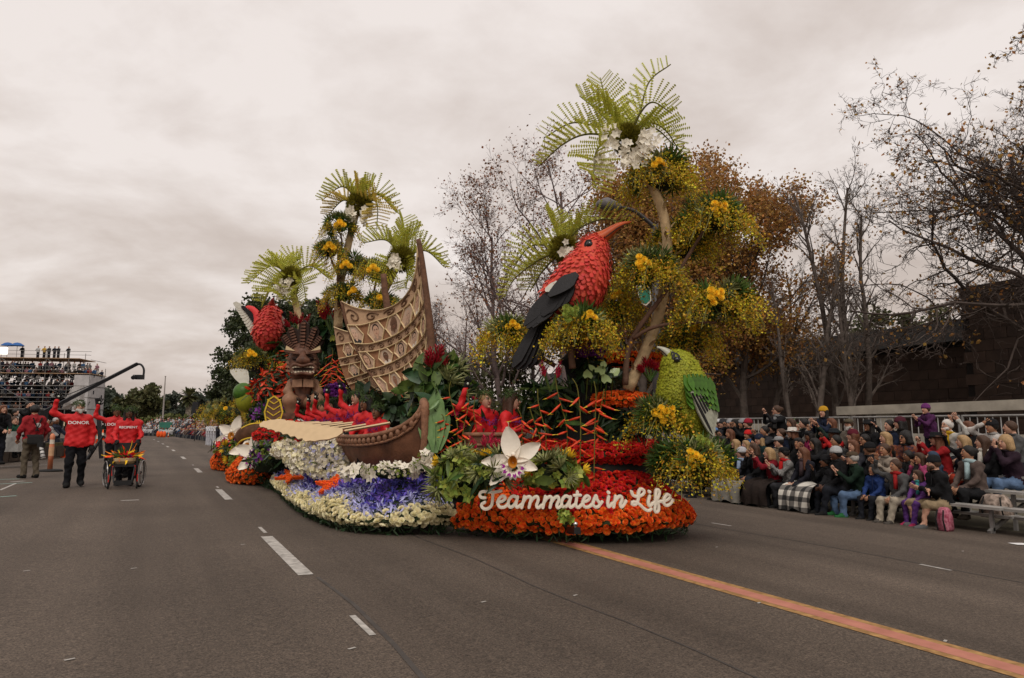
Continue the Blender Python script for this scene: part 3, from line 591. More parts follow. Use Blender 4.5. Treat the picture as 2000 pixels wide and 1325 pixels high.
tier(T3, .44, .36, ((.04, 1.60), (-.02, 1.66), (.05, 1.74), (.3, 1.78)), ORG, 'orange_rose', .038, parts=110)
tier(T4, .62, .42, ((.04, 2.24), (-.02, 2.29), (.05, 2.36), (.35, 2.4)), ORG, 'orange_rose', .038, parts=110)
# ---- wave bed on the left flank
WO = cr([(2.32, 15.6), (2.22, 13.6), (2.1, 12.), (2.1, 10.2), (2.25, 9.1), (2.75, 8.55), (3.5, 8.35)], 70)
def wave(Gd):
    Gd = Gd.copy(); u = np.linspace(0, 1, Gd.shape[0])[:, None]; v = np.linspace(0, 1, Gd.shape[1])[None]; Gd[..., 2] += .07 * np.sin(u * 26 + v * 5) * v * (1 - v) * 3; return Gd
WG = wave(rails(WO, ((.05, .06), (-.02, .12), (.03, .19), (.2, .26), (.5, .40), (.85, .56), (1.2, .72), (1.6, .80)), 70))
wb = MB().add(*gridmesh(WG)).build('wave_flower_bed', M('bed_green', (0, 0, 0)), FLOAT)
P, N, u, v = sample(WG, 30000, rg); P = P + N * .015; zone = v + .06 * np.sin(u * 31) + .05 * np.sin(u * 13 + 2) + rg.normal(0, .025, len(v))
foam = np.sin(u * 24 + v * 11) + np.sin(u * 11 - v * 7) > 1.2
isW = (zone < .36); k = np.where(isW)[0]; k = k[thin(P[k], .056, rg)]
pieces('white_rose', ROSE, CREAM, P[k], align(jit(N[k], rg, .3), rg.uniform(0, 6.28, len(k))), rg.uniform(.036, .052, len(k)), wb, 'white_roses', 300)
k = np.where((zone >= .36) & foam & (u < .62))[0]; k = k[thin(P[k], .05, rg)]; mass('white_carnations', MUM, CREAM, P[k], align(jit(N[k], rg, .3), rg.uniform(0, 6.28, len(k))), rg.uniform(.035, .05, len(k)), wb)
k = np.where((zone >= .34) & (zone < .52))[0]; k = k[thin(P[k], .022, rg)]; mass('lavender_petals', TONGUE, LAV, P[k], align(jit(N[k], rg, .9), rg.uniform(0, 6.28, len(k))), rg.uniform(.06, .1, len(k)), wb)
k = np.where((zone >= .5) & ~(foam & (u < .62)))[0]; k = k[thin(P[k], .021, rg)]; mass('violet_irises', TONGUE, VIO, P[k], align(jit(N[k], rg, .9), rg.uniform(0, 6.28, len(k))), rg.uniform(.06, .11, len(k)), wb)
# starfish of orange beads
def starfish(px, py, d, r, a0):
    c = pd(px, py, d); st = MB(); x = VR; y = nrm(VF + UP * .45); nn = np.cross(x, y); pts = []
    for k in range(5):
        a = a0 + k * 1.2566; pts += [(r * math.cos(a), r * math.sin(a)), (r * .34 * math.cos(a + .628), r * .34 * math.sin(a + .628))]
    st.add(*slab(pts, c, x, y, .05)); o = st.build('starfish', ORG, FLOAT)
    pp = rg.uniform(-r, r, (900, 2)); ang = (np.arctan2(pp[:, 1], pp[:, 0]) - a0) % 1.2566; ang = np.minimum(ang, 1.2566 - ang); rad = np.hypot(pp[:, 0], pp[:, 1]); pp = pp[rad < r * (.34 + .66 * (1 - ang / .628) ** 1.3)]
    P = c + pp[:, :1] * x + pp[:, 1:] * y + nn * .03; k = thin(P, .026, rg); mass('orange_beads', ROSE, ORG, P[k], align(np.tile(nn, (len(k), 1)), rg.uniform(0, 6, len(k))), .02, o)
starfish(652, 948, 10.45, .30, .4); starfish(568, 931, 12.8, .28, 1.0)
# ---- rear orange mounds and red mound
def mound(c, rx, ry, h, T, mat, nm, r, name='flower_mound', parts=120, z0=.0):
    a = np.arange(28) * 2 * math.pi / 28; O = np.stack([c[0] + rx * np.cos(a), c[1] + ry * np.sin(a)], 1); Gd = rails(O, ((.02, z0), (-.02, z0 + h * .25), (rx * .2, z0 + h * .6), (rx * .5, z0 + h * .9), (rx * .9, z0 + h)), 28, True)
    b = MB().add(*gridmesh(Gd, True)).build(name, M('bed_green', (0, 0, 0)), FLOAT); P, N, u, v = sample(Gd, int(9000 * rx * ry + 800), rg, True); k = thin(P, r * 1.2, rg); pieces(nm, T, mat, P[k], align(jit(N[k], rg, .3), rg.uniform(0, 6, len(k))), rg.uniform(.85, 1.1, len(k)) * r, b, nm + 's', parts); return b
for px, py, d, rx, ry, h in ((455, 905, 22.0, .62, 1.5, .80), (492, 930, 17.0, .55, 1.1, .62)):
    c = pd(px, py, d); mound(c, rx, ry, h, MUM, ORG, 'orange_chrysanthemum', .06)
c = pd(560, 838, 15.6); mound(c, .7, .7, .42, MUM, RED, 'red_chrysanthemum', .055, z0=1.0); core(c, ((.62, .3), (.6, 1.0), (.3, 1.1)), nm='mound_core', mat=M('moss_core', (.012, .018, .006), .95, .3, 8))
# ---- rear body of the float: planted dark mounds
for px, d, w_, h in ((580, 18.8, 1.2, 1.3), (650, 15.8, 1.1, 1.5), (860, 12.2, 1.1, 1.5), (900, 11.5, 1.0, 1.2), (1040, 10.6, .9, 1.0)):
    c = pd(px, 800, d); core(c, ((w_, .2), (w_ * .95, h * .5), (w_ * .7, h * .85), (w_ * .3, h)), nm='planted_mound')
# ---- generic plantings
def shell(c, rad, n, rg, top=True, low=-.4):
    u = rg.normal(0, 1, (n * 2, 3)); u /= np.linalg.norm(u, axis=1, keepdims=True); u = u[u[:, 2] > low][:n]; B = np.array([VR, VF, UP]); return c + (u * rad) @ B, u @ B
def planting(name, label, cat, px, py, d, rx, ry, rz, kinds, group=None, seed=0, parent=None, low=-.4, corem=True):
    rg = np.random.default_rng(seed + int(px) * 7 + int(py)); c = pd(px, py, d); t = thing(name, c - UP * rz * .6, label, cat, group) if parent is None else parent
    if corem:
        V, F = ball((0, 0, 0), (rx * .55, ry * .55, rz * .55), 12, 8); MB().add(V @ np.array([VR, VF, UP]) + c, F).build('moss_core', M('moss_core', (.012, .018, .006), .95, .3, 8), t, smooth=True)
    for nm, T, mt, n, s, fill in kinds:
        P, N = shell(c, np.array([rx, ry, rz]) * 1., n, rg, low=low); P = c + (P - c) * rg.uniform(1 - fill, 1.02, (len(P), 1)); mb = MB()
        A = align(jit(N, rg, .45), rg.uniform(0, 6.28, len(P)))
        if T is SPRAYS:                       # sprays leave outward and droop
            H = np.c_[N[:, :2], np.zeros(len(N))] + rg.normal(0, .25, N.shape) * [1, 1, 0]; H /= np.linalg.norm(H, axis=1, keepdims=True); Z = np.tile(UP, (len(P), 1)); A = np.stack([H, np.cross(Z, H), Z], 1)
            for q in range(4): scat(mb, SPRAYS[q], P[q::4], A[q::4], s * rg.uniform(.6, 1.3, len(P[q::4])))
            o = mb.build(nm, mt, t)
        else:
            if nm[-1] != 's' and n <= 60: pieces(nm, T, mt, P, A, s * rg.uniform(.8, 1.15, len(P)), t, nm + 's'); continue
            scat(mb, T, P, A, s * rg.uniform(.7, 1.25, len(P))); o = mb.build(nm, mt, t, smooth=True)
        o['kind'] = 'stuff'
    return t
def cluster(t, px, py, d, r, n, mat, nm, s, seed=1):   # tight knot of single flowers facing the camera
    rg = np.random.default_rng(seed + int(px)); c = pd(px, py, d); P = []
    k = np.arange(n) + .5; rr = r * np.sqrt(k / n); a = k * 2.39996; P = c + np.outer(rr * np.cos(a), VR) + np.outer(rr * np.sin(a) * .85, UP) - np.outer(.25 * r * (1 - (rr / r) ** 2) + .02, VF); N = np.tile(-VF + UP * .25, (n, 1)) + np.outer(np.cos(a) * .35, VR)
    pieces(nm, ROSE if 'orchid' not in nm else FLORET, mat, P, align(jit(N, rg, .15), rg.uniform(0, 6, n)), s * rg.uniform(.88, 1.1, n), t, nm)
YK = lambda n, s=.30, l=.2: [('leaf_spikes', SPIKY, MGRN, 14, l * .9, .3), ('variegated_spikes', SPIKY, VARI, 12, l * .75, .1), ('yellow_sprays', SPRAYS, SPRM, n, s, .5)]
ARR = [  # px, py, d, rx, rz, sprays, rose px, py, n, label
 (1288, 352, 9.5, .38, .30, 90, 1285, 320, 3, 'yellow and green flower ball at the top of the tall palm trunk'),
 (1395, 430, 9.4, .34, .26, 90, 1402, 408, 6, 'yellow flower ball on the branch high right of the tall palm'),
 (1268, 528, 9.3, .30, .22, 80, 1255, 512, 5, 'yellow flower ball beside the red bird breast'),
 (1400, 592, 9.2, .40, .24, 100, 1395, 578, 6, 'yellow flower ball on the low right branch above the green bird'),
 (992, 655, 9.9, .26, .18, 60, 1000, 636, 3, 'small yellow flower ball left of the red bird tail'),
 (1135, 636, 9.0, .24, .14, 90, 1150, 618, 3, 'yellow flower ball under the red bird feet'),
 (1195, 610, 10.0, .32, .34, 95, 1205, 575, 2, 'drooping mass of yellow sprays behind the red bird'),
 (1330, 480, 10.1, .36, .36, 100, 1320, 470, 2, 'yellow sprays behind the tall palm trunk'),
 (1340, 660, 10.2, .32, .2, 55, 1360, 640, 2, 'yellow sprays hanging above the green bird head'),
 (1285, 815, 8.9, .24, .19, 38, 1298, 808, 8, 'yellow rose bouquet in front of the green bird breast'),
 (1352, 895, 8.6, .25, .20, 46, 1355, 893, 5, 'yellow rose bouquet under the green bird tail'),
 (1090, 650, 9.9, .34, .3, 60, 1085, 640, 1, 'yellow sprays behind the black bird tail'),
 (665, 443, 15.0, .27, .22, 45, 663, 438, 3, 'yellow flower ball below the left tall palm crown'),
 (645, 492, 15.0, .27, .22, 45, 643, 482, 3, 'yellow flower ball on the left branch of the left tall palm'),
 (688, 522, 14.8, .27, .22, 45, 675, 518, 3, 'yellow flower ball midway up the left tall palm'),
 (732, 530, 14.2, .27, .20, 45, 728, 525, 3, 'yellow flower ball left of the palm behind the sail'),
 (668, 578, 14.9, .36, .20, 50, 690, 570, 2, 'yellow green flower ball above the crimson ginger'),
 (745, 590, 14.0, .30, .16, 40, 740, 585, 1, 'yellow green flower ball at the sail top edge'),
 (494, 702, 19.6, .5, .26, 80, 492, 692, 4, 'yellow flower ball under the rear red bird'),
 (556, 690, 21.0, .4, .5, 50, 550, 660, 1, 'yellow sprays behind the rear red bird'),
 (445, 812, 22.3, .75, .55, 120, 440, 800, 1, 'yellow flowering shrub at the tail of the float'),
]
for px, py, d, rx, rz, n, qx, qy, m, lab in ARR:
    t = planting('flower_ball', lab, 'flower arrangement', px, py, d, rx, rx, rz, YK(int(n * (1.15 if d < 12 else .8)), .42 if d < 12 else .40, .24 if d < 12 else .21), 'yellow flower arrangements on the float', corem=True)
    cluster(t, qx, qy, d - rx * 1.25, .048 * math.sqrt(m) * (1 if d < 12 else 1.3), m, YELR, 'yellow_rose', .052 if d < 12 else .07)
t = [o for o in COL.objects if o.get('label', '').startswith('yellow rose bouquet under')][0]; cluster(t, 1375, 868, 8.4, .1, 4, LGRN, 'green_rose', .05)
t = [o for o in COL.objects if o.get('label', '').startswith('yellow flower ball under the red bird')][0]; cluster(t, 1112, 612, 8.6, .11, 6, LGRN, 'green_rose', .05)
# green and mixed plantings
PL = [
 ('green_planting', 'lime green cymbidium cluster at the left end of the rose bed', 900, 945, 8.55, .34, .3, .42, [('lime_orchids', FLORET, LGRN, 150, .075, .2), ('leaf_blades', BLADE, MGRN, 60, .3, .4), ('variegated_spikes', SPIKY, VARI, 8, .16, .2), ('yellow_bromeliad', STAR8, YELR, 3, .09, .1)]),
 ('green_planting', 'lime green cymbidium cluster below the white giant orchid', 962, 925, 8.3, .22, .2, .26, [('lime_orchids', FLORET, LGRN, 30, .06, .2), ('leaf_blades', BLADE, GRN, 60, .25, .4), ('variegated_spikes', SPIKY, VARI, 9, .16, .2), ('yellow_bromeliad', STAR8, YELR, 4, .08, .1)]),
 ('green_planting', 'lime orchids and orange bromeliads above the title lettering', 1085, 930, 8.45, .36, .25, .26, [('lime_orchids', FLORET, LGRN, 80, .07, .2), ('leaf_blades', BROAD, MGRN, 26, .24, .3), ('variegated_spikes', SPIKY, VARI, 9, .16, .2), ('orange_bromeliad', STAR8, YELR, 5, .1, .1)]),
 ('green_planting', 'small lime orchid sprig beside the tow hitch', 1105, 1012, 8.15, .08, .06, .1, [('lime_orchids', FLORET, LGRN, 22, .05, .3)]),
 ('green_planting', 'trailing greenery at the right end of the red tier', 1322, 915, 8.85, .28, .25, .28, [('leaf_spikes', SPIKY, MGRN, 22, .2, .4), ('leaf_blades', BLADE, GRN, 70, .2, .4), ('yellow_sprays', SPRAYS, SPRM, 16, .3, .5)]),
 ('green_planting', 'trailing yellow sprays at the right edge of the float', 1388, 905, 8.9, .22, .2, .24, [('leaf_spikes', SPIKY, MGRN, 16, .22, .4), ('yellow_sprays', SPRAYS, SPRM, 26, .34, .5)]),
 ('green_planting', 'dark leaves and purple statice beside the upper tier', 1165, 660, 10.6, .34, .3, .22, [('leaf_blades', BROAD, GRN, 60, .28, .4), ('purple_statice', MUM, PURP, 70, .06, .3)]),
 ('green_planting', 'purple statice spray left of the orange upper tier', 1150, 690, 9.9, .22, .15, .14, [('purple_statices', MUM, PURP, 120, .05, .4)]),
 ('green_planting', 'glossy dark foliage between the orange tiers', 1160, 738, 10.1, .36, .25, .24, [('leaf_blades', BROAD, GRN, 90, .24, .4)]),
 ('green_planting', 'dark ferny foliage behind the heliconias', 1080, 805, 10.1, .5, .35, .42, [('leaf_blades', BLADE, GRN, 170, .4, .5), ('mid_blades', BLADE, MGRN, 60, .4, .4)]),
 ('green_planting', 'shaded foliage under the orange middle tier', 1205, 838, 10.0, .5, .3, .25, [('leaf_blades', BLADE, GRN, 170, .35, .5)]),
 ('green_planting', 'broad green leaves and crimson ginger right of the sail', 852, 760, 10.4, .42, .4, .42, [('leaf_blades', BROAD, MGRN, 70, .4, .4), ('variegated_spikes', SPIKY, VARI, 16, .26, .3), ('dark_leaves', BROAD, GRN, 60, .4, .4)]),
 ('green_planting', 'dark foliage at the bow of the canoe', 868, 850, 10.0, .35, .3, .5, [('leaf_blades', BROAD, GRN, 90, .42, .4)]),
 ('green_planting', 'dark foliage around the two seated riders', 905, 830, 9.9, .4, .3, .4, [('leaf_blades', BLADE, GRN, 150, .35, .4), ('pink_gingers', STAR8, PINKG, 14, .07, .1)]),
 ('green_planting', 'green foliage behind the carved tiki', 605, 690, 19.8, .9, .5, .9, [('leaf_blades', BLADE, GRN, 320, .6, .4), ('mid_leaves', BLADE, MGRN, 90, .6, .4)]),
 ('green_planting', 'dark leaves and crimson ginger left of the sail', 660, 650, 17.2, .5, .4, .75, [('leaf_blades', BROAD, GRN, 160, .5, .4), ('lime_leaves', HEART, LGRN, 8, .14, .1)]),
 ('green_planting', 'foliage between tiki and sail', 655, 735, 17.6, .4, .3, .5, [('leaf_blades', BLADE, GRN, 160, .5, .4), ('orange_bracts', TONGUE, HREDM, 70, .2, .3)]),
 ('green_planting', 'red and orange tropical flowers left of the tiki', 545, 765, 17.6, .72, .5, .62, [('leaf_blades', BLADE, GRN, 150, .4, .4), ('orange_bracts', TONGUE, HREDM, 300, .2, .35), ('red_anthuriums', HEART, CRIM, 40, .14, .2)]),
 ('green_planting', 'purple orchids and dark leaves behind the giant orchids', 522, 812, 17.0, .42, .4, .3, [('leaf_blades', BLADE, GRN, 110, .35, .4), ('purple_orchids', FLORET, PURP, 110, .07, .3)]),
 ('green_planting', 'orange flowering foliage between rear birds and tiki', 566, 720, 19.2, .5, .4, .55, [('leaf_blades', BLADE, GRN, 110, .5, .4), ('orange_bracts', TONGUE, HREDM, 120, .22, .3), ('yellow_sprays', SPRAYS, SPRM, 40, .45, .4)]),
 ('green_planting', 'lime flowers between the rear orange mounds', 478, 905, 18.6, .42, .5, .25, [('lime_flowers', MUM, LGRN, 160, .06, .2)]),
 ('green_planting', 'lime and yellow flowers in front of the orange mound', 530, 895, 15.4, .5, .4, .25, [('lime_flowers', MUM, LGRN, 140, .055, .2), ('yellow_bromeliad', STAR8, YELR, 8, .12, .1), ('leaf_blades', BLADE, GRN, 70, .3, .3)]),
 ('green_planting', 'purple wisteria spray behind the waving paddlers', 655, 765, 13.8, .2, .15, .16, [('purple_flowers', MUM, PURP, 120, .06, .3)]),
]
for nm, lab, px, py, d, rx, ry, rz, kinds in PL: planting(nm, lab, 'plants', px, py, d, rx, ry, rz, kinds, 'leafy plantings on the float')
# white splash of small flowers in front of the canoe: lumps of blossom on one mound
sp = thing('white_flower_mound', pd(625, 915, 11.5), 'tall mound of small white flowers with violet flecks before the canoe', 'flower mound')
for px, py, d, rx, rz, nv in ((600, 905, 11.6, .30, .26, 20), (628, 882, 11.5, .34, .26, 40), (655, 878, 11.3, .30, .24, 60), (676, 898, 11.2, .24, .26, 90), (645, 915, 11.2, .36, .24, 70), (612, 880, 11.8, .3, .2, 10), (585, 895, 12.2, .28, .24, 10), (560, 880, 12.8, .3, .2, 5), (665, 925, 11.0, .2, .18, 60)):
    planting('', None, None, px, py, d, rx, rx * .8, rz, [('white_blossoms', FLORET, WHITE, 420, .036, .35), ('cream_blossoms', FLORET, CREAM, 170, .04, .3), ('violet_blossoms', FLORET, LAV, nv, .036, .2), ('leaf_blades', BLADE, MGRN, 30, .12, .3)], seed=4, parent=sp, low=-.7)
planting('green_planting', 'dark leaves between the sail foot and the boy in the canoe', 'plants', 742, 796, 12.8, .5, .3, .3, [('leaf_blades', BROAD, GRN, 90, .34, .4)], 'leafy plantings on the float')
planting('green_planting', 'dark leaves behind the bow post of the canoe', 'plants', 790, 815, 11.6, .45, .3, .35, [('leaf_blades', BROAD, GRN, 110, .34, .4), ('orange_bracts', TONGUE, HREDM, 24, .16, .2)], 'leafy plantings on the float')
for px, py, d, rx, rz, kk in ((455, 880, 21.0, .6, .35, 0), (478, 885, 19.5, .6, .4, 1), (510, 870, 17.6, .6, .4, 2), (545, 850, 16.6, .6, .35, 1), (545, 885, 14.6, .55, .3, 2), (585, 860, 14.6, .5, .3, 0)):
    planting('green_planting', 'mixed leaves and flowers on the float flank, ' + {455: 'hindmost', 478: 'behind the lower orange mound', 510: 'under the giant orchids', 545: 'under the gold veined leaf' if py == 850 else 'in front of the red mound', 585: 'below the paddle blades'}[px], 'plants', px, py, d, rx, rx, rz, [('leaf_blades', BLADE, GRN, 130, .34, .4), ('lime_flowers', MUM, LGRN, 70, .055, .2), (('red_flowers', FLORET, RED, 40, .09, .2), ('orange_stars', STAR8, YELR, 14, .11, .1), ('purple_flowers', FLORET, PURP, 60, .08, .2))[kk]], 'leafy plantings on the float')
t = planting('white_orchid_cluster', 'white orchids and green buds on the violet bed before the canoe', 'orchids', 765, 925, 9.35, .42, .25, .14, [('white_orchid', FLORET, WHITE, 26, .075, .2), ('green_buds', ROSE, LGRN, 90, .018, .3), ('white_buds', ROSE, WHITE, 90, .02, .3)], seed=5)
t = planting('white_orchid_cluster', 'white orchids standing by the bow of the canoe', 'orchids', 826, 908, 9.15, .14, .12, .16, [('white_orchid', FLORET, WHITE, 16, .085, .2), ('green_buds', ROSE, LGRN, 60, .018, .4)], seed=6)
t = planting('white_orchid_cluster', 'white orchid spray left end on the violet bed', 'orchids', 702, 925, 9.7, .2, .15, .12, [('white_orchid', FLORET, WHITE, 16, .085, .2), ('green_buds', ROSE, LGRN, 40, .018, .4)], seed=6)
# anthurium leaves, ginger spikes, bromeliad stars
t = thing('anthurium_plant', pd(1165, 760, 9.6), 'pale green heart shaped anthuriums below the orange ring', 'plant', None)
for px, py, s, a in ((1148, 737, .13, .3), (1170, 728, .14, -.2), (1185, 746, .14, .5), (1198, 730, .12, -.4), (1158, 722, .09, .8), (1178, 715, .09, .1)):
    p = pd(px, py, 9.3); A = align(np.array([-VF + UP * .5 + VR * a * .4]), np.array([a + 1.2]))[0]; inst('anthurium_flower', bpy.data.meshes.get('anthurium') or tmesh('anthurium', HEART, M('pale_green_spathe', (.33, .42, .17), .3, .12, 9, coat=.3)), m4(p, A, s), t)
    MB().add(*tube([p, p + [0, 0, -.1] + VF * .1, p + VF * .25 - UP * .3], .008, 5)).build('stem', MGRN, t)
def ginger(label, px, py, d, n, mat, h, spread, s=.09):
    rg = np.random.default_rng(int(px)); b = pd(px, py, d); t = thing('ginger_plant', b, label, 'plant', 'ginger spikes on the float')
    for k in range(n):
        D = nrm(np.array([0, 0, 1]) + VR * rg.uniform(-spread, spread) + VF * rg.uniform(-.3, .3)); L = h * rg.uniform(.75, 1.05); MB().add(*tube([b, b + D * L * .55, b + D * L], [.014, .012, .01], 5)).build('stem', MGRN, t); mb = MB(); m_ = 26; f = np.linspace(.58, 1.05, m_)
        a = np.arange(m_) * 2.4; x, y, _ = frame(D); N = np.outer(np.cos(a), x) + np.outer(np.sin(a), y) + D * .9; A = align(np.cross(N, np.tile(D, (m_, 1))), np.zeros(m_)); X = N / np.linalg.norm(N, axis=1, keepdims=True); Y = np.cross(np.tile(D, (m_, 1)), X); Y /= np.linalg.norm(Y, axis=1, keepdims=True); A = np.stack([X, Y, np.cross(X, Y)], 1); scat(mb, TONGUE, b + np.outer(f * L, D), A, s * np.linspace(1.2, .5, m_)); mb.build('flower_spike', mat, t)
ginger('crimson ginger spikes standing right of the sail mast', 850, 760, 10.2, 7, CRIM, .62, .3, .13); ginger('crimson ginger spikes rising left of the sail', 648, 655, 15.3, 12, CRIM, .75, .6, .13); ginger('pink ginger blooms in front of the seated riders', 945, 905, 9.0, 5, PINKG, .42, .9, .08); ginger('pink ginger spikes left of the hanging heliconias', 1075, 765, 9.2, 5, PINKG, .42, .8, .07); ginger('red ginger between orange tiers and green bird', 1270, 745, 9.6, 7, CRIM, .32, .8, .1); ginger('dark red ginger behind the tiki plumes', 580, 660, 18.2, 9, CRIM, .7, .8, .12)
for px, py, s in ((918, 883, .1), (878, 905, .08), (1135, 905, .09), (1070, 930, .09), (1085, 895, .08)):
    pass
# large strap leaves beside the canoe bow and before the title
t = thing('banana_leaf_plant', pd(845, 880, 9.6), 'tall smooth green strap leaves beside the canoe bow', 'plant')
for px, py, qx, qy, w_ in ((842, 890, 826, 790, .24), (850, 885, 850, 760, .26), (858, 880, 872, 800, .2), (838, 800, 858, 780, .2)):
    a, b = pd(px, py, 9.5), pd(qx, qy, 9.55); x = b - a; L = np.linalg.norm(x); X = x / L; Y = nrm(np.cross(-VF, X)); inst('leaf', bpy.data.meshes.get('strap_leaf') or tmesh('strap_leaf', BROAD, M('smooth_green_leaf', (.10, .20, .06), .4, .15, 5, alt=(.17, .27, .1))), m4(a, np.array([X, Y * .75, np.cross(X, Y)]), L * 1.05), t)
# ---- heliconias: hanging zigzag bracts
def heliconia(label, pts, d, n=8, s=.17, group='hanging heliconias'):
    P = cr([pd(x, y, d + .03 * i) for i, (x, y) in enumerate(pts)], 24); t = thing('heliconia', P[0], label, 'heliconia', group); MB().add(*tube(P, .007, 5)).build('stem', OLSTEM, t)
    for k in range(n):
        f = .25 + .72 * k / max(n - 1, 1); i = int(f * 23); p = P[i]; T = nrm(P[min(i + 1, 23)] - P[i - 1]); sd = (1 if k % 2 else -1); D = nrm(VR * sd * random.uniform(.6, 1) + T * random.uniform(.2, .9) - VF * random.uniform(-.5, .6)); L = s * 1.35 * random.uniform(.7, 1.25) * (1.1 - .35 * f)
        C = [p, p + D * L * .35 + UP * L * .02, p + D * L * .7 + UP * L * .06, p + D * L + UP * L * .16]; V, F = tube(C, [.016, .030, .017, .002], 6, flat=.55); mb = MB(); nf = len(F); mb.add(V, [f_ for j, f_ in enumerate(F) if j < 12 or j == nf - 2], 0); mb.add(V, [f_ for j, f_ in enumerate(F) if 12 <= j < nf - 2], 1); mb.build('bract', [HREDM, HYEL], t, smooth=True)
H_ = [([(1050, 760), (1052, 790), (1066, 850), (1064, 905)], 8.9), ([(1085, 740), (1090, 770), (1106, 830), (1108, 870)], 8.8), ([(1118, 740), (1128, 760), (1134, 830), (1132, 945)], 8.55), ([(1160, 745), (1164, 770), (1162, 830), (1160, 940)], 8.5), ([(1035, 800), (1040, 815), (1055, 860), (1052, 900)], 8.7), ([(1180, 760), (1175, 790), (1165, 840), (1170, 860)], 8.7), ([(1012, 800), (1018, 815), (1020, 850), (1018, 880)], 8.9)]
hw = ['near the riders on its own', 'leftmost above the giant orchid', 'reaching down before the dark foliage', 'longest, beside the tall green stem', 'short, above the orchid petals', 'short, nearest the orange tier', 'beside the rider in front']
for i, (pts, d) in enumerate(H_): heliconia('red and yellow heliconia bracts mid float, ' + hw[i], pts, d, 9)
H2 = [([(880, 745), (878, 770), (893, 830), (895, 900)], 9.4), ([(912, 760), (915, 790), (905, 840), (900, 890)], 9.3), ([(930, 770), (925, 800), (930, 840), (925, 880)], 9.3), ([(862, 810), (866, 815), (872, 850), (868, 880)], 9.5)]
for i, (pts, d) in enumerate(H2): heliconia('red heliconia hanging left of the seated riders, ' + ['tallest', 'beside the rider arm', 'nearest the rider', 'shortest'][i], pts, d, 9, .13)
for i, (pts, d) in enumerate([([(648, 680), (650, 690), (646, 720), (648, 745)], 15.4), ([(662, 690), (664, 700), (658, 725), (662, 750)], 15.0), ([(638, 705), (636, 715), (642, 740), (640, 760)], 15.6)]): heliconia('orange heliconia hanging between tiki and sail, ' + ['upper', 'nearest the sail', 'nearest the tiki'][i], pts, d, 8, .26)
# ---- giant white orchids
OW = M('orchid_white', (.80, .73, .62), .6, .06, 6, bump=.2); OPUR = M('orchid_purple', (.30, .015, .24), .6, .15, 10); OYEL = M('orchid_throat', (.50, .19, .015), .6, .3, 12)
def big_orchid(label, px, py, d, s, tilt, pet):
    c = pd(px, py, d); t = thing('giant_orchid', c, label, 'orchid', 'giant white orchids'); nf = nrm(-VF + VR * tilt[0] + UP * tilt[1]); x, y, _ = frame(nf)
    for a, l, w_ in pet:
        D = x * math.cos(a) + y * math.sin(a); S = np.cross(nf, D); u = np.linspace(0, 1, 7); rows = []
        for v in np.linspace(-1, 1, 5): ww = w_ / 2 * np.sin(np.clip(u * 2.75 + .3, 0, math.pi)) ** .8; rows.append(c + np.outer(l * s * u, D) + np.outer(ww * s * v, S) + np.outer(s * (.16 * u ** 2 + .07 * v * v - .10 * u), nf))
        Gd = np.stack(rows, 1); mb = MB(); V, F = gridmesh(Gd); mb.add(V, F); mb.add(V - nf * .02, [f[::-1] for f in F]); mb.build('petal', OW, t, smooth=True)
    # lip: fluted, purple blotched
    lc = c - y * s * .18 + nf * s * .12; a = np.linspace(math.pi * .95, math.pi * 2.05, 19); rr = s * (.40 + .04 * np.cos(np.arange(19) * math.pi)); D = np.outer(np.cos(a), x) + np.outer(np.sin(a), y); R0, R1, R2 = lc + D * (rr * .42)[:, None] + nf * .0, lc + D * (rr * .62)[:, None] + nf * s * .10, lc + D * rr[:, None] + nf * s * .06
    mb = MB(); Gd = np.stack([R0, R1], 1); V, F = gridmesh(Gd); mb.add(V, F, 0); V, F = gridmesh(np.stack([R1, lc + D * (rr * .86)[:, None] + nf * s * .105], 1)); mb.add(V, [f for i, f in enumerate(F) if i % 3 != 2], 1); mb.add(V, [f for i, f in enumerate(F) if i % 3 == 2], 0); V, F = gridmesh(np.stack([lc + D * (rr * .86)[:, None] + nf * s * .105, R2], 1)); mb.add(V, F, 0); mb.build('lip', [OW, OPUR], t, smooth=True)
    V, F = lathe(((.02, -.02), (.13 * s, .02), (.15 * s, .10), (.09 * s, .04), (.01, .0)), (0, 0, 0), 14); MB().add(xf(V, c - y * s * .06 + nf * .02, np.array([x, y * 1.3, nf])), F).build('throat', OYEL, t, smooth=True)
    MB().add(*ball(c + y * s * .17 + nf * s * .14, s * .075, 10, 8)).build('column', OW, t, smooth=True)
big_orchid('giant white orchid with purple lip above the title', 1003, 899, 8.1, .375, (-.1, .05), ((1.75, 1.05, .62), (.55, .98, .5), (3.2, 1.0, .42), (-.35, .8, .38), (3.95, 1.05, .42)))
big_orchid('giant white orchid with purple lip, lower of the rear pair', 500, 888, 15.6, .55, (-.1, .1), ((1.6, .95, .6), (.6, .9, .5), (2.8, .9, .5), (-.5, .75, .45), (3.9, .9, .45)))
big_orchid('giant white orchid beneath the brown leaf ribbon', 487, 872, 17.0, .55, (-.2, .2), ((1.3, .95, .6), (.3, .9, .5), (2.5, .9, .5), (-.5, .75, .45), (3.5, .95, .45)))
big_orchid('giant white orchid standing behind the orange mound', 455, 850, 21.0, .62, (-.3, .1), ((1.2, 1.0, .6), (.3, .8, .5), (2.6, .9, .5), (-.4, .7, .45), (3.5, 1.1, .4)))
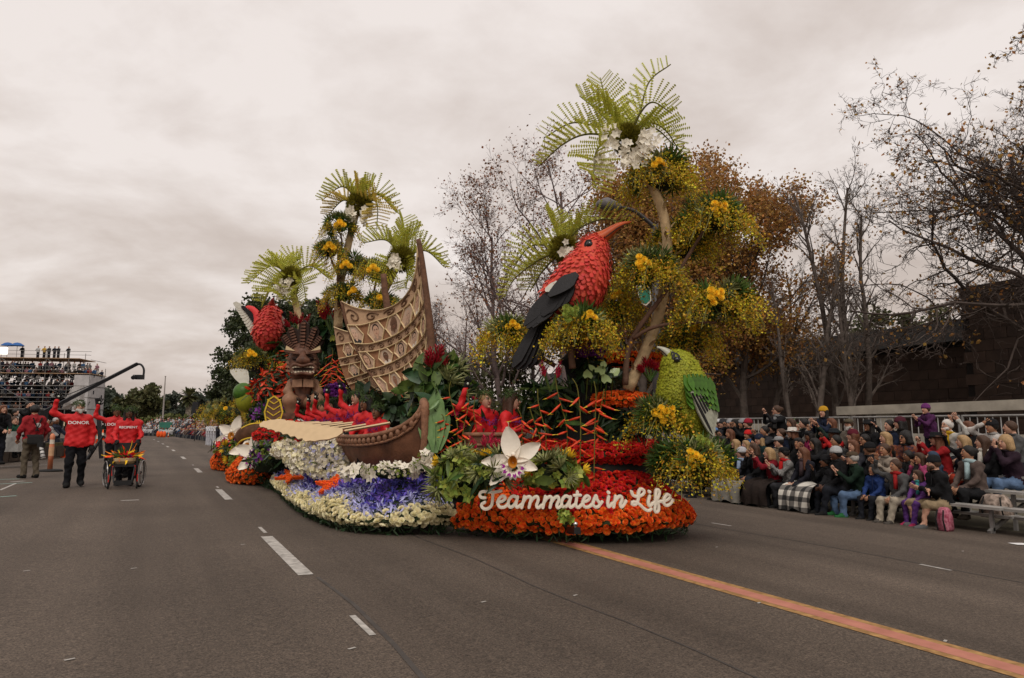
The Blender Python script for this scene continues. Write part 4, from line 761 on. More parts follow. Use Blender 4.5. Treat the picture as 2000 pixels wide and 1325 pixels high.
# brown and gold leaf ribbons by the giant orchids
t = thing('ribbon_leaf', pd(500, 850, 16.4), 'large curled brown leaf with yellow edges among giant orchids', 'leaf'); P = cr([pd(464, 862, 16.4), pd(475, 848, 16.2), pd(500, 841, 16.1), pd(530, 848, 16), pd(545, 870, 16)], 20)
mb = MB(); mb.add(*tube(P, np.linspace(.14, .22, 20), 8, flat=.25, up=VF)); mb.build('blade', BROWN, t, smooth=True)
for s in (-1, 1): MB().add(*tube(P + np.outer(np.linspace(.13, .2, 20) * s, UP) - VF * .05, .022, 5)).build('edge', HYEL, t)
t = thing('croton_leaf', pd(535, 815, 15.2), 'upright gold veined brown leaf by the giant orchids', 'leaf'); c = pd(535, 806, 15.2); pl = [(-.14, -.3), (-.2, 0), (-.12, .28), (0, .36), (.13, .26), (.2, 0), (.12, -.3)]; MB().add(*slab(pl, c, VR, UP, .03)).build('blade', BROWN, t)
for a, b in zip(pl[:-1], pl[1:]): MB().add(*bar(c + VR * a[0] + UP * a[1] - VF * .02, c + VR * b[0] + UP * b[1] - VF * .02, .03)).build('edge', HYEL, t)
for k in range(4): z = -.2 + .13 * k; MB().add(*bar(c + UP * z - VF * .02, c + VR * .15 + UP * (z + .1) - VF * .02, .02)).build('vein', HYEL, t); MB().add(*bar(c + UP * z - VF * .02, c - VR * .15 + UP * (z + .1) - VF * .02, .02)).build('vein', HYEL, t)
# ---- palms
def leaflet_t(n=11):
    mb = MB(); mb.add(*tube([(0, 0, 0), (.5, 0, .03), (1, 0, .0)], [.013, .011, .008], 3, False), 0); D = np.array([[-.5, 0, 0], [0, .5, .1], [.5, 0, 0], [0, -.5, .1]])
    for k in range(n):
        x = .1 + .88 * k / (n - 1)
        for a in (0, 1.05, 2.1): mb.add(xf(D @ np.array([[.45, 0, .15], [0, 1, 0], [0, 0, 1]]) @ np.array([[1, 0, 0], [0, math.cos(a), math.sin(a)], [0, -math.sin(a), math.cos(a)]]), (x, 0, 0), None, .15), np.array([[0, 1, 2, 3]]))
    return np.concatenate(mb.V), mb.F
LEAFLET = leaflet_t(); LT = {}
def frond(t, P, ll, n, mat, up, two=True, r=.018):
    P = cr(P, 24); f = MB().add(*tube(P, np.linspace(r, r * .4, 24), 6)).build('frond', OLSTEM, t); key = mat.name
    if key not in LT: LT[key] = tmesh('leaflet', LEAFLET, mat, False)
    inv = wm(f).inverted()
    for k in range(n):
        fr = .08 + .92 * k / (n - 1); i = fr * 22; i0 = int(i); p = P[i0] + (P[i0 + 1] - P[i0]) * (i - i0); T = nrm(P[min(i0 + 1, 23)] - P[i0]); U = nrm(up - T * np.dot(up, T)); S = np.cross(T, U)
        for sd in ((-1, 1) if two else (0,)):
            D = nrm(T * .45 + U * (.55 if two else .9) + S * sd * .8 + rg.normal(0, .05, 3)); L = ll * (.55 + .6 * math.sin(math.pi * min(1, fr * .8 + .18))) * rg.uniform(.9, 1.08); x, y, _ = frame(D); A = np.array([D, x, np.cross(D, x)])
            o = bpy.data.objects.new('leaflet', LT[key]); COL.objects.link(o); o.parent = f; o.matrix_parent_inverse = inv; o.matrix_basis = m4(p, A, L)
def palm(label, crown, d, fronds, ll, n, mat, trunk, r, orch, seed, boots=16):
    c = pd(*crown, d); tp = [pd(x, y, dd) for x, y, dd in trunk]; t = thing('float_palm', tp[0], label, 'palm tree', 'palms built on the float'); rg = np.random.default_rng(seed)
    P = cr(tp + [c], 30); tk = MB().add(*tube(P, np.linspace(r, r * .72, 30), 10)).build('trunk', STRAW, t, smooth=True)
    me = bpy.data.meshes.get('trunk_flap') or tmesh('trunk_flap', TONGUE, STRAW)
    for k in range(boots):
        i = int(2 + 26 * k / boots); a = k * 2.4; T = nrm(P[i + 1] - P[i]); x, y, _ = frame(T); N = x * math.cos(a) + y * math.sin(a); D = nrm(T * .75 + N * .65); Y = nrm(np.cross(N, D)); inst('trunk_flap', me, m4(P[i] + N * r * .7, np.array([D, Y, np.cross(D, Y)]), r * 2.1), tk)
    for i, fr in enumerate(fronds):
        dz = fr[-1]; pts = [c] + [pd(x, y, d + dz * (j + 1) / (len(fr) - 1)) for j, (x, y) in enumerate(fr[:-1])]; frond(t, pts, ll, int(n * 1.0), mat[i % len(mat)], UP + rg.normal(0, .25, 3), not (seed == 1 and i < 2), .02 if d < 12 else .022)
    Q, N = shell(c, np.array([.15, .15, .14]) * (1 if d < 12 else 1.25), 60, rg, low=-1); mb = MB(); scat(mb, SPIKY, Q, align(N, rg.uniform(0, 6, len(Q))), .13 if d < 12 else .17); o = mb.build('crown_moss', M('olive_moss', (.24, .21, .025), .6, .3, 9, island=.35, trans=.1), t); o['kind'] = 'stuff'
    for (x, y, h) in orch:
        p = pd(x, y, d - .28); k = max(6, int(h / .028)); f = np.linspace(0, 1, k); Q = p + np.outer(-h * f, UP) + rg.normal(0, .035, (k, 3)); A = align(-VF + rg.normal(0, .35, (k, 3)), rg.uniform(0, 6, k)); pieces('white_orchid', FLORET, WHITE, Q, A, (.075 if d < 12 else .1) * rg.uniform(.8, 1.1, k), t, 'white_orchids')
    return t
palm('tallest float palm with lime fronds and hanging white orchids', (1225, 272), 9.5, [((1248, 225), (1268, 160), (1310, 126), -.2), ((1250, 222), (1275, 200), (1312, 222), -.5), ((1190, 215), (1172, 152), .3), ((1165, 215), (1132, 188), .5), ((1150, 262), (1100, 282), (1052, 325), .2), ((1172, 285), (1160, 330), (1165, 375), -.5), ((1275, 250), (1318, 285), .6), ((1185, 255), (1120, 240), (1062, 270), .9), ((1260, 240), (1300, 255), (1335, 310), .9)], .36, 17, [LIMEB], [(1226, 762, 9.7), (1262, 682, 9.7), (1290, 600, 9.7), (1303, 505, 9.6), (1298, 430, 9.5), (1272, 360, 9.5)], .085, ((1200, 255, .22), (1222, 278, .36), (1170, 298, .3), (1192, 310, .22), (1255, 255, .22), (1275, 258, .2), (1240, 300, .2), (1185, 255, .18), (1262, 290, .2)), 1, 30)
palm('lime palm crown behind the red bird', (1100, 487), 10.6, [((1085, 450), (1072, 415), .2), ((1130, 448), (1180, 428), (1225, 440), .3), ((1050, 510), (1005, 545), (985, 582), -.1), ((1040, 480), (1002, 520), .4), ((1060, 530), (1035, 570), .4), ((1120, 455), (1150, 430), .5)], .36, 14, [LIMEB], [(1125, 720, 10.6), (1122, 620, 10.6), (1110, 540, 10.6)], .09, ((1100, 482, .12), (1112, 486, .12)), 2, 12)
palm('tall slim palm with golden fronds left of the sail', (702, 400), 15.2, [((700, 372), (696, 350), .1), ((670, 365), (628, 392), -.1), ((670, 392), (640, 422), .2), ((735, 378), (775, 416), .1), ((735, 395), (736, 450), -.2), ((716, 372), (728, 362), .3)], .42, 15, [LIMEY, LIMEB], [(660, 640, 15.2), (664, 560, 15.2), (680, 480, 15.2), (692, 430, 15.2)], .10, ((688, 410, .25), (710, 412, .3), (718, 408, .2), (682, 412, .2)), 3, 10)
palm('lime palm crown beside the sail mast top', (783, 506), 14.2, [((755, 470), (708, 475), .1), ((790, 460), (786, 424), .1), ((800, 468), (818, 452), .3), ((830, 490), (868, 522), .1), ((795, 535), (793, 565), -.2), ((765, 525), (738, 560), -.2)], .42, 15, [LIMEB], [(735, 640, 14.4), (742, 590, 14.4), (765, 540, 14.3)], .10, ((772, 500, .16), (778, 512, .14)), 4, 8)
palm('low lime palm above the rear red bird', (568, 540), 18.6, [((530, 520), (484, 555), -.1), ((575, 512), (588, 505), .2), ((550, 515), (540, 520), .3), ((605, 520), (643, 545), .1), ((535, 555), (515, 592), -.2), ((590, 552), (598, 590), -.2), ((545, 560), (556, 585), -.3)], .52, 15, [LIMEB], [(592, 700, 18.4), (587, 640, 18.5), (575, 580, 18.6)], .11, ((562, 548, .35), (550, 552, .3), (545, 560, .25)), 5, 10)
# vines holding the flower balls
t = thing('vine_branch', pd(1222, 755, 9.5), 'thick brown vine curving up beside the tall palm trunk', 'branch')
MB().add(*tube(cr([pd(1221, 752, 9.5), pd(1226, 690, 9.5), pd(1245, 645, 9.45), (pd(1300, 570, 9.4)), pd(1335, 515, 9.4), pd(1375, 450, 9.4)], 30), np.linspace(.045, .02, 30), 8)).build('main_stem', TWIG, t, smooth=True)
MB().add(*tube(cr([pd(1236, 662, 9.45), pd(1270, 642, 9.35), pd(1320, 632, 9.3), pd(1400, 630, 9.25)], 20), np.linspace(.03, .016, 20), 8)).build('side_stem', TWIG, t, smooth=True)
for i, (pts, d) in enumerate((([(1118, 720), (1114, 670), (1118, 640)], 9.3), ([(1085, 715), (1040, 690), (1000, 668)], 9.7), ([(662, 600), (660, 520), (668, 470), (660, 450)], 15.05), ([(664, 545), (650, 515), (645, 500)], 15.05), ([(680, 600), (688, 560), (692, 530)], 14.9), ([(735, 610), (730, 580), (735, 545)], 14.3))):
    tag(MB().add(*tube(cr([pd(x, y, d) for x, y in pts], 14), np.linspace(.05 if i == 0 else .035, .02, 14), 7)).build('vine_branch', TWIG, smooth=True), 'brown vine stem ' + ['under the red bird', 'holding the small flower ball left of the bird tail', 'beside the left tall palm trunk', 'to the left flower ball of the tall palm', 'below the middle flower ball of the tall palm', 'left of the palm behind the sail'][i], 'branch', 'vine stems')
# ================================================================ implicit surfaces (smooth joined bodies)
def blob(prims, res, k=.03, pad=.06):
    """prims: (a, b, ra, rb, mat[, flat]) rounded cones -> one continuous mesh (V, F, face materials)"""
    A = np.array([p[0] for p in prims], np.float32); B = np.array([p[1] for p in prims], np.float32); ra = np.array([p[2] for p in prims], np.float32); rb = np.array([p[3] for p in prims], np.float32)
    rm = np.maximum(ra, rb)[:, None]; lo = np.minimum(A - rm, B - rm).min(0) - pad; hi = np.maximum(A + rm, B + rm).max(0) + pad; n = np.ceil((hi - lo) / res).astype(int) + 1
    ax = [lo[i] + res * np.arange(n[i], dtype=np.float32) for i in range(3)]; acc = np.zeros(n, np.float32); best = np.full(n, 1e9, np.float32); mi = np.zeros(n, np.int16)
    for i in range(len(prims)):       # only the neighbourhood of each bone is evaluated
        l = np.maximum(((np.minimum(A[i], B[i]) - rm[i] - 5 * k - lo) / res).astype(int), 0); h = np.minimum(((np.maximum(A[i], B[i]) + rm[i] + 5 * k - lo) / res).astype(int) + 2, n)
        s = tuple(slice(l[j], h[j]) for j in range(3)); x, y, z = ax[0][s[0]][:, None, None], ax[1][s[1]][None, :, None], ax[2][s[2]][None, None, :]
        d = B[i] - A[i]; L2 = float(d @ d) + 1e-9; t = np.clip(((x - A[i][0]) * d[0] + (y - A[i][1]) * d[1] + (z - A[i][2]) * d[2]) / L2, 0, 1)
        dd = np.sqrt((x - A[i][0] - t * d[0]) ** 2 + (y - A[i][1] - t * d[1]) ** 2 + (z - A[i][2] - t * d[2]) ** 2) - (ra[i] + t * (rb[i] - ra[i]))
        acc[s] += np.exp(-dd / k); m = dd < best[s]; best[s] = np.where(m, dd, best[s]); mi[s] = np.where(m, prims[i][4], mi[s])
    f = -k * np.log(np.maximum(acc, 1e-20)); f = np.minimum(f, 5 * k); ins = f < 0
    c = np.zeros([m - 1 for m in n], np.int8)
    for dx in (0, 1):
        for dy in (0, 1):
            for dz in (0, 1): c += ins[dx:n[0] - 1 + dx, dy:n[1] - 1 + dy, dz:n[2] - 1 + dz]
    cells = np.argwhere((c > 0) & (c < 8)); idx = np.full(c.shape, -1, np.int64); idx[tuple(cells.T)] = np.arange(len(cells)); acc_p = np.zeros((len(cells), 3)); cnt = np.zeros(len(cells))
    corners = [(0, 0, 0), (1, 0, 0), (0, 1, 0), (1, 1, 0), (0, 0, 1), (1, 0, 1), (0, 1, 1), (1, 1, 1)]
    for a, b in ((0, 1), (2, 3), (4, 5), (6, 7), (0, 2), (1, 3), (4, 6), (5, 7), (0, 4), (1, 5), (2, 6), (3, 7)):
        ca, cb = np.array(corners[a]), np.array(corners[b]); fa = f[tuple((cells + ca).T)]; fb = f[tuple((cells + cb).T)]; m = (fa < 0) != (fb < 0); t = np.where(m, fa / np.where(fa == fb, 1, fa - fb), 0)
        acc_p += np.where(m[:, None], ca + t[:, None] * (cb - ca), 0); cnt += m
    V = lo + res * (cells + acc_p / cnt[:, None]); vm = mi[tuple(cells.T)]; Q = []
    for axis in range(3):
        o = [i for i in range(3) if i != axis]; sl0 = [slice(None)] * 3; sl1 = [slice(None)] * 3; sl0[axis] = slice(0, -1); sl1[axis] = slice(1, None); e = ins[tuple(sl0)] != ins[tuple(sl1)]; E = np.argwhere(e); E = E[(E[:, o[0]] > 0) & (E[:, o[1]] > 0) & (E[:, o[0]] < n[o[0]] - 1) & (E[:, o[1]] < n[o[1]] - 1)]
        fl = ins[tuple(E.T)]; q = []
        for a, b in ((-1, -1), (0, -1), (0, 0), (-1, 0)): w_ = E.copy(); w_[:, o[0]] += a; w_[:, o[1]] += b; q.append(idx[tuple(w_.T)])
        q = np.stack(q, 1); flip = fl if axis != 1 else ~fl; q[~flip] = q[~flip][:, ::-1]; Q.append(q)
    Q = np.concatenate(Q); Q = Q[(Q >= 0).all(1)]; fm = np.sort(vm[Q], 1)[:, 1]
    return V, Q, fm
def add_blob(mb, prims, res, k=.03):
    V, Q, fm = blob(prims, res, k); b = mb.n; mb.V.append(V); mb.F.append((Q + b, fm.astype(int))); mb.n += len(V); return V
# ================================================================ title lettering
LET = {'T': [[(135, 208), (98, 205), (82, 178), (100, 152), (140, 148), (215, 155), (286, 142)], [(208, 158), (205, 225), (192, 285), (150, 315), (110, 303), (100, 272), (132, 250)]],
 'e': [[(250, 252), (300, 238), (326, 210), (303, 190), (268, 215), (254, 258), (275, 296), (318, 296), (352, 268)]],
 'a': [[(437, 205), (400, 192), (365, 222), (354, 268), (374, 298), (404, 284), (432, 240), (444, 200)], [(444, 200), (428, 268), (440, 298), (474, 276)]],
 'm': [[(508, 196), (496, 250), (482, 302)], [(488, 262), (522, 212), (556, 198), (570, 220), (552, 300)], [(560, 258), (596, 210), (630, 198), (640, 228), (624, 280), (638, 303), (672, 280)]],
 'm1': [[(708, 196), (696, 250), (684, 302)], [(690, 262), (724, 212), (756, 198), (770, 220), (752, 300)], [(760, 258), (796, 210), (828, 198), (836, 230), (816, 280), (830, 303), (866, 276)]],
 'a1': [[(940, 205), (903, 192), (872, 222), (862, 268), (882, 298), (912, 284), (938, 240), (950, 200)], [(950, 200), (936, 268), (950, 298), (985, 276)]],
 't': [[(1014, 152), (1004, 225), (998, 278), (1022, 300), (1058, 270)], [(982, 186), (1044, 183)]],
 'e1': [[(1062, 250), (1106, 236), (1130, 208), (1108, 190), (1078, 214), (1064, 258), (1086, 295), (1124, 292), (1164, 258)]],
 's': [[(1150, 280), (1190, 190), (1200, 222), (1226, 262), (1214, 290), (1186, 296), (1168, 282)], [(1222, 280), (1250, 246)]],
 'i': [[(1312, 196), (1302, 258), (1312, 293), (1345, 262)], [(1309, 157), (1311, 159)]],
 'n': [[(1378, 194), (1368, 245), (1358, 296)], [(1362, 252), (1400, 205), (1428, 194), (1438, 222), (1422, 270), (1436, 296), (1476, 240)]],
 'L': [[(1530, 150), (1545, 185), (1590, 195), (1640, 172), (1648, 138), (1618, 124), (1597, 158), (1592, 220), (1574, 266), (1545, 277), (1530, 262), (1552, 246), (1602, 268), (1648, 310), (1688, 331), (1716, 314)]],
 'i1': [[(1702, 190), (1688, 250), (1702, 285), (1728, 262)], [(1699, 150), (1701, 152)]],
 'f': [[(1722, 272), (1768, 228), (1794, 168), (1790, 137), (1770, 130), (1760, 165), (1756, 250), (1750, 328), (1766, 345), (1786, 325), (1786, 275), (1776, 252), (1812, 240)]],
 'e2': [[(1818, 246), (1870, 226), (1897, 198), (1872, 176), (1842, 206), (1834, 250), (1858, 281), (1895, 266), (1922, 230)]]}
LM_ = M('coconut_white_letter', (.74, .66, .54), .75, .08, 10, bump=.15); LD = M('letter_edge', (.05, .03, .02), .8)
TW = {'T': 15, 'm': 14, 'm1': 14}
def letter_plane(cx, cy):
    px, py = 920 + cx / 4.878, 930 + cy / 4.878; return pd(px, py, 8.16 - .12 * ((px - 1125) / 190) ** 2 * -1)
for key, strokes in LET.items():
    mb = MB()
    for si, st in enumerate(strokes):
        C = cr(st, 34 if len(st) > 2 else 5); P = np.array([letter_plane(*c) for c in C]); hw_ = (13.5 if len(st) > 2 else 12) / 4.878 * 8.16 / 1333; hw_ = hw_ * (1.3 if len(st) == 2 and abs(st[0][0] - st[1][0]) < 4 else 1)
        T = np.gradient(P, axis=0); T /= np.linalg.norm(T, axis=1, keepdims=True) + 1e-9; fr = -VF; S = np.cross(T, fr); S /= np.linalg.norm(S, axis=1, keepdims=True) + 1e-9
        # round caps: extend with shrinking half widths
        w_ = np.full(len(P), hw_); e0 = [(P[0] - T[0] * hw_ * c, hw_ * s) for c, s in ((1, .12), (.87, .5), (.5, .87))]; e1 = [(P[-1] + T[-1] * hw_ * c, hw_ * s) for c, s in ((.5, .87), (.87, .5), (1, .12))]
        P = np.array([a for a, _ in e0] + list(P) + [a for a, _ in e1]); S = np.array([S[0]] * 3 + list(S) + [S[-1]] * 3); w_ = np.array([b for _, b in e0] + list(w_) + [b for _, b in e1])[:, None]
        dep = (.012 + .002 * si + np.linspace(0, .004, len(P)))[:, None]; fo = np.array(fr)
        rings = [np.array([p + s * ww + fo * (dd - .003), p + fo * dd, p - s * ww + fo * (dd - .003), p - s * ww * 1.0 - fo * .045, p + s * ww * 1.0 - fo * .045]) for p, s, ww, dd in zip(P, S, w_[:, 0], dep[:, 0])]
        V, F = loft(rings); mb.add(V, F)
    mb.build('letter', LM_, FLOAT)
# tow hitch
hb = MB().add(*bar(pd(1112, 1035, 8.5), pd(1128, 1037, 7.95), .075, .075)).build('hitch_bar', M('black_steel', (.02, .02, .02), .35, .2, 8, metal=.5), FLOAT); MB().add(*ball(pd(1124, 1024, 8.0), .028, 12, 8)).build('hitch_ball', M('chrome', (.7, .7, .7), .12, .05, 4, metal=1), hb, smooth=True); MB().add(*cyl(pd(1124, 1032, 8.0), pd(1124, 1025, 8.0), .012, 8)).build('hitch_neck', M('chrome', (0, 0, 0)), hb)
# ================================================================ double canoe
WOOD = M('carved_hull_wood', (.10, .038, .018), .5, .35, 4, bump=.35, alt=(.17, .07, .035), bscale=30); TRIM = M('carved_trim', (.22, .105, .058), .65, .35, 12, bump=.4); SAILB = M('sail_russet', (.28, .135, .068), .8, .15, 20, bump=.2); SAILT = M('sail_tan', (.45, .29, .175), .85, .12, 20, bump=.2); SAILL = M('sail_light_edge', (.62, .47, .27), .8, .08, 12); KORU = M('sail_dark_scroll', (.155, .085, .05), .85, .15, 20); HEXF = M('portrait_ground', (.50, .34, .235), .85, .08, 14)
can = thing('sailing_canoe', (3.3, 12, .6), 'carved brown double hulled canoe with tall mast and red jacketed paddlers aboard', 'canoe')
def hull(cx_of, stations, nm):
    """stations: (y, half width, keel z, rail z)"""
    st = np.array(stations, float); st = cr(st, 40); rings = []; outer = MB(); band = MB(); inner = MB()
    for y, hw_, kz, rz in st:
        x = cx_of(y); a = np.linspace(-1, 1, 13); hw_ = max(hw_, .02); rings.append(np.stack([x + hw_ * np.sin(a * math.pi / 2) * (1 - .0 * a), np.full(13, y), kz + (rz - kz) * (1 - np.cos(a * math.pi / 2)) ** .8], 1))
    Gd = np.array(rings); V, F = gridmesh(Gd); outer.add(V, F); ctr = Gd[:, 6:7, :] + np.array([0, 0, .08]); V, F = gridmesh(np.concatenate([Gd[:, :1] * .94 + Gd[:, 12:] * .06, ctr * .9 + Gd[:, 6:7] * .1, Gd[:, 12:] * .94 + Gd[:, :1] * .06], 1)); inner.add(V, F)
    h = outer.build(nm, WOOD, can, smooth=True); inner.build('hull_inside', BROWN, h, smooth=True)
    for s in (0, 12):
        P = Gd[:, s] ; o = MB().add(*tube(P + [0, 0, .015], .035, 8)).build('gunwale', TRIM, h, smooth=True); nn = np.array([(-1 if s == 0 else 1), 0, 0]); Q = Gd[:, 1 if s == 0 else 11]
        lowr = P * .62 + Q * .38; lowr = lowr - [0, 0, .06] + nn * .02; MB().add(*tube(lowr, .022, 6)).build('lower_moulding', TRIM, h, smooth=True)
        mid = (P + lowr) / 2 + nn * .012; L = np.concatenate([[0], np.cumsum(np.linalg.norm(np.diff(mid, axis=0), axis=1))])
        for q in np.arange(.12, min(L[-1], 5.2), .13):
            p = np.array([np.interp(q, L, mid[:, i]) for i in range(3)]); p2 = np.array([np.interp(q + .05, L, mid[:, i]) for i in range(3)]); MB().add(*ball(p, (.035, .045, .05), 7, 5)).build('carved_notch', TRIM, h, smooth=True)
    return h, Gd
bow = pd(808, 860, 9.45)
hx = lambda y: 3.12 + .14 * max(0, (10.4 - y)) ** 1.2
h1, G1 = hull(hx, ((9.02, .03, 1.30, 1.58), (9.10, .10, .85, 1.40), (9.35, .24, .60, 1.24), (9.8, .36, .52, 1.15), (10.6, .43, .50, 1.12), (12, .46, .5, 1.13), (14, .46, .5, 1.15), (16, .44, .52, 1.18), (18, .3, .6, 1.25), (18.8, .04, .9, 1.5)), 'hull')
MB().add(*tube(cr([G1[0, 6] + [0, .12, -.55], G1[0, 6] + [0, -.02, -.2], G1[0, 0] + [.03, 0, -.02], G1[0, 0] + [.03, .05, .06], G1[0, 0] + [.03, .10, .04]], 16), np.array([.05] * 10 + [.055, .06, .07, .07, .06, .04]), 10)).build('bow_post', TRIM, h1, smooth=True)
h2x = lambda y: 4.55 + 0 * y
h2, G2 = hull(h2x, ((9.75, .03, .95, 1.42), (9.95, .14, .75, 1.22), (10.4, .30, .7, 1.1), (11.2, .40, .7, 1.06), (13, .42, .7, 1.06), (16, .4, .7, 1.1), (17.5, .04, 1, 1.35)), 'hull')
for y in (10.9, 13, 15.2): MB().add(*bar((3.1, y, 1.05), (4.5, y, 1.05), .1, .08)).build('cross_beam', TRIM, can)
# planked basket rail around the two front riders
bk = MB(); c = pd(965, 850, 9.55); a = np.linspace(math.pi * .9, math.pi * 2.1, 20); 
Pb = c + np.outer(np.cos(a) * .42, VR) + np.outer(np.sin(a) * .28, VF); bkt = MB().add(*gridmesh(np.stack([Pb - UP * .35, Pb, Pb * 1 + UP * .0], 1)[:, :2])).build('rider_cockpit', WOOD, can, smooth=True); MB().add(*tube(Pb + UP * .01, .03, 8)).build('cockpit_rim', TRIM, bkt, smooth=True); MB().add(*tube(Pb - UP * .13, .02, 8)).build('cockpit_band', TRIM, bkt, smooth=True)
# paddles
PADM = M('pale_paddle', (.60, .44, .26), .7, .08, 6)
pad_pl = [(0, .022), (1.25, .022), (1.36, .06), (1.5, .15), (1.75, .19), (2.0, .16), (2.15, .17), (2.3, .12), (2.42, .13), (2.52, .03)]; pad_pl = pad_pl + [(x, -y) for x, y in pad_pl[::-1]]
for i in range(7):
    a, b = pd(762 - 23 * i, 826 + (2 - i) * .2, 10.5 + .55 * i), pd(592 - 14 * i, 857 - 4.6 * i, 10.7 + .62 * i); x = nrm(b - a); y = nrm(np.cross(UP * .8 - VF * 1.2, x)); p = thing('paddle', a, 'long pale paddle laid over the canoe side, ' + ['nearest to the bow', 'second from the bow', 'third from the bow', 'fourth from the bow', 'third from the stern', 'second from the stern', 'nearest to the stern'][i], 'paddle', 'paddles over the canoe side')
    s = np.linalg.norm(b - a) / 2.52; MB().add(*slab(np.array(pad_pl[:2] + [(1.3, .022)] + [(1.3, -.022)] + pad_pl[-2:]) * s, a, x, y, .04)).build('shaft', PADM, p); MB().add(*slab(np.array([q for q in pad_pl if q[0] >= 1.36] ) * s, a, x, y, .03)).build('blade', PADM, p)
# ---- sails
SK = 220 / 810.
def sail(curves, d_of, parent, nm, edge):
    cv = [cr([(640 + x * SK, 460 + y * SK) for x, y in c], 34) for c in curves]; nb = len(cv) - 1
    def pt(b, u, v, off=0.):                   # band b, u along, v across
        i = u * 33; k = np.clip(i.astype(int), 0, 32); f = (i - k)[..., None]; A = cv[b][k] * (1 - f) + cv[b][k + 1] * f; B = cv[b + 1][k] * (1 - f) + cv[b + 1][k + 1] * f; q = A * (1 - v[..., None]) + B * v[..., None]
        out_ = np.array([pd(x, y, d_of(x, y) - off) for x, y in q.reshape(-1, 2)]); return out_.reshape(q.shape[:-1] + (3,))
    root = thing(nm, pt(nb - 1, np.array([.5]), np.array([.9]))[0], None) if parent is None else parent
    return root, pt, nb, cv
def panel(parent, pt, b, u0, u1, v0, v1, mat, off, nm, nu=34, nv=4, back=True):
    u = np.linspace(u0, u1, nu)[:, None] * np.ones((1, nv)); v = np.ones((nu, 1)) * np.linspace(v0, v1, nv)[None]; Gd = pt(b, u, v, off); V, F = gridmesh(Gd); mb = MB().add(V, F)
    if back: mb.add(pt(b, u, v, off - .05).reshape(-1, 3), [f[::-1] for f in F])
    return mb.build(nm, mat, parent, smooth=True)
def rib(parent, pt, b, uv, w_, off, mat, nm, r=.02):
    uv = np.array(uv, float); P = pt(b, np.clip(uv[:, 0], 0, 1), uv[:, 1], off); return MB().add(*tube(P, r, 6, flat=.6)).build(nm, mat, parent)
SKINS = [(.50, .30, .20), (.42, .24, .15), (.27, .13, .075), (.12, .055, .03), (.58, .38, .27), (.46, .30, .21)]; HAIRS = [(.04, .025, .02), (.15, .08, .045), (.02, .015, .012), (.34, .22, .13), (.25, .14, .08), (.45, .36, .27)]
def portrait(parent, pt, b, uc, du, seed):
    rg = np.random.default_rng(seed); hexo = [(-1, .5), (-.45, .02), (.45, .02), (1, .5), (.45, .98), (-.45, .98)]; uv = [(uc + du * x, y) for x, y in hexo]; mb = MB()
    cu = np.array([p[0] for p in uv] + [uc]); cvv = np.array([p[1] for p in uv] + [.5]); mb.add(pt(b, np.clip(cu, 0, 1), cvv, .012), [(6, i, (i + 1) % 6) for i in range(6)], 0)
    for i in range(6): a, c_ = np.array(uv[i]), np.array(uv[(i + 1) % 6]); q = np.array([a, (a + c_) / 2, c_]); mb.add(*tube(pt(b, np.clip(q[:, 0], 0, 1), q[:, 1], .03), .017, 6, flat=.6), 1)
    k1, k2, k3 = rg.integers(6), rg.integers(6), rg.integers(3); wom = rg.random() < .45
    mats = [HEXF, SAILL, M('portrait_skin_%d' % k1, SKINS[k1], .85, .06, 30), M('portrait_hair_%d' % k2, HAIRS[k2], .9, .2, 40), [M('portrait_dark_suit', (.03, .028, .03), .85), M('portrait_white_shirt', (.62, .55, .46), .85), M('portrait_tan_shirt', (.3, .2, .14), .85)][k3], M('portrait_dark', (.05, .03, .02), .9), M('portrait_nose_tone', (.30, .17, .11), .9), M('portrait_lips', (.30, .10, .07), .9)]
    def el(cx, cy, rx, ry, off, m, a0=0, a1=6.2832, n=18):
        a = np.linspace(a0, a1, n); u = np.concatenate([[uc + du * cx], uc + du * (cx + rx * np.cos(a))]); v = np.concatenate([[cy], cy - ry * np.sin(a)]); mb.add(pt(b, np.clip(u, 0, 1), np.clip(v, .03, .97), off), [(0, i, i + 1) for i in range(1, n)], m)
    if wom: el(0, .50, .46, .40, .015, 3)
    else: el(0, .36, .38, .24, .015, 3)
    el(0, .97, .62, .24, .018, 4, 0, math.pi); el(0, .74, .14, .12, .021, 2); el(0, .46, .33, .26, .024, 2)
    for s in (-1, 1): el(s * .13, .42, .05, .016, .027, 5); el(s * .13, .385, .085, .012, .027, 3)
    el(.02, .50, .045, .03, .027, 6, 3.3, 6.1); el(0, .58, .13, .022, .027, 7, 3.14, 6.283); mb.build('portrait', mats, parent)
def koru(parent, pt, b, uc, du, sgn=1, r=.014):
    a = np.linspace(0, 4.2 * math.pi * .62, 22); rr = np.linspace(.95, .12, 22); uv = np.stack([uc + sgn * du * rr * np.cos(a + .3) * .9, .55 - .40 * rr * np.sin(a + .3)], 1); uv[:, 1] = np.clip(uv[:, 1], .1, .9); rib(parent, pt, b, uv, 0, .012, KORU, 'scroll', r)
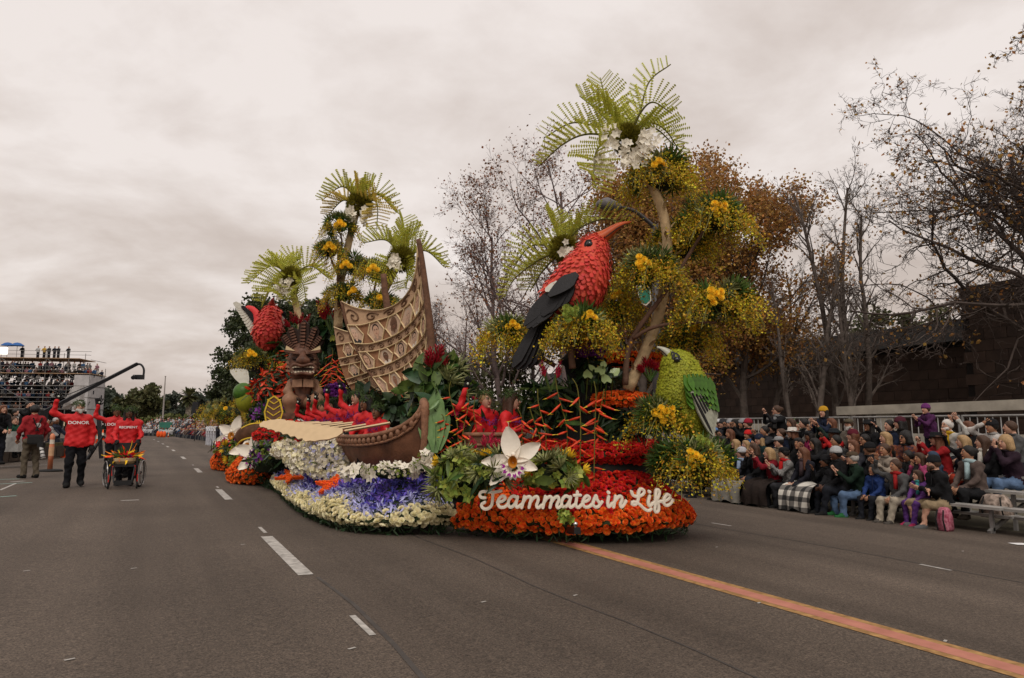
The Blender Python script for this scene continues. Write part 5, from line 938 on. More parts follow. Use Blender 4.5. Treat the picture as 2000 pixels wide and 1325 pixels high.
C_ = [[(100, 475), (200, 520), (330, 540), (430, 525), (520, 475), (590, 390), (630, 270), (645, 120), (650, 45)], [(140, 645), (240, 645), (330, 620), (430, 590), (520, 545), (590, 490), (640, 410), (672, 330), (692, 250)], [(195, 780), (300, 780), (400, 755), (500, 710), (580, 650), (640, 580), (680, 510), (702, 440)], [(220, 840), (330, 832), (430, 805), (520, 760), (600, 700), (650, 640), (690, 570), (708, 500)], [(285, 965), (380, 945), (480, 905), (560, 860), (630, 800), (680, 740), (718, 650)], [(325, 1020), (420, 1000), (520, 960), (600, 905), (660, 840), (700, 780), (722, 715)], [(405, 1135), (500, 1110), (580, 1065), (650, 1010), (700, 950), (724, 920)], [(455, 1175), (520, 1155), (590, 1120), (650, 1075), (700, 1015), (726, 975)], [(522, 1230), (530, 1240), (545, 1250), (570, 1245), (600, 1230), (640, 1200)]]
def d_main(x, y): u = (x - 665) / 175.; return 11.0 + 1.3 * (1 - u) + .35 * math.sin(math.pi * min(max(u, 0), 1)) 
sm_, pt, nb, cv = sail(C_, d_main, thing('sail', pd(785, 800, 11.4), 'large brown crab claw sail with rows of hexagonal portraits', 'sail'), 'sail', None)
MAINU = {1: [.02, .24, .43, .60, .76, .91], 3: [.03, .26, .46, .66, .85], 5: [.02, .25, .48, .72, .93]}
for b in range(nb):
    if b in (0, 2, 4, 6):
        pn = panel(sm_, pt, b, 0, 1, 0, 1, SAILT if b == 0 else M('sail_mid_tan', (.37, .235, .145), .85, .12, 20), 0, 'sail_band')
        nk = 6 if b == 0 else 9
        for k in range(nk): koru(pn, pt, b, (k + .5) / nk * (.98), .42 / nk, 1 if k % 2 else -1, .02 if b == 0 else .014)
    elif b < 7:
        pn = panel(sm_, pt, b, 0, 1, 0, 1, SAILB, 0, 'sail_panel')
        for k, uc in enumerate(MAINU[b]): portrait(pn, pt, b, uc + .02, .088 if uc < .7 else .07, 10 * b + k)
    else:
        pn = panel(sm_, pt, b, 0, 1, 0, 1, HEXF, 0, 'sail_foot')
        for k in range(6): rib(pn, pt, b, [(k / 6., 0), (k / 6. + .08, .5), (k / 6. + .16, 1)], 0, .012, SAILL, 'lattice', .018); rib(pn, pt, b, [(k / 6. + .16, 0), (k / 6. + .08, .5), (k / 6., 1)], 0, .014, SAILL, 'lattice', .018)
    for v, mt in ((0, SAILL),): rib(sm_, pt, b, [(u, .0) for u in np.linspace(0, 1, 24)], 0, .03, mt, 'sail_batten', .018)
lp = np.concatenate([[(640 + c[0][0] * SK, 460 + c[0][1] * SK)] for c in C_]); MB().add(*tube(cr([pd(x, y, d_main(x, y)) for x, y in lp], 30), .028, 8)).build('boom', BROWN, can, smooth=True)
mp_ = [(815, 468), (821, 500), (829, 560), (836, 620), (841, 680), (843, 740), (842, 800), (838, 840)]; V, F = tube(cr([pd(x + 2, y, 10.95) for x, y in mp_], 30), np.linspace(.04, .085, 30), 10); MB().add(V, F).build('mast', BROWN, can, smooth=True)
D_ = [[(45, 660), (140, 692), (300, 720)], [(62, 788), (170, 770), (320, 745)], [(78, 888), (210, 860), (340, 820)], [(92, 938), (225, 912), (350, 870)], [(128, 1038), (280, 990), (380, 950)], [(150, 1075), (300, 1020), (400, 980)], [(195, 1150), (400, 1110), (470, 1060)], [(300, 1200), (420, 1180), (500, 1130)]]
d2 = lambda x, y: 13.3 - .004 * (x - 650)
s2_, pt2, nb2, cv2 = sail(D_, d2, thing('sail', pd(690, 790, 13.2), 'smaller patterned sail half hidden behind the large sail', 'sail'), 'sail', None)
for b in range(nb2):
    if b % 2 == 0:
        pn = panel(s2_, pt2, b, 0, 1, 0, 1, M('sail_mid_tan', (0, 0, 0)), 0, 'sail_band', 20)
        for k in range(3): koru(pn, pt2, b, (k + .5) / 3., .14, 1 if k % 2 else -1, .018)
    else:
        pn = panel(s2_, pt2, b, 0, 1, 0, 1, SAILB, 0, 'sail_panel', 20)
        for k, uc in enumerate((.30, .62)): portrait(pn, pt2, b, uc, .14, 70 + 10 * b + k)
    rib(s2_, pt2, b, [(u, 0) for u in np.linspace(0, 1, 12)], 0, .03, SAILL, 'sail_batten', .018)
MB().add(*tube(cr([pd(x, y, 13.2) for x, y in ((749, 536), (752, 570), (757, 602), (760, 640))], 10), np.linspace(.06, .085, 10), 8)).build('rear_mast', BROWN, can, smooth=True)
# ================================================================ tiki
TIKI = M('tiki_wood', (.085, .034, .018), .55, .4, 7, bump=.4, alt=(.18, .08, .048)); TIKD = M('tiki_dark', (.028, .014, .010), .8, .3, 8); TIKL = M('tiki_light_wood', (.27, .145, .085), .6, .2, 8, bump=.3); BONE = M('tiki_teeth', (.55, .46, .34), .6)
tb = pd(592, 800, 16.8); tk = thing('tiki_statue', tb, 'carved brown wooden tiki figure with plumed headdress on the float', 'statue'); s = 16.8 / 1333
def tp(x, y, z=0.): return pd(x, y, 16.8 - z)        # photo point, depth towards viewer
mb = MB(); add_blob(mb, [(tp(592, 745), tp(592, 775), .21, .17, 0), (tp(578, 748), tp(606, 748), .15, .15, 0), (tp(592, 780), tp(592, 786), .18, .18, 0)], .04, .04); mb.build('torso', TIKI, tk, smooth=True)
MB().add(*slab([(-.26, -.06), (-.24, .12), (-.02, .14), (-.01, -.05)], tp(592, 752, .30), VR, UP, .1)).build('chest_plate', TIKL, tk); MB().add(*slab([(.26, -.06), (.24, .12), (.02, .14), (.01, -.05)], tp(592, 752, .30), VR, UP, .1)).build('chest_plate', TIKL, tk)
for sd in (-1, 1):
    X = lambda x: 592 + sd * x
    mb = MB(); add_blob(mb, [(tp(X(22), 748), tp(X(30), 765, .05), .11, .10, 0), (tp(X(30), 765, .05), tp(X(15), 785, .22), .10, .08, 0)], .03, .02); mb.build('arm', TIKL, tk, smooth=True)
    mb = MB(); add_blob(mb, [(tp(X(10), 788), tp(X(27), 782, .35), .17, .16, 0), (tp(X(27), 782, .35), tp(X(22), 808, .25), .15, .14, 0)], .04, .03); mb.build('leg', TIKL, tk, smooth=True); MB().add(*box(tp(X(24), 813, .35), (.32, .42, .14), np.array([VR, VF, UP]))).build('foot', TIKI, tk)
mb = MB(); add_blob(mb, [(tp(580, 712, .08), tp(604, 712, .08), .23, .23, 0), (tp(579, 700, .12), tp(605, 700, .12), .17, .17, 0), (tp(592, 725, .05), tp(592, 736), .31, .27, 0), (tp(592, 684), tp(592, 700, .05), .24, .26, 0)], .04, .04); hdm = mb.build('head', TIKI, tk, smooth=True)
def tbx(x, y, z, w_, h, t_, mat, nm, par=None, rot=0.): c_, s_ = math.cos(rot), math.sin(rot); MB().add(*box(tp(x, y, z), (w_, t_, h), np.array([VR * c_ + UP * s_, VF, UP * c_ - VR * s_]))).build(nm, mat, par or tk)
tbx(592, 721, .38, .56, .20, .1, TIKD, 'mouth', hdm); MB().add(*tube(cr([tp(569, 720, .42), tp(575, 712, .46), tp(592, 715, .48), tp(609, 712, .46), tp(615, 720, .42), tp(608, 731, .44), tp(592, 729, .47), tp(576, 731, .44), tp(569, 720, .42)], 40), .04, 8)).build('lips', TIKI, hdm, smooth=True)
for k in range(8): x = 572 + k * 5.7; tbx(x, 716 + (1 if k in (0, 7) else 0), .44, .055, .06, .05, BONE, 'tooth', hdm); tbx(x, 727, .44, .05, .05, .05, BONE, 'tooth', hdm)
mb = MB(); add_blob(mb, [(tp(592, 690, .3), tp(592, 704, .44), .07, .12, 0), (tp(584, 705, .42), tp(600, 705, .42), .075, .075, 0)], .025, .02); mb.build('nose', TIKI, hdm, smooth=True)
for sd in (-1, 1):
    MB().add(*slab([(0, 0), (.34, .05), (.36, .12), (.05, .05)], tp(592 + sd * 6, 693, .36), VR * sd, UP, .14)).build('brow', TIKI, hdm); mb = MB(); mb.add(*ball(tp(592 + sd * 14, 701, .30), (.09, .09, .05), 10, 8)); mb.build('eye', TIKD, hdm, smooth=True)
    for k in range(4): tbx(592 + sd * 24, 702 + k * 8, .08, .12, .05, .4, TIKL, 'ear_ridge', hdm, sd * .2)
    MB().add(*slab([(0, 0), (.24, .03), (.22, .13)], tp(592 + sd * 15, 686, .25), VR * sd, UP, .05)).build('brow_flare', SAILL, hdm)
for k, (dx, top, tw) in enumerate(((-1.0, 650, -.62), (-.55, 640, -.34), (0, 632, .02), (.5, 640, .36), (.95, 652, .66))):
    b0 = tp(592 + dx * 12, 690, .12 - .1 * abs(dx)); D = nrm(UP * math.cos(tw) + VR * math.sin(tw)); L = (690 - top) * s * 1.12; Sx = np.cross(D, -VF); pl = MB().add(*slab([(-.05, 0), (-.15, .45), (-.12, .85), (0, 1), (.12, .85), (.15, .45), (.05, 0)] * np.array([1, L]), b0, Sx, D, .12)).build('plume', TIKD, tk)
    for j in range(9): f = .08 + .1 * j; MB().add(*box(b0 + D * L * f - VF * .09, (.13 * (1 - .3 * abs(f - .5)), .09, L * .06), np.array([Sx, VF, D]))).build('plume_ridge', TIKI, pl)
# ================================================================ birds
FEATH = templ((np.array([[0, 0, 0], [.35, .42, .10], [.8, .36, .16], [1.05, 0, .17], [.8, -.36, .16], [.35, -.42, .10], [.5, 0, .22]]), [(0, 6, 1), (1, 6, 2), (2, 6, 3), (3, 6, 4), (4, 6, 5), (5, 6, 0)]))
BRED = M('red_petal_feather', (.62, .050, .036), .6, .12, 30, island=.16, hue=.006, trans=.08, alt=(.66, .075, .05)); BBLK = M('black_feather', (.012, .011, .012), .6, .3, 20, bump=.3); BBEAK = M('orange_beak', (.42, .07, .012), .45, .2, 6); BGRN = M('lime_bird_body', (.25, .26, .014), .7, .15, 20, bump=.3); BGR2 = M('green_wing_leaf', (.06, .155, .014), .45, .3, 12, island=.3); BGRY = M('grey_wing_feather', (.33, .33, .26), .7, .25, 14, bump=.2); WHT = M('pale_bird_feather', (.62, .60, .52), .7, .1, 10); EYE_ = M('glossy_black_eye', (.01, .01, .01), .08, .1, 5, spec=.6)
def feathers(t, V, Q, tail, s, n, nm, mat, many, T=FEATH, limit=300, seed=1, keep=None):
    rg = np.random.default_rng(seed); a, b, c_, d_ = V[Q[:, 0]], V[Q[:, 1]], V[Q[:, 2]], V[Q[:, 3]]; N = np.cross(c_ - a, d_ - b); ar = np.linalg.norm(N, axis=1); k = rg.choice(len(Q), n, p=ar / ar.sum()); P = (a[k] + b[k] + c_[k] + d_[k]) / 4 + rg.normal(0, .01, (n, 3)); NN = N[k] / ar[k][:, None]; k2 = thin(P, s * .62, rg); P, NN = P[k2], NN[k2]
    if keep is not None: m = keep(P); P, NN = P[m], NN[m]
    X = tail - NN * (NN @ tail)[:, None]; X /= np.linalg.norm(X, axis=1, keepdims=True) + 1e-9; X = X + rg.normal(0, .12, X.shape) + NN * .25; X /= np.linalg.norm(X, axis=1, keepdims=True); Y = np.cross(NN, X); Y /= np.linalg.norm(Y, axis=1, keepdims=True); A = np.stack([X, Y, np.cross(X, Y)], 1)
    vis = (NN @ -VF) > -.1; o = np.argsort(~vis); pieces(nm, T, mat, P[o] + NN[o] * .0, A[o], s * rg.uniform(.85, 1.15, len(P)), t, many, limit)
def leafslab(a, b, w_, nf, t_=.03, tip=.12, n=8, mid=.5):
    a, b = np.asarray(a), np.asarray(b); X = nrm(b - a); Y = nrm(np.cross(nf, X)); L = np.linalg.norm(b - a); u = np.linspace(0, 1, n); hw_ = w_ / 2 * np.sin(np.clip(u / mid * math.pi / 2, .35, math.pi / 2)) * np.where(u > 1 - tip, np.sqrt(np.clip((1 - u) / tip, .05, 1)), 1); pl = [(L * x, h) for x, h in zip(u, hw_)] + [(L * x, -h) for x, h in zip(u[::-1], hw_[::-1])]; return slab(pl, a, X, Y, t_)
# big red bird
bd = 9.25; rbp = lambda x, y, z=0.: pd(x, y, bd - z)
rb_ = thing('red_bird_sculpture', rbp(1115, 615), 'huge red bird sculpture with curved orange beak and black wing', 'bird sculpture')
mb = MB(); V = add_blob(mb, [(rbp(1160, 484), rbp(1158, 500), .185, .20, 0), (rbp(1158, 500), rbp(1143, 540), .19, .30, 0), (rbp(1143, 540), rbp(1135, 565), .30, .28, 0), (rbp(1135, 565), rbp(1110, 590), .27, .15, 0), (rbp(1130, 525), rbp(1085, 575), .2, .16, 0), (rbp(1085, 575), rbp(1062, 612), .16, .10, 0)], .035, .05); body = mb.build('body', BRED, rb_, smooth=True)
Vb, Qb = np.concatenate(mb.V), mb.F[0][0]; feathers(rb_, Vb, Qb, nrm(rbp(1090, 600) - rbp(1160, 480)), .075, 9000, 'breast_feather', BRED, 'breast_feathers', keep=lambda P: P[:, 2] < rbp(1150, 508)[2])
feathers(rb_, Vb, Qb, nrm(rbp(1090, 600) - rbp(1160, 480)), .045, 9000, 'head_feather', BRED, 'head_feathers', limit=60, seed=2, keep=lambda P: (P[:, 2] >= rbp(1150, 508)[2]) & (np.linalg.norm(P - rbp(1151, 478, .165), axis=1) > .10))
MB().add(*tube(cr([rbp(1158, 474), rbp(1180, 462), rbp(1200, 447), rbp(1216, 438), rbp(1232, 434)], 16), np.linspace(.125, .012, 16) ** 1.0, 10)).build('beak', BBEAK, rb_, smooth=True); MB().add(*tube(cr([rbp(1172, 470, .11), rbp(1190, 458, .09), rbp(1206, 446, .06), rbp(1222, 438, .02)], 10), .008, 5)).build('beak_line', TIKD, rb_)
e_ = MB().add(*ball(rbp(1151, 478, .175), .055, 14, 10)).build('eye', EYE_, rb_, smooth=True); MB().add(*tube([rbp(1151 + 8.6 * math.cos(a), 478 + 8.6 * math.sin(a), .18) for a in np.linspace(0, 6.2832, 20)], .012, 6)).build('eye_ring', BBLK, rb_)
nf = nrm(-VF - VR * .45 + UP * .2); wv = []
for k, (x0, y0, x1, y1, w_) in enumerate(((1121, 545, 1092, 600, .20), (1112, 546, 1072, 612, .20), (1104, 546, 1060, 618, .20), (1114, 556, 1050, 632, .18), (1106, 558, 1040, 640, .18), (1098, 558, 1030, 642, .17), (1090, 560, 1024, 636, .15), (1085, 560, 1030, 622, .14))):
    MB().add(*leafslab(rbp(x0, y0, .32 - .018 * k), rbp(x1, y1, .30 - .02 * k), w_, nf, .03, .3)).build('wing_feather', BBLK, rb_)
MB().add(*leafslab(rbp(1128, 536, .33), rbp(1072, 580, .345), .22, nf, .05, .55, mid=.35)).build('wing_covert', BBLK, rb_); MB().add(*leafslab(rbp(1088, 550, .26), rbp(1066, 570, .22), .08, nf, .03)).build('white_wing_patch', WHT, rb_)
for k, (x1, y1) in enumerate(((1002, 718), (1010, 722), (1022, 722), (1034, 720), (1046, 714))): MB().add(*leafslab(rbp(1066 + 2 * k, 600 + 2 * k, .1 - .015 * k), rbp(x1, y1, .05 - .02 * k), .15, nf, .03, .06, mid=.75)).build('tail_feather', BBLK, rb_)
for x in (1108, 1122): MB().add(*tube([rbp(x, 592), rbp(x + 2, 618)], .03, 6)).build('leg', BBEAK, rb_)
# big green bird
gd_ = 8.95; gp = lambda x, y, z=0.: pd(x, y, gd_ - z)
gb_ = thing('green_bird_sculpture', gp(1340, 850), 'large lime green bird sculpture looking up beside the roses', 'bird sculpture')
mb = MB(); add_blob(mb, [(gp(1322, 712), gp(1326, 722), .16, .19, 0), (gp(1326, 722), gp(1328, 770), .18, .245, 0), (gp(1328, 770), gp(1338, 805), .25, .235, 0), (gp(1338, 805), gp(1364, 850), .22, .11, 0), (gp(1345, 745), gp(1370, 790), .17, .15, 0)], .035, .05); Vb, Qb = np.concatenate(mb.V), mb.F[0][0]; mb.build('body', BGRN, gb_, smooth=True)
feathers(gb_, Vb, Qb, nrm(gp(1350, 850) - gp(1325, 700)), .026, 30000, 'body_bud', M('lime_bud', (.27, .28, .015), .6, .15, 20, island=.2, hue=.01), 'body_buds', T=BUD, limit=0, seed=3)
MB().add(*tube(cr([gp(1320, 703), gp(1308, 694), gp(1296, 684), gp(1283, 678)], 14), np.linspace(.105, .012, 14), 10)).build('beak', M('horn_beak', (.42, .42, .34), .4, .15, 8), gb_, smooth=True); MB().add(*tube(cr([gp(1316, 708, .1), gp(1306, 698, .09), gp(1294, 687, .05), gp(1286, 681, .02)], 10), .008, 5)).build('beak_line', TIKD, gb_)
MB().add(*leafslab(gp(1312, 688, .14), gp(1328, 708, .2), .10, -VF, .03)).build('eye_mask', BBLK, gb_); MB().add(*ball(gp(1322, 703, .20), .042, 14, 10)).build('eye', EYE_, gb_, smooth=True)
nf = nrm(-VF + VR * .55 + UP * .15)
for k in range(5): MB().add(*leafslab(gp(1350 + 7 * k, 765 + 2 * k, .38 - .04 * k), gp(1394 + 1.5 * k, 852 - 9 * k, .2 - .04 * k), .13, nf, .025, .2)).build('wing_feather', BGRY, gb_); MB().add(*leafslab(gp(1352 + 7 * k, 768 + 2 * k, .405 - .04 * k), gp(1391 + 1.5 * k, 848 - 9 * k, .225 - .04 * k), .035, nf, .02, .2)).build('wing_quill', BBLK, gb_)
for r_ in (3, 2, 1, 0):
    for k in range(7):
        x0, y0 = 1336 + 8.2 * k + 1.5 * r_, 733 + 12 * r_ + 5 * (k / 6.) - 5 * math.sin(k / 6. * 3.1); z0 = .36 - .0052 * (x0 - 1340) + .012 * (3 - r_) - .03 * (k < 1); MB().add(*leafslab(gp(x0, y0, z0), gp(x0 + 10 + 1.2 * r_, y0 + 31, z0 + .015), .105, nf, .016, .45, mid=.6)).build('wing_leaf', BGR2, gb_)
for k in range(4): MB().add(*leafslab(gp(1375 + 3 * k, 838, .05 - .02 * k), gp(1393 + 4 * k, 897 - 3 * k, 0 - .02 * k), .06, nf, .02)).build('tail_feather', BGRY if k % 2 else WHT, gb_)
# rear red bird in flight
rd = 19.8; rp = lambda x, y, z=0.: pd(x, y, rd - z)
r2 = thing('red_bird_sculpture', rp(524, 668), 'rear red bird sculpture with spread white wings beside the tiki', 'bird sculpture')
mb = MB(); add_blob(mb, [(rp(530, 606, -.1), rp(528, 618), .16, .24, 0), (rp(528, 618), rp(523, 648, .1), .26, .40, 0), (rp(523, 648, .1), rp(522, 664, .05), .38, .28, 0)], .06, .06); Vb, Qb = np.concatenate(mb.V), mb.F[0][0]; mb.build('body', BRED, r2, smooth=True); feathers(r2, Vb, Qb, nrm(-UP), .12, 6000, 'breast_feather', BRED, 'breast_feathers', limit=200, seed=5)
MB().add(*tube(cr([rp(530, 603, -.1), rp(531, 592, 0), rp(534, 582, .12)], 10), np.linspace(.15, .015, 10), 8)).build('beak', M('dark_red_beak', (.22, .02, .012), .5), r2, smooth=True)
nw = nrm(-VF - VR * .2); MB().add(*tube(cr([rp(506, 640, .1), rp(500, 612, .05), rp(486, 601, 0), rp(476, 604, 0)], 16), [.17, .15, .14, .13, .12, .11, .11, .10, .1, .09, .09, .08, .07, .06, .05, .03], 8, flat=.5, up=VF)).build('wing_arm', BRED, r2, smooth=True)
for k in range(11): f = k / 10.; x0, y0 = 482 + 20 * f, 604 + 8 * f + 12 * f * f; x1, y1 = 456 + 36 * f, 598 + 6 * f + 52 * f ** .9 - 6 * (1 - f); MB().add(*leafslab(rp(x0, y0, .02), rp(x1, y1, -.01 - .005 * k), .15, nw, .02, .15)).build('wing_feather', WHT, r2); MB().add(*leafslab(rp(x0, y0, .06), rp(x0 + (x1 - x0) * .42, y0 + (y1 - y0) * .42, .04), .10, nw, .02, .3)).build('wing_covert', BBLK, r2)
MB().add(*tube(cr([rp(540, 640, .0), rp(544, 614, .05), rp(551, 608, 0)], 10), np.linspace(.14, .06, 10), 8, flat=.5, up=VF)).build('wing_arm', BRED, r2, smooth=True)
for k in range(6): f = k / 5.; MB().add(*leafslab(rp(549 - 2 * f, 610 + 10 * f, .0), rp(559 - 6 * f, 614 + 22 * f, -.1), .09, nw, .02)).build('wing_feather', WHT if k > 2 else BBLK, r2)
for k in range(6): MB().add(*leafslab(rp(515 + 3.4 * k, 676, .1 - .02 * k), rp(494 + 7 * k, 734 - 3 * abs(k - 2.5), .05 - .03 * k), .17, -VF, .03, .06, mid=.85)).build('tail_feather', BBLK, r2)
# rear green bird
qd = 20.9; qp = lambda x, y, z=0.: pd(x, y, qd - z)
g2 = thing('green_bird_sculpture', qp(480, 800), 'rear green bird sculpture with raised white tail at the float tail', 'bird sculpture')
mb = MB(); add_blob(mb, [(qp(478, 766), qp(484, 784), .30, .33, 0), (qp(484, 784), qp(492, 778, .1), .28, .17, 0)], .06, .06); mb.build('body', BGRN, g2, smooth=True)
for k in range(7): MB().add(*leafslab(qp(472 + 2.2 * k, 748 + abs(k - 3), .1), qp(450 + 5 * k, 722 - 2 * math.sin(k / 6 * 3.1), .0), .12, -VF, .02, .15)).build('tail_feather', WHT, g2); MB().add(*leafslab(qp(476 + 1.5 * k, 750 + k, .2 - .01 * k), qp(461 + 1.2 * k, 776 - 2 * k, .2), .05, -VF, .02)).build('wing_feather', WHT, g2)
MB().add(*ball(qp(476, 767, .06), (.315, .31, .30), 14, 10)).build('wing_back', BGR2, g2, smooth=True); MB().add(*ball(qp(494, 776, .27), .035, 8, 6)).build('eye', EYE_, g2); MB().add(*tube([qp(497, 780, .15), qp(503, 784, .2)], [.06, .01], 8)).build('beak', M('horn_beak', (0, 0, 0)), g2)
# ================================================================ people
SKN = [M('skin_light', (.52, .29, .20), .55, .08, 30), M('skin_tan', (.38, .19, .11), .55, .08, 30), M('skin_brown', (.17, .075, .04), .5, .1, 30), M('skin_dark', (.105, .046, .027), .5, .1, 30)]
FACE_D = M('eye_brow_dark', (.02, .014, .012), .5); LIP = [M('lips_pink', (.36, .12, .095), .5), M('lips_pink', (0, 0, 0)), M('lips_brown', (.11, .04, .03), .5), M('lips_brown', (0, 0, 0))]; EWH = M('eye_white', (.6, .58, .55), .4); GLOVE = M('black_glove', (.012, .012, .012), .8, .2, 30)
def cloth(c, var=.25, alt=None, nm=None, sc_=9):
    c = tuple(x * (.62 if max(c) < .07 else .85) for x in c); k = nm or 'cloth_%02x%02x%02x' % tuple(int(min(x, 1) ** .4545 * 255) for x in c); return M(k, c, .85, var, sc_, bump=.5, bscale=22, spec=.15, alt=alt)
HAIRC = {'black': M('hair_black', (.012, .010, .009), .5, .3, 60, bump=.4), 'brown': M('hair_brown', (.06, .03, .017), .5, .3, 60, bump=.4), 'blond': M('hair_blond', (.36, .23, .11), .5, .25, 60, bump=.4), 'grey': M('hair_grey', (.40, .38, .35), .6, .2, 60, bump=.4), 'auburn': M('hair_auburn', (.13, .05, .025), .5, .3, 60, bump=.4), 'white': M('hair_white', (.62, .58, .54), .6, .1, 60, bump=.4)}
def head_t():
    V, F = ball((0, 0, 0), (1, 1, 1), 18, 14); x, y, z = V[:, 0], V[:, 1], V[:, 2]; k = np.clip(-z, 0, 1); X = x * .077 * (1 - .30 * k ** 1.5); Y = y * .096 * (1 - .12 * k) - np.where(y < 0, .012 * k, -.004); Z = z * .118 - .008 * k
    Y = Y - .006 * np.exp(-((np.abs(X) - .03) / .02) ** 2 - ((Z - .035) / .012) ** 2) * (y < 0)
    W = np.stack([X, Y, Z], 1); P = [(W, F, 2)]
    nb_, nF = loft([np.array([[-.006, -.09, .022], [.006, -.09, .022], [0, -.098, .022]]), np.array([[-.016, -.095, -.022], [.016, -.095, -.022], [0, -.126, -.018]]), np.array([[-.012, -.092, -.032], [.012, -.092, -.032], [0, -.105, -.032]])]); P.append((nb_, nF, 2))
    for s in (-1, 1):
        P.append((*ball((s * .032, -.083, .016), (.013, .008, .006), 8, 5), 7)); P.append((*ball((s * .032, -.088, .016), (.006, .005, .006), 6, 4), 5)); P.append((*box((s * .033, -.090, .034), (.036, .01, .007)), 5)); P.append((*ball((s * .079, .008, .0), (.012, .02, .032), 8, 6), 2))
    P.append((*ball((0, -.091, -.052), (.026, .009, .008), 10, 5), 6)); P.append((*ball((0, -.082, -.095), (.022, .016, .018), 8, 6), 2)); return P
HEADP = head_t()
def hand_parts(kind):
    P = [(*ball((0, 0, -.05), (.040, .016, .052), 10, 6), 0)]; cu = .25 if kind == 'open' else 1.0
    for i, (x, l) in enumerate(((-.030, .062), (-.010, .075), (.011, .070), (.030, .055))):
        sp = x * (.55 if kind == 'open' else .1); P.append((*tube([(x, 0, -.085), (x + sp * .5, -.010 * cu * 2, -.085 - l * .45), (x + sp, -.03 * cu * 1.3, -.085 - l * (1 - .35 * (cu > .5))), (x + sp, -.045 * cu, -.085 - l * (1 - .5 * (cu > .5)))], [.0095, .009, .008, .006], 5), 0))
    P.append((*tube([(-.034, -.004, -.03), (-.058, -.014, -.055), (-.066, -.022, -.082)], [.012, .011, .008], 5), 0)); return P
HANDS = {'open': hand_parts('open'), 'curl': hand_parts('curl')}
def ik(S, T, a, b, pole):
    d = T - S; L = np.linalg.norm(d); L2 = min(L, (a + b) * .985); u = d / L; T = S + u * L2; x = (a * a - b * b + L2 * L2) / (2 * L2); h = math.sqrt(max(a * a - x * x, 0)); p = pole - u * np.dot(pole, u); return S + u * x + nrm(p) * h, T
POSES = {  # hand targets relative to the shoulder line centre: (x, y, z) right then left
 'lap': ((-.09, -.33, -.40), (.09, -.33, -.40)), 'clap': ((-.035, -.34, -.10), (.035, -.34, -.06)), 'phone': ((-.05, -.36, .10), (.05, -.36, .10)), 'wave': ((-.34, -.16, .30), (.09, -.33, -.40)), 'waveL': ((-.09, -.33, -.40), (.34, -.16, .30)), 'chin': ((-.06, -.22, .02), (.09, -.33, -.40)), 'fold': ((.10, -.25, -.25), (-.10, -.25, -.22)), 'down': ((-.27, .0, -.56), (.27, .0, -.56)), 'brow': ((-.12, -.14, .25), (.10, -.25, -.3)), 'highwave': ((-.40, -.06, .34), (.27, -.02, -.54)), 'push': ((-.22, -.30, -.40), (.22, -.30, -.40)), 'snap': ((-.05, -.25, .12), (.07, -.26, .08)), 'hang': ((-.27, -.12, -.48), (.24, -.18, -.46))}
def leaf_ring(mb, c, rx, ry, n, s, rg, m=0, tilt=0.):
    a = rg.uniform(0, 6.28, n); P = c + np.stack([rx * np.cos(a), ry * np.sin(a), rg.normal(0, .018, n) - tilt * np.sin(a)], 1); N = np.stack([np.cos(a), np.sin(a), np.full(n, .5)], 1) + rg.normal(0, .5, (n, 3)); scat(mb, BLADE, P, align(N, rg.uniform(0, 6.28, n)), s * rg.uniform(.6, 1.2, n), m)
LEIG = M('fern_lei', (.045, .075, .016), .6, .3, 20, island=.4, trans=.1); LEIP = M('purple_lei', (.11, .012, .13), .6, .2, 20, island=.4)
FONTC = {}
def text_mesh(txt, h, mat, ext=.004, bold=.02):
    cu = bpy.data.curves.new('t', 'FONT'); cu.body = txt; cu.size = 1; cu.align_x = 'CENTER'; cu.extrude = .02; cu.offset = bold; o = bpy.data.objects.new('t', cu); COL.objects.link(o); dg = bpy.context.evaluated_depsgraph_get(); me = bpy.data.meshes.new_from_object(o.evaluated_get(dg)); bpy.data.objects.remove(o); n = len(me.vertices); v = np.empty(n * 3, np.float32); me.vertices.foreach_get('co', v); v = v.reshape(-1, 3); F = [tuple(p.vertices) for p in me.polygons]; return v * h, F
_pc = [0]
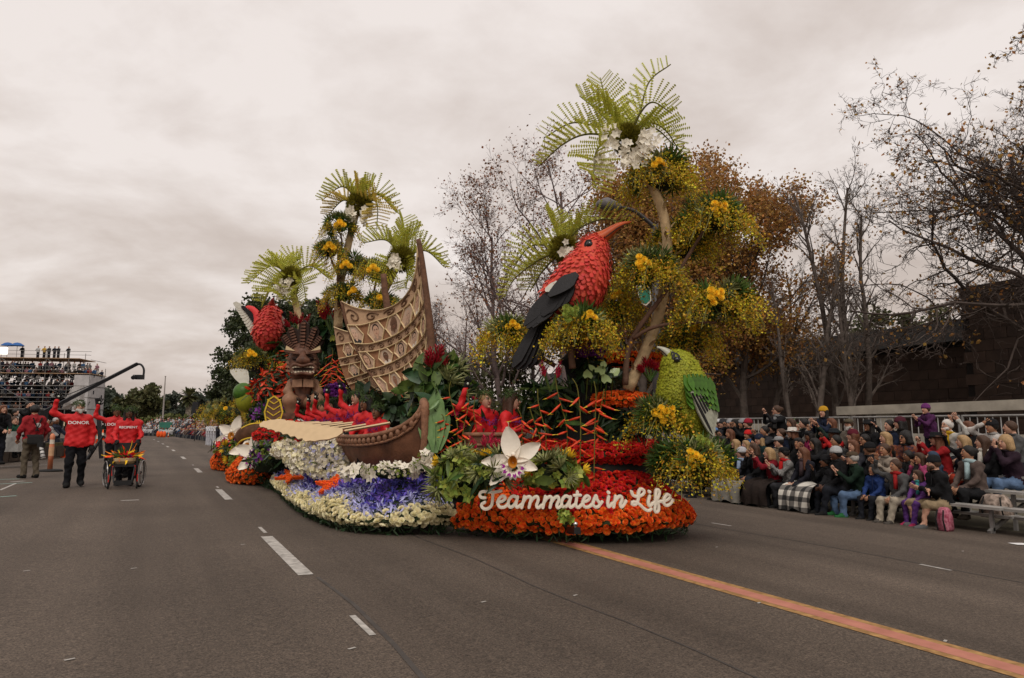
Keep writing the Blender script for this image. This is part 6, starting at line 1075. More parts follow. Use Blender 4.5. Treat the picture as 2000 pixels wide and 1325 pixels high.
def person(label, loc, rz, pose='lap', sit=True, top=(.03, .03, .035), pants=(.02, .022, .03), skin=0, shoes=(.02, .02, .02), hair='short', hc='brown', hat=None, hatc=(.03, .03, .03), s=1., head=(0., 0.), lean=.08, floor=-.36, hands='open', glove=False, group=None, shorts=False, bulk=1., knees=.10, text=None, lei=None, glasses=False, beard=None, scarf=None, res=.028, phone=None, hw=None, legs=None, extra=None, topmat=None, patch=None):
    _pc[0] += 1; rg = np.random.default_rng(_pc[0]); pr = []; b = bulk; hip = np.array([0, 0, .10 if sit else .92]); sh = hip + np.array([0, -lean * .9, .47 if sit else .50]); sx = .185 * (1 + .25 * (b - 1))
    mid = (hip + sh) / 2 + np.array([0, .02, 0])
    for x in (-.075, .075): pr.append((hip + [x, 0, 0], mid + [x, 0, 0], .115 * b, .105 * b, 0)); pr.append((mid + [x, 0, 0], sh + [x * 1.2, .0, -.06], .105 * b, .10 * b, 0))
    pr.append((sh + [-sx + .03, 0, -.01], sh + [sx - .03, 0, -.01], .07, .07, 0)); pr.append((sh + [0, 0, .0], sh + [0, -.012, .06], .065, .06, 0)); hd = sh + np.array([0, -.035 - lean * .15, .205]); pr.append((sh + [0, -.01, .04], hd + [0, .02, -.06], .05, .05, 2))
    pr.append((hip + [-.09, .03, -.03], hip + [.09, .03, -.03], .105 * b, .105 * b, 1 if not sit else 0))
    for sd in (-1, 1):
        if sit: H, K, A_ = hip + [sd * .09, -.02, -.04], np.array([sd * (knees + .05), -.44, .09]), np.array([sd * (knees + .02), -.46 + .1 * rg.uniform(-1, 1), floor + .09])
        else:
            H = hip + [sd * .09, 0, -.03]; lg = (legs or {}).get(sd, (.0, .0)); K = np.array([sd * .11, -.03 + lg[0] * .5, .50]); A_ = np.array([sd * .12, .03 + lg[0], .09 + lg[1]])
        pr.append((H, K, .098 * (1 + .3 * (b - 1)), .074, 1)); m_ = (2 if shorts else 1); pr.append((K, A_, .07 if not shorts else .055, .062 if not shorts else .036, m_)); pr.append((A_ + [0, .03, -.045], A_ + [sd * .02, -.16, -.05], .048, .044, 3))
    tg = POSES[pose] if isinstance(pose, str) else pose; hs = []
    for i, sd in enumerate((-1, 1)):
        S = sh + [sd * sx, 0, -.02]; T = sh + np.array(tg[i], float); E, T = ik(S, T, .285, .255, np.array([sd * .55, .25, -.8])); pr.append((S, E, .058 * b, .047 * b, 0)); pr.append((E, T, .046 * b, .036, 0)); W = T + nrm(T - E) * .02; pr.append((T, W, .028, .027, 4 if glove else 2)); hs.append((W, nrm(T - E), sd))
    if hw is None: hw = s
    mb = MB(); V0 = add_blob(mb, pr, res, .022); f3 = rg.uniform(0, 6.28, 6); x_, y_, z_ = V0.T; V0 += .0065 * np.stack([np.sin(38 * z_ + 22 * y_ + f3[0]) + .6 * np.sin(61 * y_ + 30 * z_ + f3[1]), np.sin(41 * x_ + 33 * z_ + f3[2]) + .6 * np.sin(57 * z_ - 30 * x_ + f3[3]), np.sin(36 * x_ + 29 * y_ + f3[4])], 1)
    hy, hp = head; A = np.array([[math.cos(hy), math.sin(hy), 0], [-math.sin(hy), math.cos(hy), 0], [0, 0, 1]]); cp, sp_ = math.cos(hp), math.sin(hp); A = np.array([[1, 0, 0], [0, cp, -sp_], [0, sp_, cp]]) @ A; hk = 1.04 if s > .9 else 1.12
    for V, F, m in HEADP: mb.add(xf(V, hd, A, hk), F, m)
    for (W, D, sd) in hs:
        x = nrm(np.cross([0, 1., .3], D)) * sd; y = np.cross(-D, x) * 1.; ax = np.array([x, y, -D]); lift = tg[0][2] if sd < 0 else tg[1][2]
        if glove and lift > .1: mb.add(*ball(W + D * .075 - y * .02 * 0 + np.array([0, -.022, 0]), (.02, .012, .02), 8, 6), 8)
        for V, F, m in HANDS['curl' if (hands == 'curl' or lift < -.3) else 'open']: mb.add(xf(V, W - D * .01, ax, 1.3 if glove else 1.12), F, 4 if glove else 2)
    mats = [topmat or cloth(top), cloth(pants), SKN[skin], cloth(shoes), GLOVE, FACE_D, LIP[skin], EWH, M('glove_patch', (.55, .60, .50), .6)]
    me = mb.mesh('person', mats, True); o = bpy.data.objects.new('person', me); COL.objects.link(o); o.location = tuple(loc); o.rotation_euler = (0, 0, rz); o.scale = (s, s, s); tag(o, label, 'person', group)
    def child(nm, m_b, mt, smooth=True): return m_b.build(nm, mt, o, smooth=smooth, local=True)
    def hx(V): return xf(V, hd, A, hk)
    if hair and hair != 'bald':
        hp_ = [((0, .010, .040), (0, .03, .022), .093, .092, 0), ((-.055, .0, .03), (-.058, .02, -.01), .036, .03, 0), ((.055, .0, .03), (.058, .02, -.01), .036, .03, 0)]
        if hair in ('long', 'bob'): l = -.30 if hair == 'long' else -.11; hp_ += [((s_ * .066, .005, .02), (s_ * .085, .02, l), .038, .045, 0) for s_ in (-1, 1)] + [((0, .06, .0), (0, .07, l), .075, .08, 0), ((-.04, -.04, .085), (.04, -.04, .085), .035, .035, 0)]
        if hair == 'bun': hp_ += [((0, .12, .04), (0, .13, .03), .045, .04, 0)]
        if hair == 'curly': hp_ += [((s_ * .07, .02, .02), (s_ * .09, .03, -.08), .06, .06, 0) for s_ in (-1, 1)] + [((0, .03, .06), (0, .06, -.06), .10, .10, 0)]
        m_b = MB(); add_blob(m_b, hp_, .017, .012); m_b.V = [hx(np.concatenate(m_b.V))]; child('hair', m_b, HAIRC[hc])
    if beard:
        m_b = MB(); m_b.V = []; add_blob(m_b, [((-.05, -.045, -.055), (.05, -.045, -.055), .035, .035, 0), ((0, -.075, -.075), (0, -.08, -.11), .035, .03, 0)], .014, .012); m_b.V = [hx(np.concatenate(m_b.V))]; child('beard', m_b, HAIRC[beard])
    if hat:
        m_b = MB(); hm = cloth(hatc, .15)
        if hat in ('beanie', 'pom'):
            V, F = lathe(((.094, .022), (.100, .03), (.102, .065), (.097, .07), (.092, .10), (.066, .135), (.03, .152), (.005, .155)), (0, .008, 0), 20); V[:, 1] *= 1.12; m_b.add(hx(V), F)
            if hat == 'pom': m_b.add(hx(ball((0, .01, .17), .03, 8, 6)[0]), ball((0, 0, 0), 1, 8, 6)[1])
        elif hat in ('cap', 'flat'):
            V, F = lathe(((.094, .04), (.095, .075), (.080, .115), (.04, .133), (.005, .135)), (0, .006, 0), 20); V[:, 1] *= 1.12; m_b.add(hx(V), F); a = np.linspace(math.pi * 1.08, math.pi * 1.92, 12); O = np.stack([.085 * np.cos(a), -.02 + .17 * np.sin(a), .052 + 0 * a], 1); I = np.stack([.088 * np.cos(a), .09 * np.sin(a), .058 + 0 * a], 1); V, F = gridmesh(np.stack([I, O], 1)); m_b.add(hx(V), F); m_b.add(hx(V - [0, 0, .006]), [f[::-1] for f in F])
        elif hat == 'brim': V, F = lathe(((.165, .040), (.17, .046), (.098, .052), (.092, .12), (.07, .135), (.005, .128)), (0, .006, 0), 24); V[:, 1] *= 1.08; m_b.add(hx(V), F)
        elif hat == 'lei':
            leaf_ring(m_b, np.array([0, .014, .088]), .096, .110, 130, .075, rg, tilt=-.02); leaf_ring(m_b, np.array([0, .012, .112]), .07, .085, 70, .075, rg); m_b.V = [hx(np.concatenate(m_b.V))]; hm = LEIG
        elif hat == 'hood': add_blob(m_b, [((0, .03, .02), (0, .06, -.08), .105, .10, 0), ((-.05, 0, .05), (.05, 0, .05), .075, .075, 0)], .018, .012); m_b.V = [hx(np.concatenate(m_b.V))]; hm = mats[0]
        child('hat' if hat != 'lei' else 'leaf_crown', m_b, hm, hat != 'lei')
    if lei: m_b = MB(); leaf_ring(m_b, sh + [0, -.09, -.04], .13, .13, 140, .06, rg, tilt=-.09); child('lei', m_b, lei, False)
    if scarf is not None: m_b = MB(); a = np.linspace(0, 6.2832, 20); m_b.add(*tube([sh + [.085 * math.cos(q), -.015 + .08 * math.sin(q), .055 - .02 * math.sin(q)] for q in a], .038, 8)); m_b.add(*bar(sh + [.04, -.12, .04], sh + [.06, -.16, -.25], .09, .035)); child('scarf', m_b, cloth(scarf, .25))
    if scarf is None and not lei and not text: m_b = MB(); a = np.linspace(0, 6.2832, 17); m_b.add(*tube([sh + [.078 * math.cos(q), -.012 + .07 * math.sin(q), .062 - .018 * math.sin(q)] for q in a], .022, 6, flat=1.3)); m_b.add(*bar(sh + [0, -.088, .04], sh + [0, -.118 * b - .012, -.30], .016, .012)); child('collar', m_b, cloth(tuple(x * .55 + .012 for x in top)))
    if glasses:
        m_b = MB()
        for s_ in (-1, 1): m_b.add(hx(tube([(s_ * .033 + .021 * math.cos(q), -.098, .015 + .017 * math.sin(q)) for q in np.linspace(0, 6.2832, 12)], .003, 4)[0]), tube([(0, 0, i * 1.) for i in range(12)], .003, 4)[1]); m_b.add(*[q if i else hx(q) for i, q in enumerate(bar((s_ * .052, -.096, .018), (s_ * .08, .0, .018), .005))])
        if glasses == 'sun':
            for s_ in (-1, 1): V, F = ball((s_ * .033, -.096, .015), (.023, .007, .018), 8, 6); m_b.add(hx(V), F)
        child('glasses', m_b, FACE_D)
    if phone: m_b = MB(); c_ = (hs[0][0] + hs[1][0]) / 2 + np.array([0, -.03, .09]) if pose == 'phone' else hs[0][0] + hs[0][1] * .08; m_b.add(*box(c_, (.078, .012, .15) if phone == 'tall' else (.15, .012, .078))); child('phone', m_b, cloth((.03, .03, .035)) if phone is not True else FACE_D, False)
    if text:
        V, F = text_mesh(text, .088 if len(text) < 6 else .07, None); V = V * [1.12, 1, 1]; yy = sh[1] - .115 * b - .030 + 1.1 * V[:, 0] ** 2; V = np.stack([V[:, 0], yy - V[:, 2] * .1, sh[2] - .13 + V[:, 1]], 1); m_b = MB().add(V, F); child('shirt_lettering', m_b, M('shirt_print_white', (.75, .74, .73), .7, .03), False)
    if patch: m_b = MB(); S = sh + [.2, -.02, -.07] if patch > 0 else sh + [-.2, -.02, -.07]; m_b.add(*box(S + np.array([.045 * patch, -.03, -.06]), (.02, .07, .08))); child('sleeve_patch', m_b, M('cream_patch', (.62, .52, .33), .8), False)
    return o
RJ = (.52, .012, .014)
def rjmat(): return M('red_team_jacket', RJ, .6, .10, 7, bump=.45, bscale=14, spec=.3)
RJM = rjmat(); DKB = (.012, .012, .015)
# ---- walkers on the left
def face_cam(p, off=0.): return math.atan2(-p[0], p[1]) * -1 + off
gm = g(143, 952); person('bearded man in red jacket lettered DONOR waving in black trousers', gm, R(6), 'highwave', False, RJ, DKB, 0, hair='short', hc='grey', hat='lei', beard='grey', s=1.01, bulk=1.18, glove=True, text='DONOR', legs={-1: (-.12, 0), 1: (.10, .02)}, head=(.25, .18), topmat=RJM, res=.024, patch=-1, lean=.0)
gw = g(240, 953) + np.array([0, .62, 0]); gw[2] = gz(gw[0]); person('woman in red jacket lettered RECIPIENT pushing a wheelchair', gw, R(3), 'push', False, RJ, DKB, 3, hair='long', hc='black', hat='lei', s=.96, glove=True, text='RECIPIENT', head=(0, .05), topmat=RJM, res=.024, lean=.02)
q = pd(226, 830, 17.0); q[2] = gz(q[0]); person('person in red jacket waving behind the wheelchair pusher', q, R(4), 'highwave', False, RJ, DKB, 2, hair='short', hc='black', hat='lei', s=1.0, glove=True, text='DONOR', topmat=RJM, head=(.1, .1), lean=.02)
q = pd(260, 830, 17.4); q[2] = gz(q[0]); person('person in red jacket with hand at chest behind the pusher', q, R(-20), 'chin', False, RJ, DKB, 3, hair='short', hc='black', hat='lei', s=.98, glove=True, topmat=RJM, lean=.02)
gp_ = g(57, 934); ph = person('photographer in red vest and khaki trousers seen from behind', gp_, R(215), 'hang', False, (.30, .02, .025), (.11, .088, .062), 1, hair='short', hc='black', s=.99, bulk=1.1, head=(-.35, .1), hands='curl', legs={-1: (.02, 0), 1: (-.06, 0)}, res=.024, lean=-.02)
VEST = M('vest_emblem', (.45, .44, .42), .7); c = np.array(gp_); 
t = thing('camera', c + [.30, -.2, .62], 'black camera with a long pale lens hanging by the photographer', 'camera'); L0 = c + np.array([.22, -.30, .74]); L1 = L0 + nrm(-UP * .8 + VR * .35 - VF * .2) * .30
MB().add(*box(L0 + [0, 0, .05], (.14, .09, .11), np.array([VR, VF, UP]))).build('body', GLOVE, t); MB().add(*tube([L0, L0 + (L1 - L0) * .5, L1], [.04, .042, .052], 14)).build('lens', M('pale_lens', (.5, .49, .47), .5), t, smooth=True)
for f in (.3, .6, .9): MB().add(*tube([L0 + (L1 - L0) * f, L0 + (L1 - L0) * (f + .06)], .0535, 14)).build('lens_ring', GLOVE, t)
t = thing('camera_bag', c + [.05, -.22, .8], 'black waist bag on the photographer', 'bag'); MB().add(*loft([xf(np.array([[-.15, -.08, 0], [.15, -.08, 0], [.16, .08, 0], [-.16, .08, 0]]), c + [.08, -.2, z], None, k) for z, k in ((.80, .85), (.84, 1), (.98, 1), (1.02, .9))])).build('pouch', GLOVE, t); MB().add(*tube([c + [.2 * math.cos(a), .18 * math.sin(a), 1.0] for a in np.linspace(0, 6.28, 20)], .02, 6, flat=1.6)).build('strap', GLOVE, t)
o = MB().add(*lathe(((.001, 0), (.06, 0), (.06, .01), (.001, .01)), (0, 0, 0), 16)).build('back_emblem', VEST, local=True); o.parent = ph; o.location = (-.02, .155, 1.26); o.rotation_euler = (R(-90), 0, 0); 
for s_ in (-1, 1): MB().add(*bar((s_ * .1, .14, 1.44), (-s_ * .03, .16, 1.12), .035, .02)).build('strap', GLOVE, ph, local=True)
# ---- wheelchair with flowers
WX, WY = np.array([1., 0, 0]), np.array([0, 1., 0])
wc = g(240, 953); W0 = np.array([wc[0], wc[1], gz(wc[0])]); wt = thing('wheelchair', W0, 'black and red wheelchair carrying a flower arrangement', 'wheelchair'); CHM = M('wheelchair_black', (.015, .015, .016), .5, .2, 8); CHR = M('wheelchair_red', (.42, .02, .015), .4, .1, 8); RB = M('tyre_rubber', (.012, .012, .012), .85); AL = M('wheelchair_metal', (.35, .34, .33), .35, .1, 8, metal=.8)
for sd in (-1, 1):
    c = W0 + WX * sd * .30 + WY * .18 + UP * .30; a = np.linspace(0, 6.2832, 33); cam_ = nrm(WY * .97 + WX * sd * .22); wp = lambda r_: [c + cam_ * r_ * math.cos(q) + UP * r_ * math.sin(q) for q in a]
    wh_ = MB().add(*tube(wp(.295), .018, 8)).build('rear_wheel', RB, wt, smooth=True); MB().add(*tube(wp(.27), .010, 6)).build('rim', AL, wh_); MB().add(*tube([p + WX * sd * .05 for p in wp(.25)], .009, 6)).build('push_rim', AL, wh_); MB().add(*ball(c, .035, 8, 6)).build('hub', CHM, wh_)
    for k in range(12): q = k * .5236; MB().add(*cyl(c, c + cam_ * .27 * math.cos(q) + UP * .27 * math.sin(q), .003, 4)).build('spoke', AL, wh_)
    fc_ = W0 + WX * sd * .26 - WY * .32 + UP * .075; MB().add(*tube([fc_ + nrm(WY) * .06 * math.cos(q) + UP * .06 * math.sin(q) for q in a[::2]], .018, 6)).build('caster', RB, wt); MB().add(*bar(fc_ + UP * .02, fc_ + UP * .22, .035, .02)).build('caster_fork', CHR, wt)
    for p0, p1, m_ in (((.2, -.32, .28), (.2, .2, .42), CHR), ((.2, -.3, .45), (.2, -.32, .27), CHR), ((.2, .2, .42), (.2, .28, .95), CHM), ((.2, .28, .95), (.2, .38, .97), CHM), ((.2, -.30, .45), (.2, .2, .47), CHR), ((.2, -.3, .45), (.16, -.42, .14), CHM), ((.2, .2, .3), (.2, -.3, .3), CHM)): MB().add(*cyl(W0 + WX * sd * p0[0] + WY * p0[1] + UP * p0[2], W0 + WX * sd * p1[0] + WY * p1[1] + UP * p1[2], .016, 8)).build('frame_tube', m_, wt)
    MB().add(*box(W0 + WX * sd * .235 - WY * .0 + UP * .55, (.03, .4, .2), np.array([WX, WY, UP]))).build('side_guard', CHM, wt)
MB().add(*box(W0 - WY * .03 + UP * .47, (.40, .42, .05), np.array([WX, WY, UP]))).build('seat', CHM, wt); MB().add(*box(W0 + WY * .25 + UP * .72, (.40, .03, .42), np.array([WX, WY, UP]))).build('backrest', CHM, wt); MB().add(*bar(W0 - WX * .16 - WY * .42 + UP * .13, W0 + WX * .16 - WY * .42 + UP * .13, .03, .1)).build('footrest', CHM, wt)
MB().add(*cyl(W0 - WX * .2 + WY * .1 + UP * .2, W0 + WX * .2 - WY * .1 + UP * .44, .014, 6)).build('cross_brace', CHM, wt)
bs = thing('flower_basket', W0 + UP * .5, 'woven basket of orange and red tropical flowers on the wheelchair', 'flower basket'); MB().add(*loft([np.stack([W0[0] + r_ * np.cos(np.arange(20) * .314), W0[1] + r_ * np.sin(np.arange(20) * .314), np.full(20, W0[2] + z)], 1) for r_, z in ((.2, .50), (.25, .56), (.26, .62))])).build('basket', STRAW, bs)
rgf = np.random.default_rng(9); cb = W0 + UP * .64
for nm, T, mt, n, sz in (('leaf_blades', BLADE, MGRN, 40, .22), ('orange_bracts', BLADE, ORG, 22, .30), ('red_flowers', FLORET, RED, 26, .1), ('purple_flowers', MUM, PURP, 30, .05), ('yellow_sprays', BLADE, YELR, 10, .32)): P, N = shell(cb, np.array([.26, .18, .07]), n, rgf, low=-.1); N = N * [1.3, 1, .3]; N = N / np.linalg.norm(N, axis=1, keepdims=True); m_b = MB(); A_ = align(rgf.normal(0, .4, N.shape) + N, rgf.uniform(0, 6, len(N))); X = N + rgf.normal(0, .25, N.shape); X /= np.linalg.norm(X, axis=1, keepdims=True); Y = np.cross(A_[:, 2], X); Y /= np.linalg.norm(Y, axis=1, keepdims=True); scat(m_b, T, cb + (P - cb) * .5, np.stack([X, Y, np.cross(X, Y)], 1) if T is BLADE else A_, sz); m_b.build(nm, mt, bs)['kind'] = 'stuff'
# ---- paddlers in the canoe
PG = 'paddlers in red jackets in the canoe'
pl = [(742, 806, 10.9, 'lap', 2, 'boy with leaf crown and purple lei nearest the canoe bow', .82, 'short'), (722, 790, 11.6, 'lap', 2, 'paddler with dark braided hair just behind the boy', .98, 'curly'), (705, 778, 12.5, 'highwave', 0, 'pale faced paddler waving a black glove highest', .98, 'short'), (680, 785, 13.2, 'highwave', 2, 'paddler waving left of the pale faced paddler', .98, 'short'), (655, 792, 14.2, 'wave', 0, 'paddler waving in the middle of the canoe', .98, 'long'), (638, 796, 15.2, 'wave', 1, 'paddler waving second from the canoe stern', .98, 'short'), (616, 800, 16.3, 'wave', 0, 'paddler waving nearest the canoe stern', .98, 'short')]
for i, (px, py, d, ps, sk, lab, s_, hr) in enumerate(pl):
    h = pd(px, py, d); loc = h - np.array([0, 0, .775 * s_]); person('red jacketed ' + lab, loc, R(-48 - 6 * (i % 3)), ps if i else ((-.05, -.33, -.33), (.12, -.3, -.33)), True, RJ, DKB, sk, hair=hr, hc='black', hat='lei', s=s_, glove=True, topmat=RJM, lei=LEIP, head=(.05, .05), group=PG, patch=1 if i < 4 else None, res=.03, floor=-.3)
h = pd(945, 778, 9.75); person('blond rider in red jacket and leaf crown raising a gloved hand', h - UP * .775, R(12), 'highwave', True, RJ, DKB, 0, hair='short', hc='blond', hat='lei', glove=True, topmat=RJM, lei=LEIP, head=(-.15, 0), patch=1, lean=.02, s=.96)
h = pd(988, 782, 9.65); person('long haired rider in red jacket laughing with arms spread', h - UP * .775, R(42), ((-.24, -.28, -.16), (.36, -.30, -.1)), True, RJ, DKB, 0, hair='long', hc='brown', hat='lei', glove=True, topmat=RJM, lei=LEIP, head=(.15, 0), patch=-1, s=.98, lean=.06)
# ================================================================ spectators on the right
for i in range(4): ROWZ[i] = (.03, .20, .36, .53)[i]
SPG = 'spectators in the bleachers'
def spec(px, py, row, label, pose='lap', top=(.02, .02, .022), **k):
    X = ROWX[row] - .05; p = pX(px, py, X); s_ = k.pop('s', .93); st = k.pop('stand', False); rzz = k.pop('rz', None); hz = (.775 if not st else 1.625) * s_
    base = p[2] - hz; lim = ROWZ[row] if not st else ROWZ[row] - .34; z = min(max(base, lim - .06), lim + .10) if not k.pop('free', False) else base
    fl_ = -.33 if row == 0 else -.36
    k.setdefault('head', (-.12 + .3 * math.sin(px * 7.7), .03)); return person(label, (X, p[1], z), R(-104 + 14 * math.sin(px * 1.3)) if rzz is None else R(rzz), pose, not st, top, s=s_, floor=(fl_ if row else (-.34 - z) / s_), group=SPG, **k)
BK = (.016, .016, .018); NV = (.018, .026, .055); JE = (.10, .16, .27); KH = (.36, .31, .24)
spec(1428, 888, 0, 'spectator in black coat half hidden by yellow sprays', 'chin', BK, hair='short', hc='black', skin=1)
spec(1458, 886, 0, 'spectator in striped white headband hat clapping in pale blue shirt', 'clap', (.03, .03, .04), hat='beanie', hatc=(.45, .45, .47), skin=0, scarf=(.28, .36, .5))
spec(1481, 878, 0, 'brown haired woman in dark coat holding hands to her face', 'chin', BK, hair='bob', hc='brown', skin=1)
spec(1512, 886, 0, 'blonde woman in crimson sweater aiming a camera', 'phone', (.23, .012, .022), pants=(.035, .025, .02), hair='bob', hc='blond', phone=True)
spec(1541, 886, 0, 'clapping spectator in grey tweed coat with bright red scarf', 'clap', (.14, .135, .13), pants=(.04, .04, .045), hat='cap', hatc=BK, scarf=(.45, .015, .015), hc='black', topmat=cloth((.13, .125, .12), .55, (.30, .29, .28), 'grey_tweed', 60))
spec(1578, 886, 0, 'woman with glasses and long brown hair under a plaid blanket', 'lap', (.02, .02, .03), hair='long', hc='auburn', glasses=True, scarf=(.07, .045, .05))
spec(1622, 902, 0, 'boy in black beanie and black jacket with hand raised', ((-.1, -.32, .0), (.08, -.33, -.38)), BK, hat='beanie', hatc=BK, skin=2, s=.82, hc='black')
spec(1643, 887, 0, 'man in black jacket with white and black knit hat', 'lap', BK, hat='beanie', hatc=(.4, .4, .4), skin=3, hc='black', bulk=1.15, s=.96)
spec(1676, 896, 0, 'clapping man in dark green jacket, brown cap and blue jeans', 'clap', (.012, .030, .018), pants=JE, shoes=(.03, .16, .05), hat='flat', hatc=(.08, .055, .035), hc='grey', skin=0, knees=.16)
spec(1712, 928, 0, 'small boy in blue jacket and dark trousers', 'lap', (.02, .045, .16), hair='short', hc='black', skin=1, s=.72)
spec(1756, 914, 0, 'smiling boy in grey hoodie waving, pale khaki trousers', 'wave', (.085, .085, .085), pants=KH, shoes=(.08, .07, .06), hair='short', hc='brown', skin=1, s=.84, scarf=(.35, .02, .02))
spec(1800, 940, 0, 'little girl in purple and teal jacket with purple leggings', 'lap', (.14, .05, .22), pants=(.10, .035, .18), shoes=(.35, .03, .09), hair='bob', hc='brown', s=.66, scarf=(.05, .28, .28))
spec(1836, 912, 0, 'man in black beanie and black jacket with tan shorts and sneakers', 'fold', BK, pants=(.27, .20, .12), shoes=(.12, .12, .12), hat='beanie', hatc=BK, skin=0, shorts=True, beard='brown', knees=.16)
spec(1902, 888, 1, 'woman in taupe jacket over a pale blue shirt and black trousers', 'lap', (.10, .072, .062), hair='bun', hc='black', skin=1, scarf=(.36, .48, .5), pants=BK, shoes=(.09, .075, .06))
spec(1975, 866, 2, 'woman with curly fair hair in dark plum jacket and jeans using a phone', 'snap', (.035, .018, .03), pants=JE, hair='curly', hc='blond', phone=True, free=True)
spec(1420, 862, 1, 'dark haired spectator in black left of two fair girls', 'lap', BK, hair='long', hc='black', skin=1)
spec(1444, 862, 1, 'fair haired girl in green, first of two sisters', 'lap', (.02, .07, .04), hair='long', hc='blond', s=.76)
spec(1464, 864, 1, 'fair haired girl in dark green beside her sister', 'chin', (.02, .06, .05), hair='long', hc='blond', s=.74)
spec(1491, 860, 1, 'woman in navy beanie and glasses with dark green coat', 'chin', (.012, .035, .035), hat='beanie', hatc=NV, glasses=True, hc='blond', hair='bob')
spec(1528, 864, 1, 'spectator in houndstooth cap and beige coat', 'lap', (.33, .26, .18), hat='cap', hatc=(.28, .28, .28), hc='black')
spec(1567, 867, 1, 'young dark haired woman in black coat looking along the street', 'lap', BK, hair='long', hc='black', skin=1)
spec(1600, 868, 1, 'woman with glasses holding a pale drink cup', 'phone', BK, hair='long', hc='black', glasses=True, skin=1, phone='tall')
spec(1640, 862, 1, 'spectator in dark grey coat behind the knit hat', 'lap', (.06, .06, .06), hair='short', hc='black', skin=1)
spec(1674, 872, 1, 'brown haired woman clapping behind the man in green', 'clap', (.04, .04, .05), hair='long', hc='auburn')
spec(1711, 882, 1, 'spectator in black beanie turned away behind the boys', 'lap', BK, hat='beanie', hatc=BK, skin=1, rz=-150)
spec(1736, 890, 1, 'spectator in beige coat behind the waving boy', 'clap', (.3, .25, .2), hair='short', hc='brown', skin=1)
spec(1783, 892, 1, 'dark haired boy waving behind the little girl', 'wave', (.03, .03, .03), hair='short', hc='black', skin=2, s=.78)
spec(1806, 898, 1, 'girl in bright pink jacket holding her cheeks', 'chin', (.42, .07, .17), hair='long', hc='brown', skin=1, s=.76)
spec(1830, 893, 1, 'child in grey hood and blue vest by the black beanie man', 'lap', (.04, .06, .10), hat='hood', hc='brown', s=.72)
spec(1700, 868, 2, 'man with glasses in grey behind the black beanie', 'lap', (.08, .08, .08), hair='short', hc='black', glasses=True, skin=1)
spec(1466, 834, 2, 'child in bright red beanie and blue jacket', 'lap', (.025, .12, .30), hat='beanie', hatc=(.55, .02, .02), skin=1, s=.8)
spec(1499, 826, 2, 'woman in dark grey jacket holding up a phone', 'phone', (.045, .045, .05), hair='bun', hc='black', phone=True, skin=1)
spec(1533, 848, 2, 'spectator in navy coat behind the houndstooth cap', 'lap', NV, hair='short', hc='brown')
spec(1556, 846, 2, 'brown haired woman in white hat looking left', 'lap', BK, hair='bob', hc='auburn', hat='brim', hatc=(.6, .57, .52))
spec(1588, 852, 2, 'girl in pink top and dark cap', 'lap', (.40, .03, .12), hair='long', hc='black', hat='cap', hatc=BK, skin=2, s=.8)
spec(1636, 848, 2, 'boy in red jacket and dark fedora holding a camera', 'phone', (.46, .02, .02), hat='brim', hatc=(.02, .025, .03), skin=2, phone=True, s=.86)
spec(1675, 852, 2, 'woman in maroon beanie and black coat', 'lap', BK, hat='beanie', hatc=(.10, .012, .022), hair='long', hc='auburn')
FLOR = cloth((.02, .045, .11), .5, (.30, .09, .03), 'floral_shirt', 16)
spec(1737, 856, 2, 'fair haired woman in blue floral shirt looking left', 'lap', hair='long', hc='blond', topmat=FLOR)
spec(1776, 856, 2, 'woman in sunglasses and blue floral shirt', 'lap', hair='curly', hc='black', skin=1, glasses='sun', topmat=FLOR)
spec(1840, 858, 2, 'woman in black hat and red jacket photographing with raised hands', 'phone', (.30, .015, .018), hat='brim', hatc=BK, hair='long', hc='auburn', glasses='sun', phone=True)
spec(1893, 866, 2, 'blonde woman in black jacket holding a camera and waving', 'wave', BK, hair='bob', hc='blond', pants=(.35, .04, .02))
spec(1932, 872, 2, 'dark haired woman in black jacket and white scarf', 'lap', BK, hair='long', hc='brown', scarf=(.55, .52, .46))
spec(1410, 826, 3, 'spectator in white cap at the left end of the back row', 'lap', (.05, .05, .06), hat='cap', hatc=(.6, .6, .6), hc='brown')
spec(1418, 818, 3, 'spectator in dark navy beanie next to the grey hats', 'lap', NV, hat='beanie', hatc=(.05, .05, .055), hc='brown')
spec(1433, 806, 3, 'boy in light grey beanie at the back railing', 'lap', BK, hat='beanie', hatc=(.30, .30, .31), hc='brown', skin=0)
spec(1442, 828, 3, 'dark haired spectator in black pointing a phone', 'phone', BK, hair='bob', hc='black', skin=1, phone=True)
spec(1457, 812, 3, 'woman in grey beanie holding a phone at the back', 'phone', BK, hat='beanie', hatc=(.26, .26, .27), hair='long', hc='black', skin=1, phone=True)
spec(1468, 802, 3, 'spectator in dark red beanie against the railing', 'lap', BK, hat='beanie', hatc=(.28, .015, .03))
spec(1525, 802, 3, 'standing woman in sunglasses and black puffer coat raising a phone', 'phone', BK, stand=True, hair='bun', hc='brown', glasses='sun', phone=True, scarf=(.18, .18, .18), free=True)
spec(1597, 812, 3, 'woman clasping hands at her mouth beside the yellow beanie', 'chin', (.22, .2, .18), hair='long', hc='brown', skin=1)
spec(1615, 806, 3, 'standing spectator in mustard yellow beanie and navy coat', 'clap', NV, stand=True, hat='beanie', hatc=(.52, .28, .02), hair='long', hc='black', free=True)
spec(1664, 830, 3, 'bearded man in olive cap and tan hooded coat', 'lap', (.22, .19, .15), hat='cap', hatc=(.09, .075, .05), beard='grey', hc='brown')
spec(1703, 832, 3, 'woman in black brimmed hat and black coat', 'lap', BK, hat='brim', hatc=BK, hair='long', hc='black', skin=1)
spec(1768, 826, 3, 'woman in maroon beanie and dark puffer stretching out a blue phone', ((-.2, -.44, .12), (.1, -.3, -.3)), (.03, .03, .033), hat='beanie', hatc=(.07, .015, .025), hair='bob', hc='black', phone='tall')
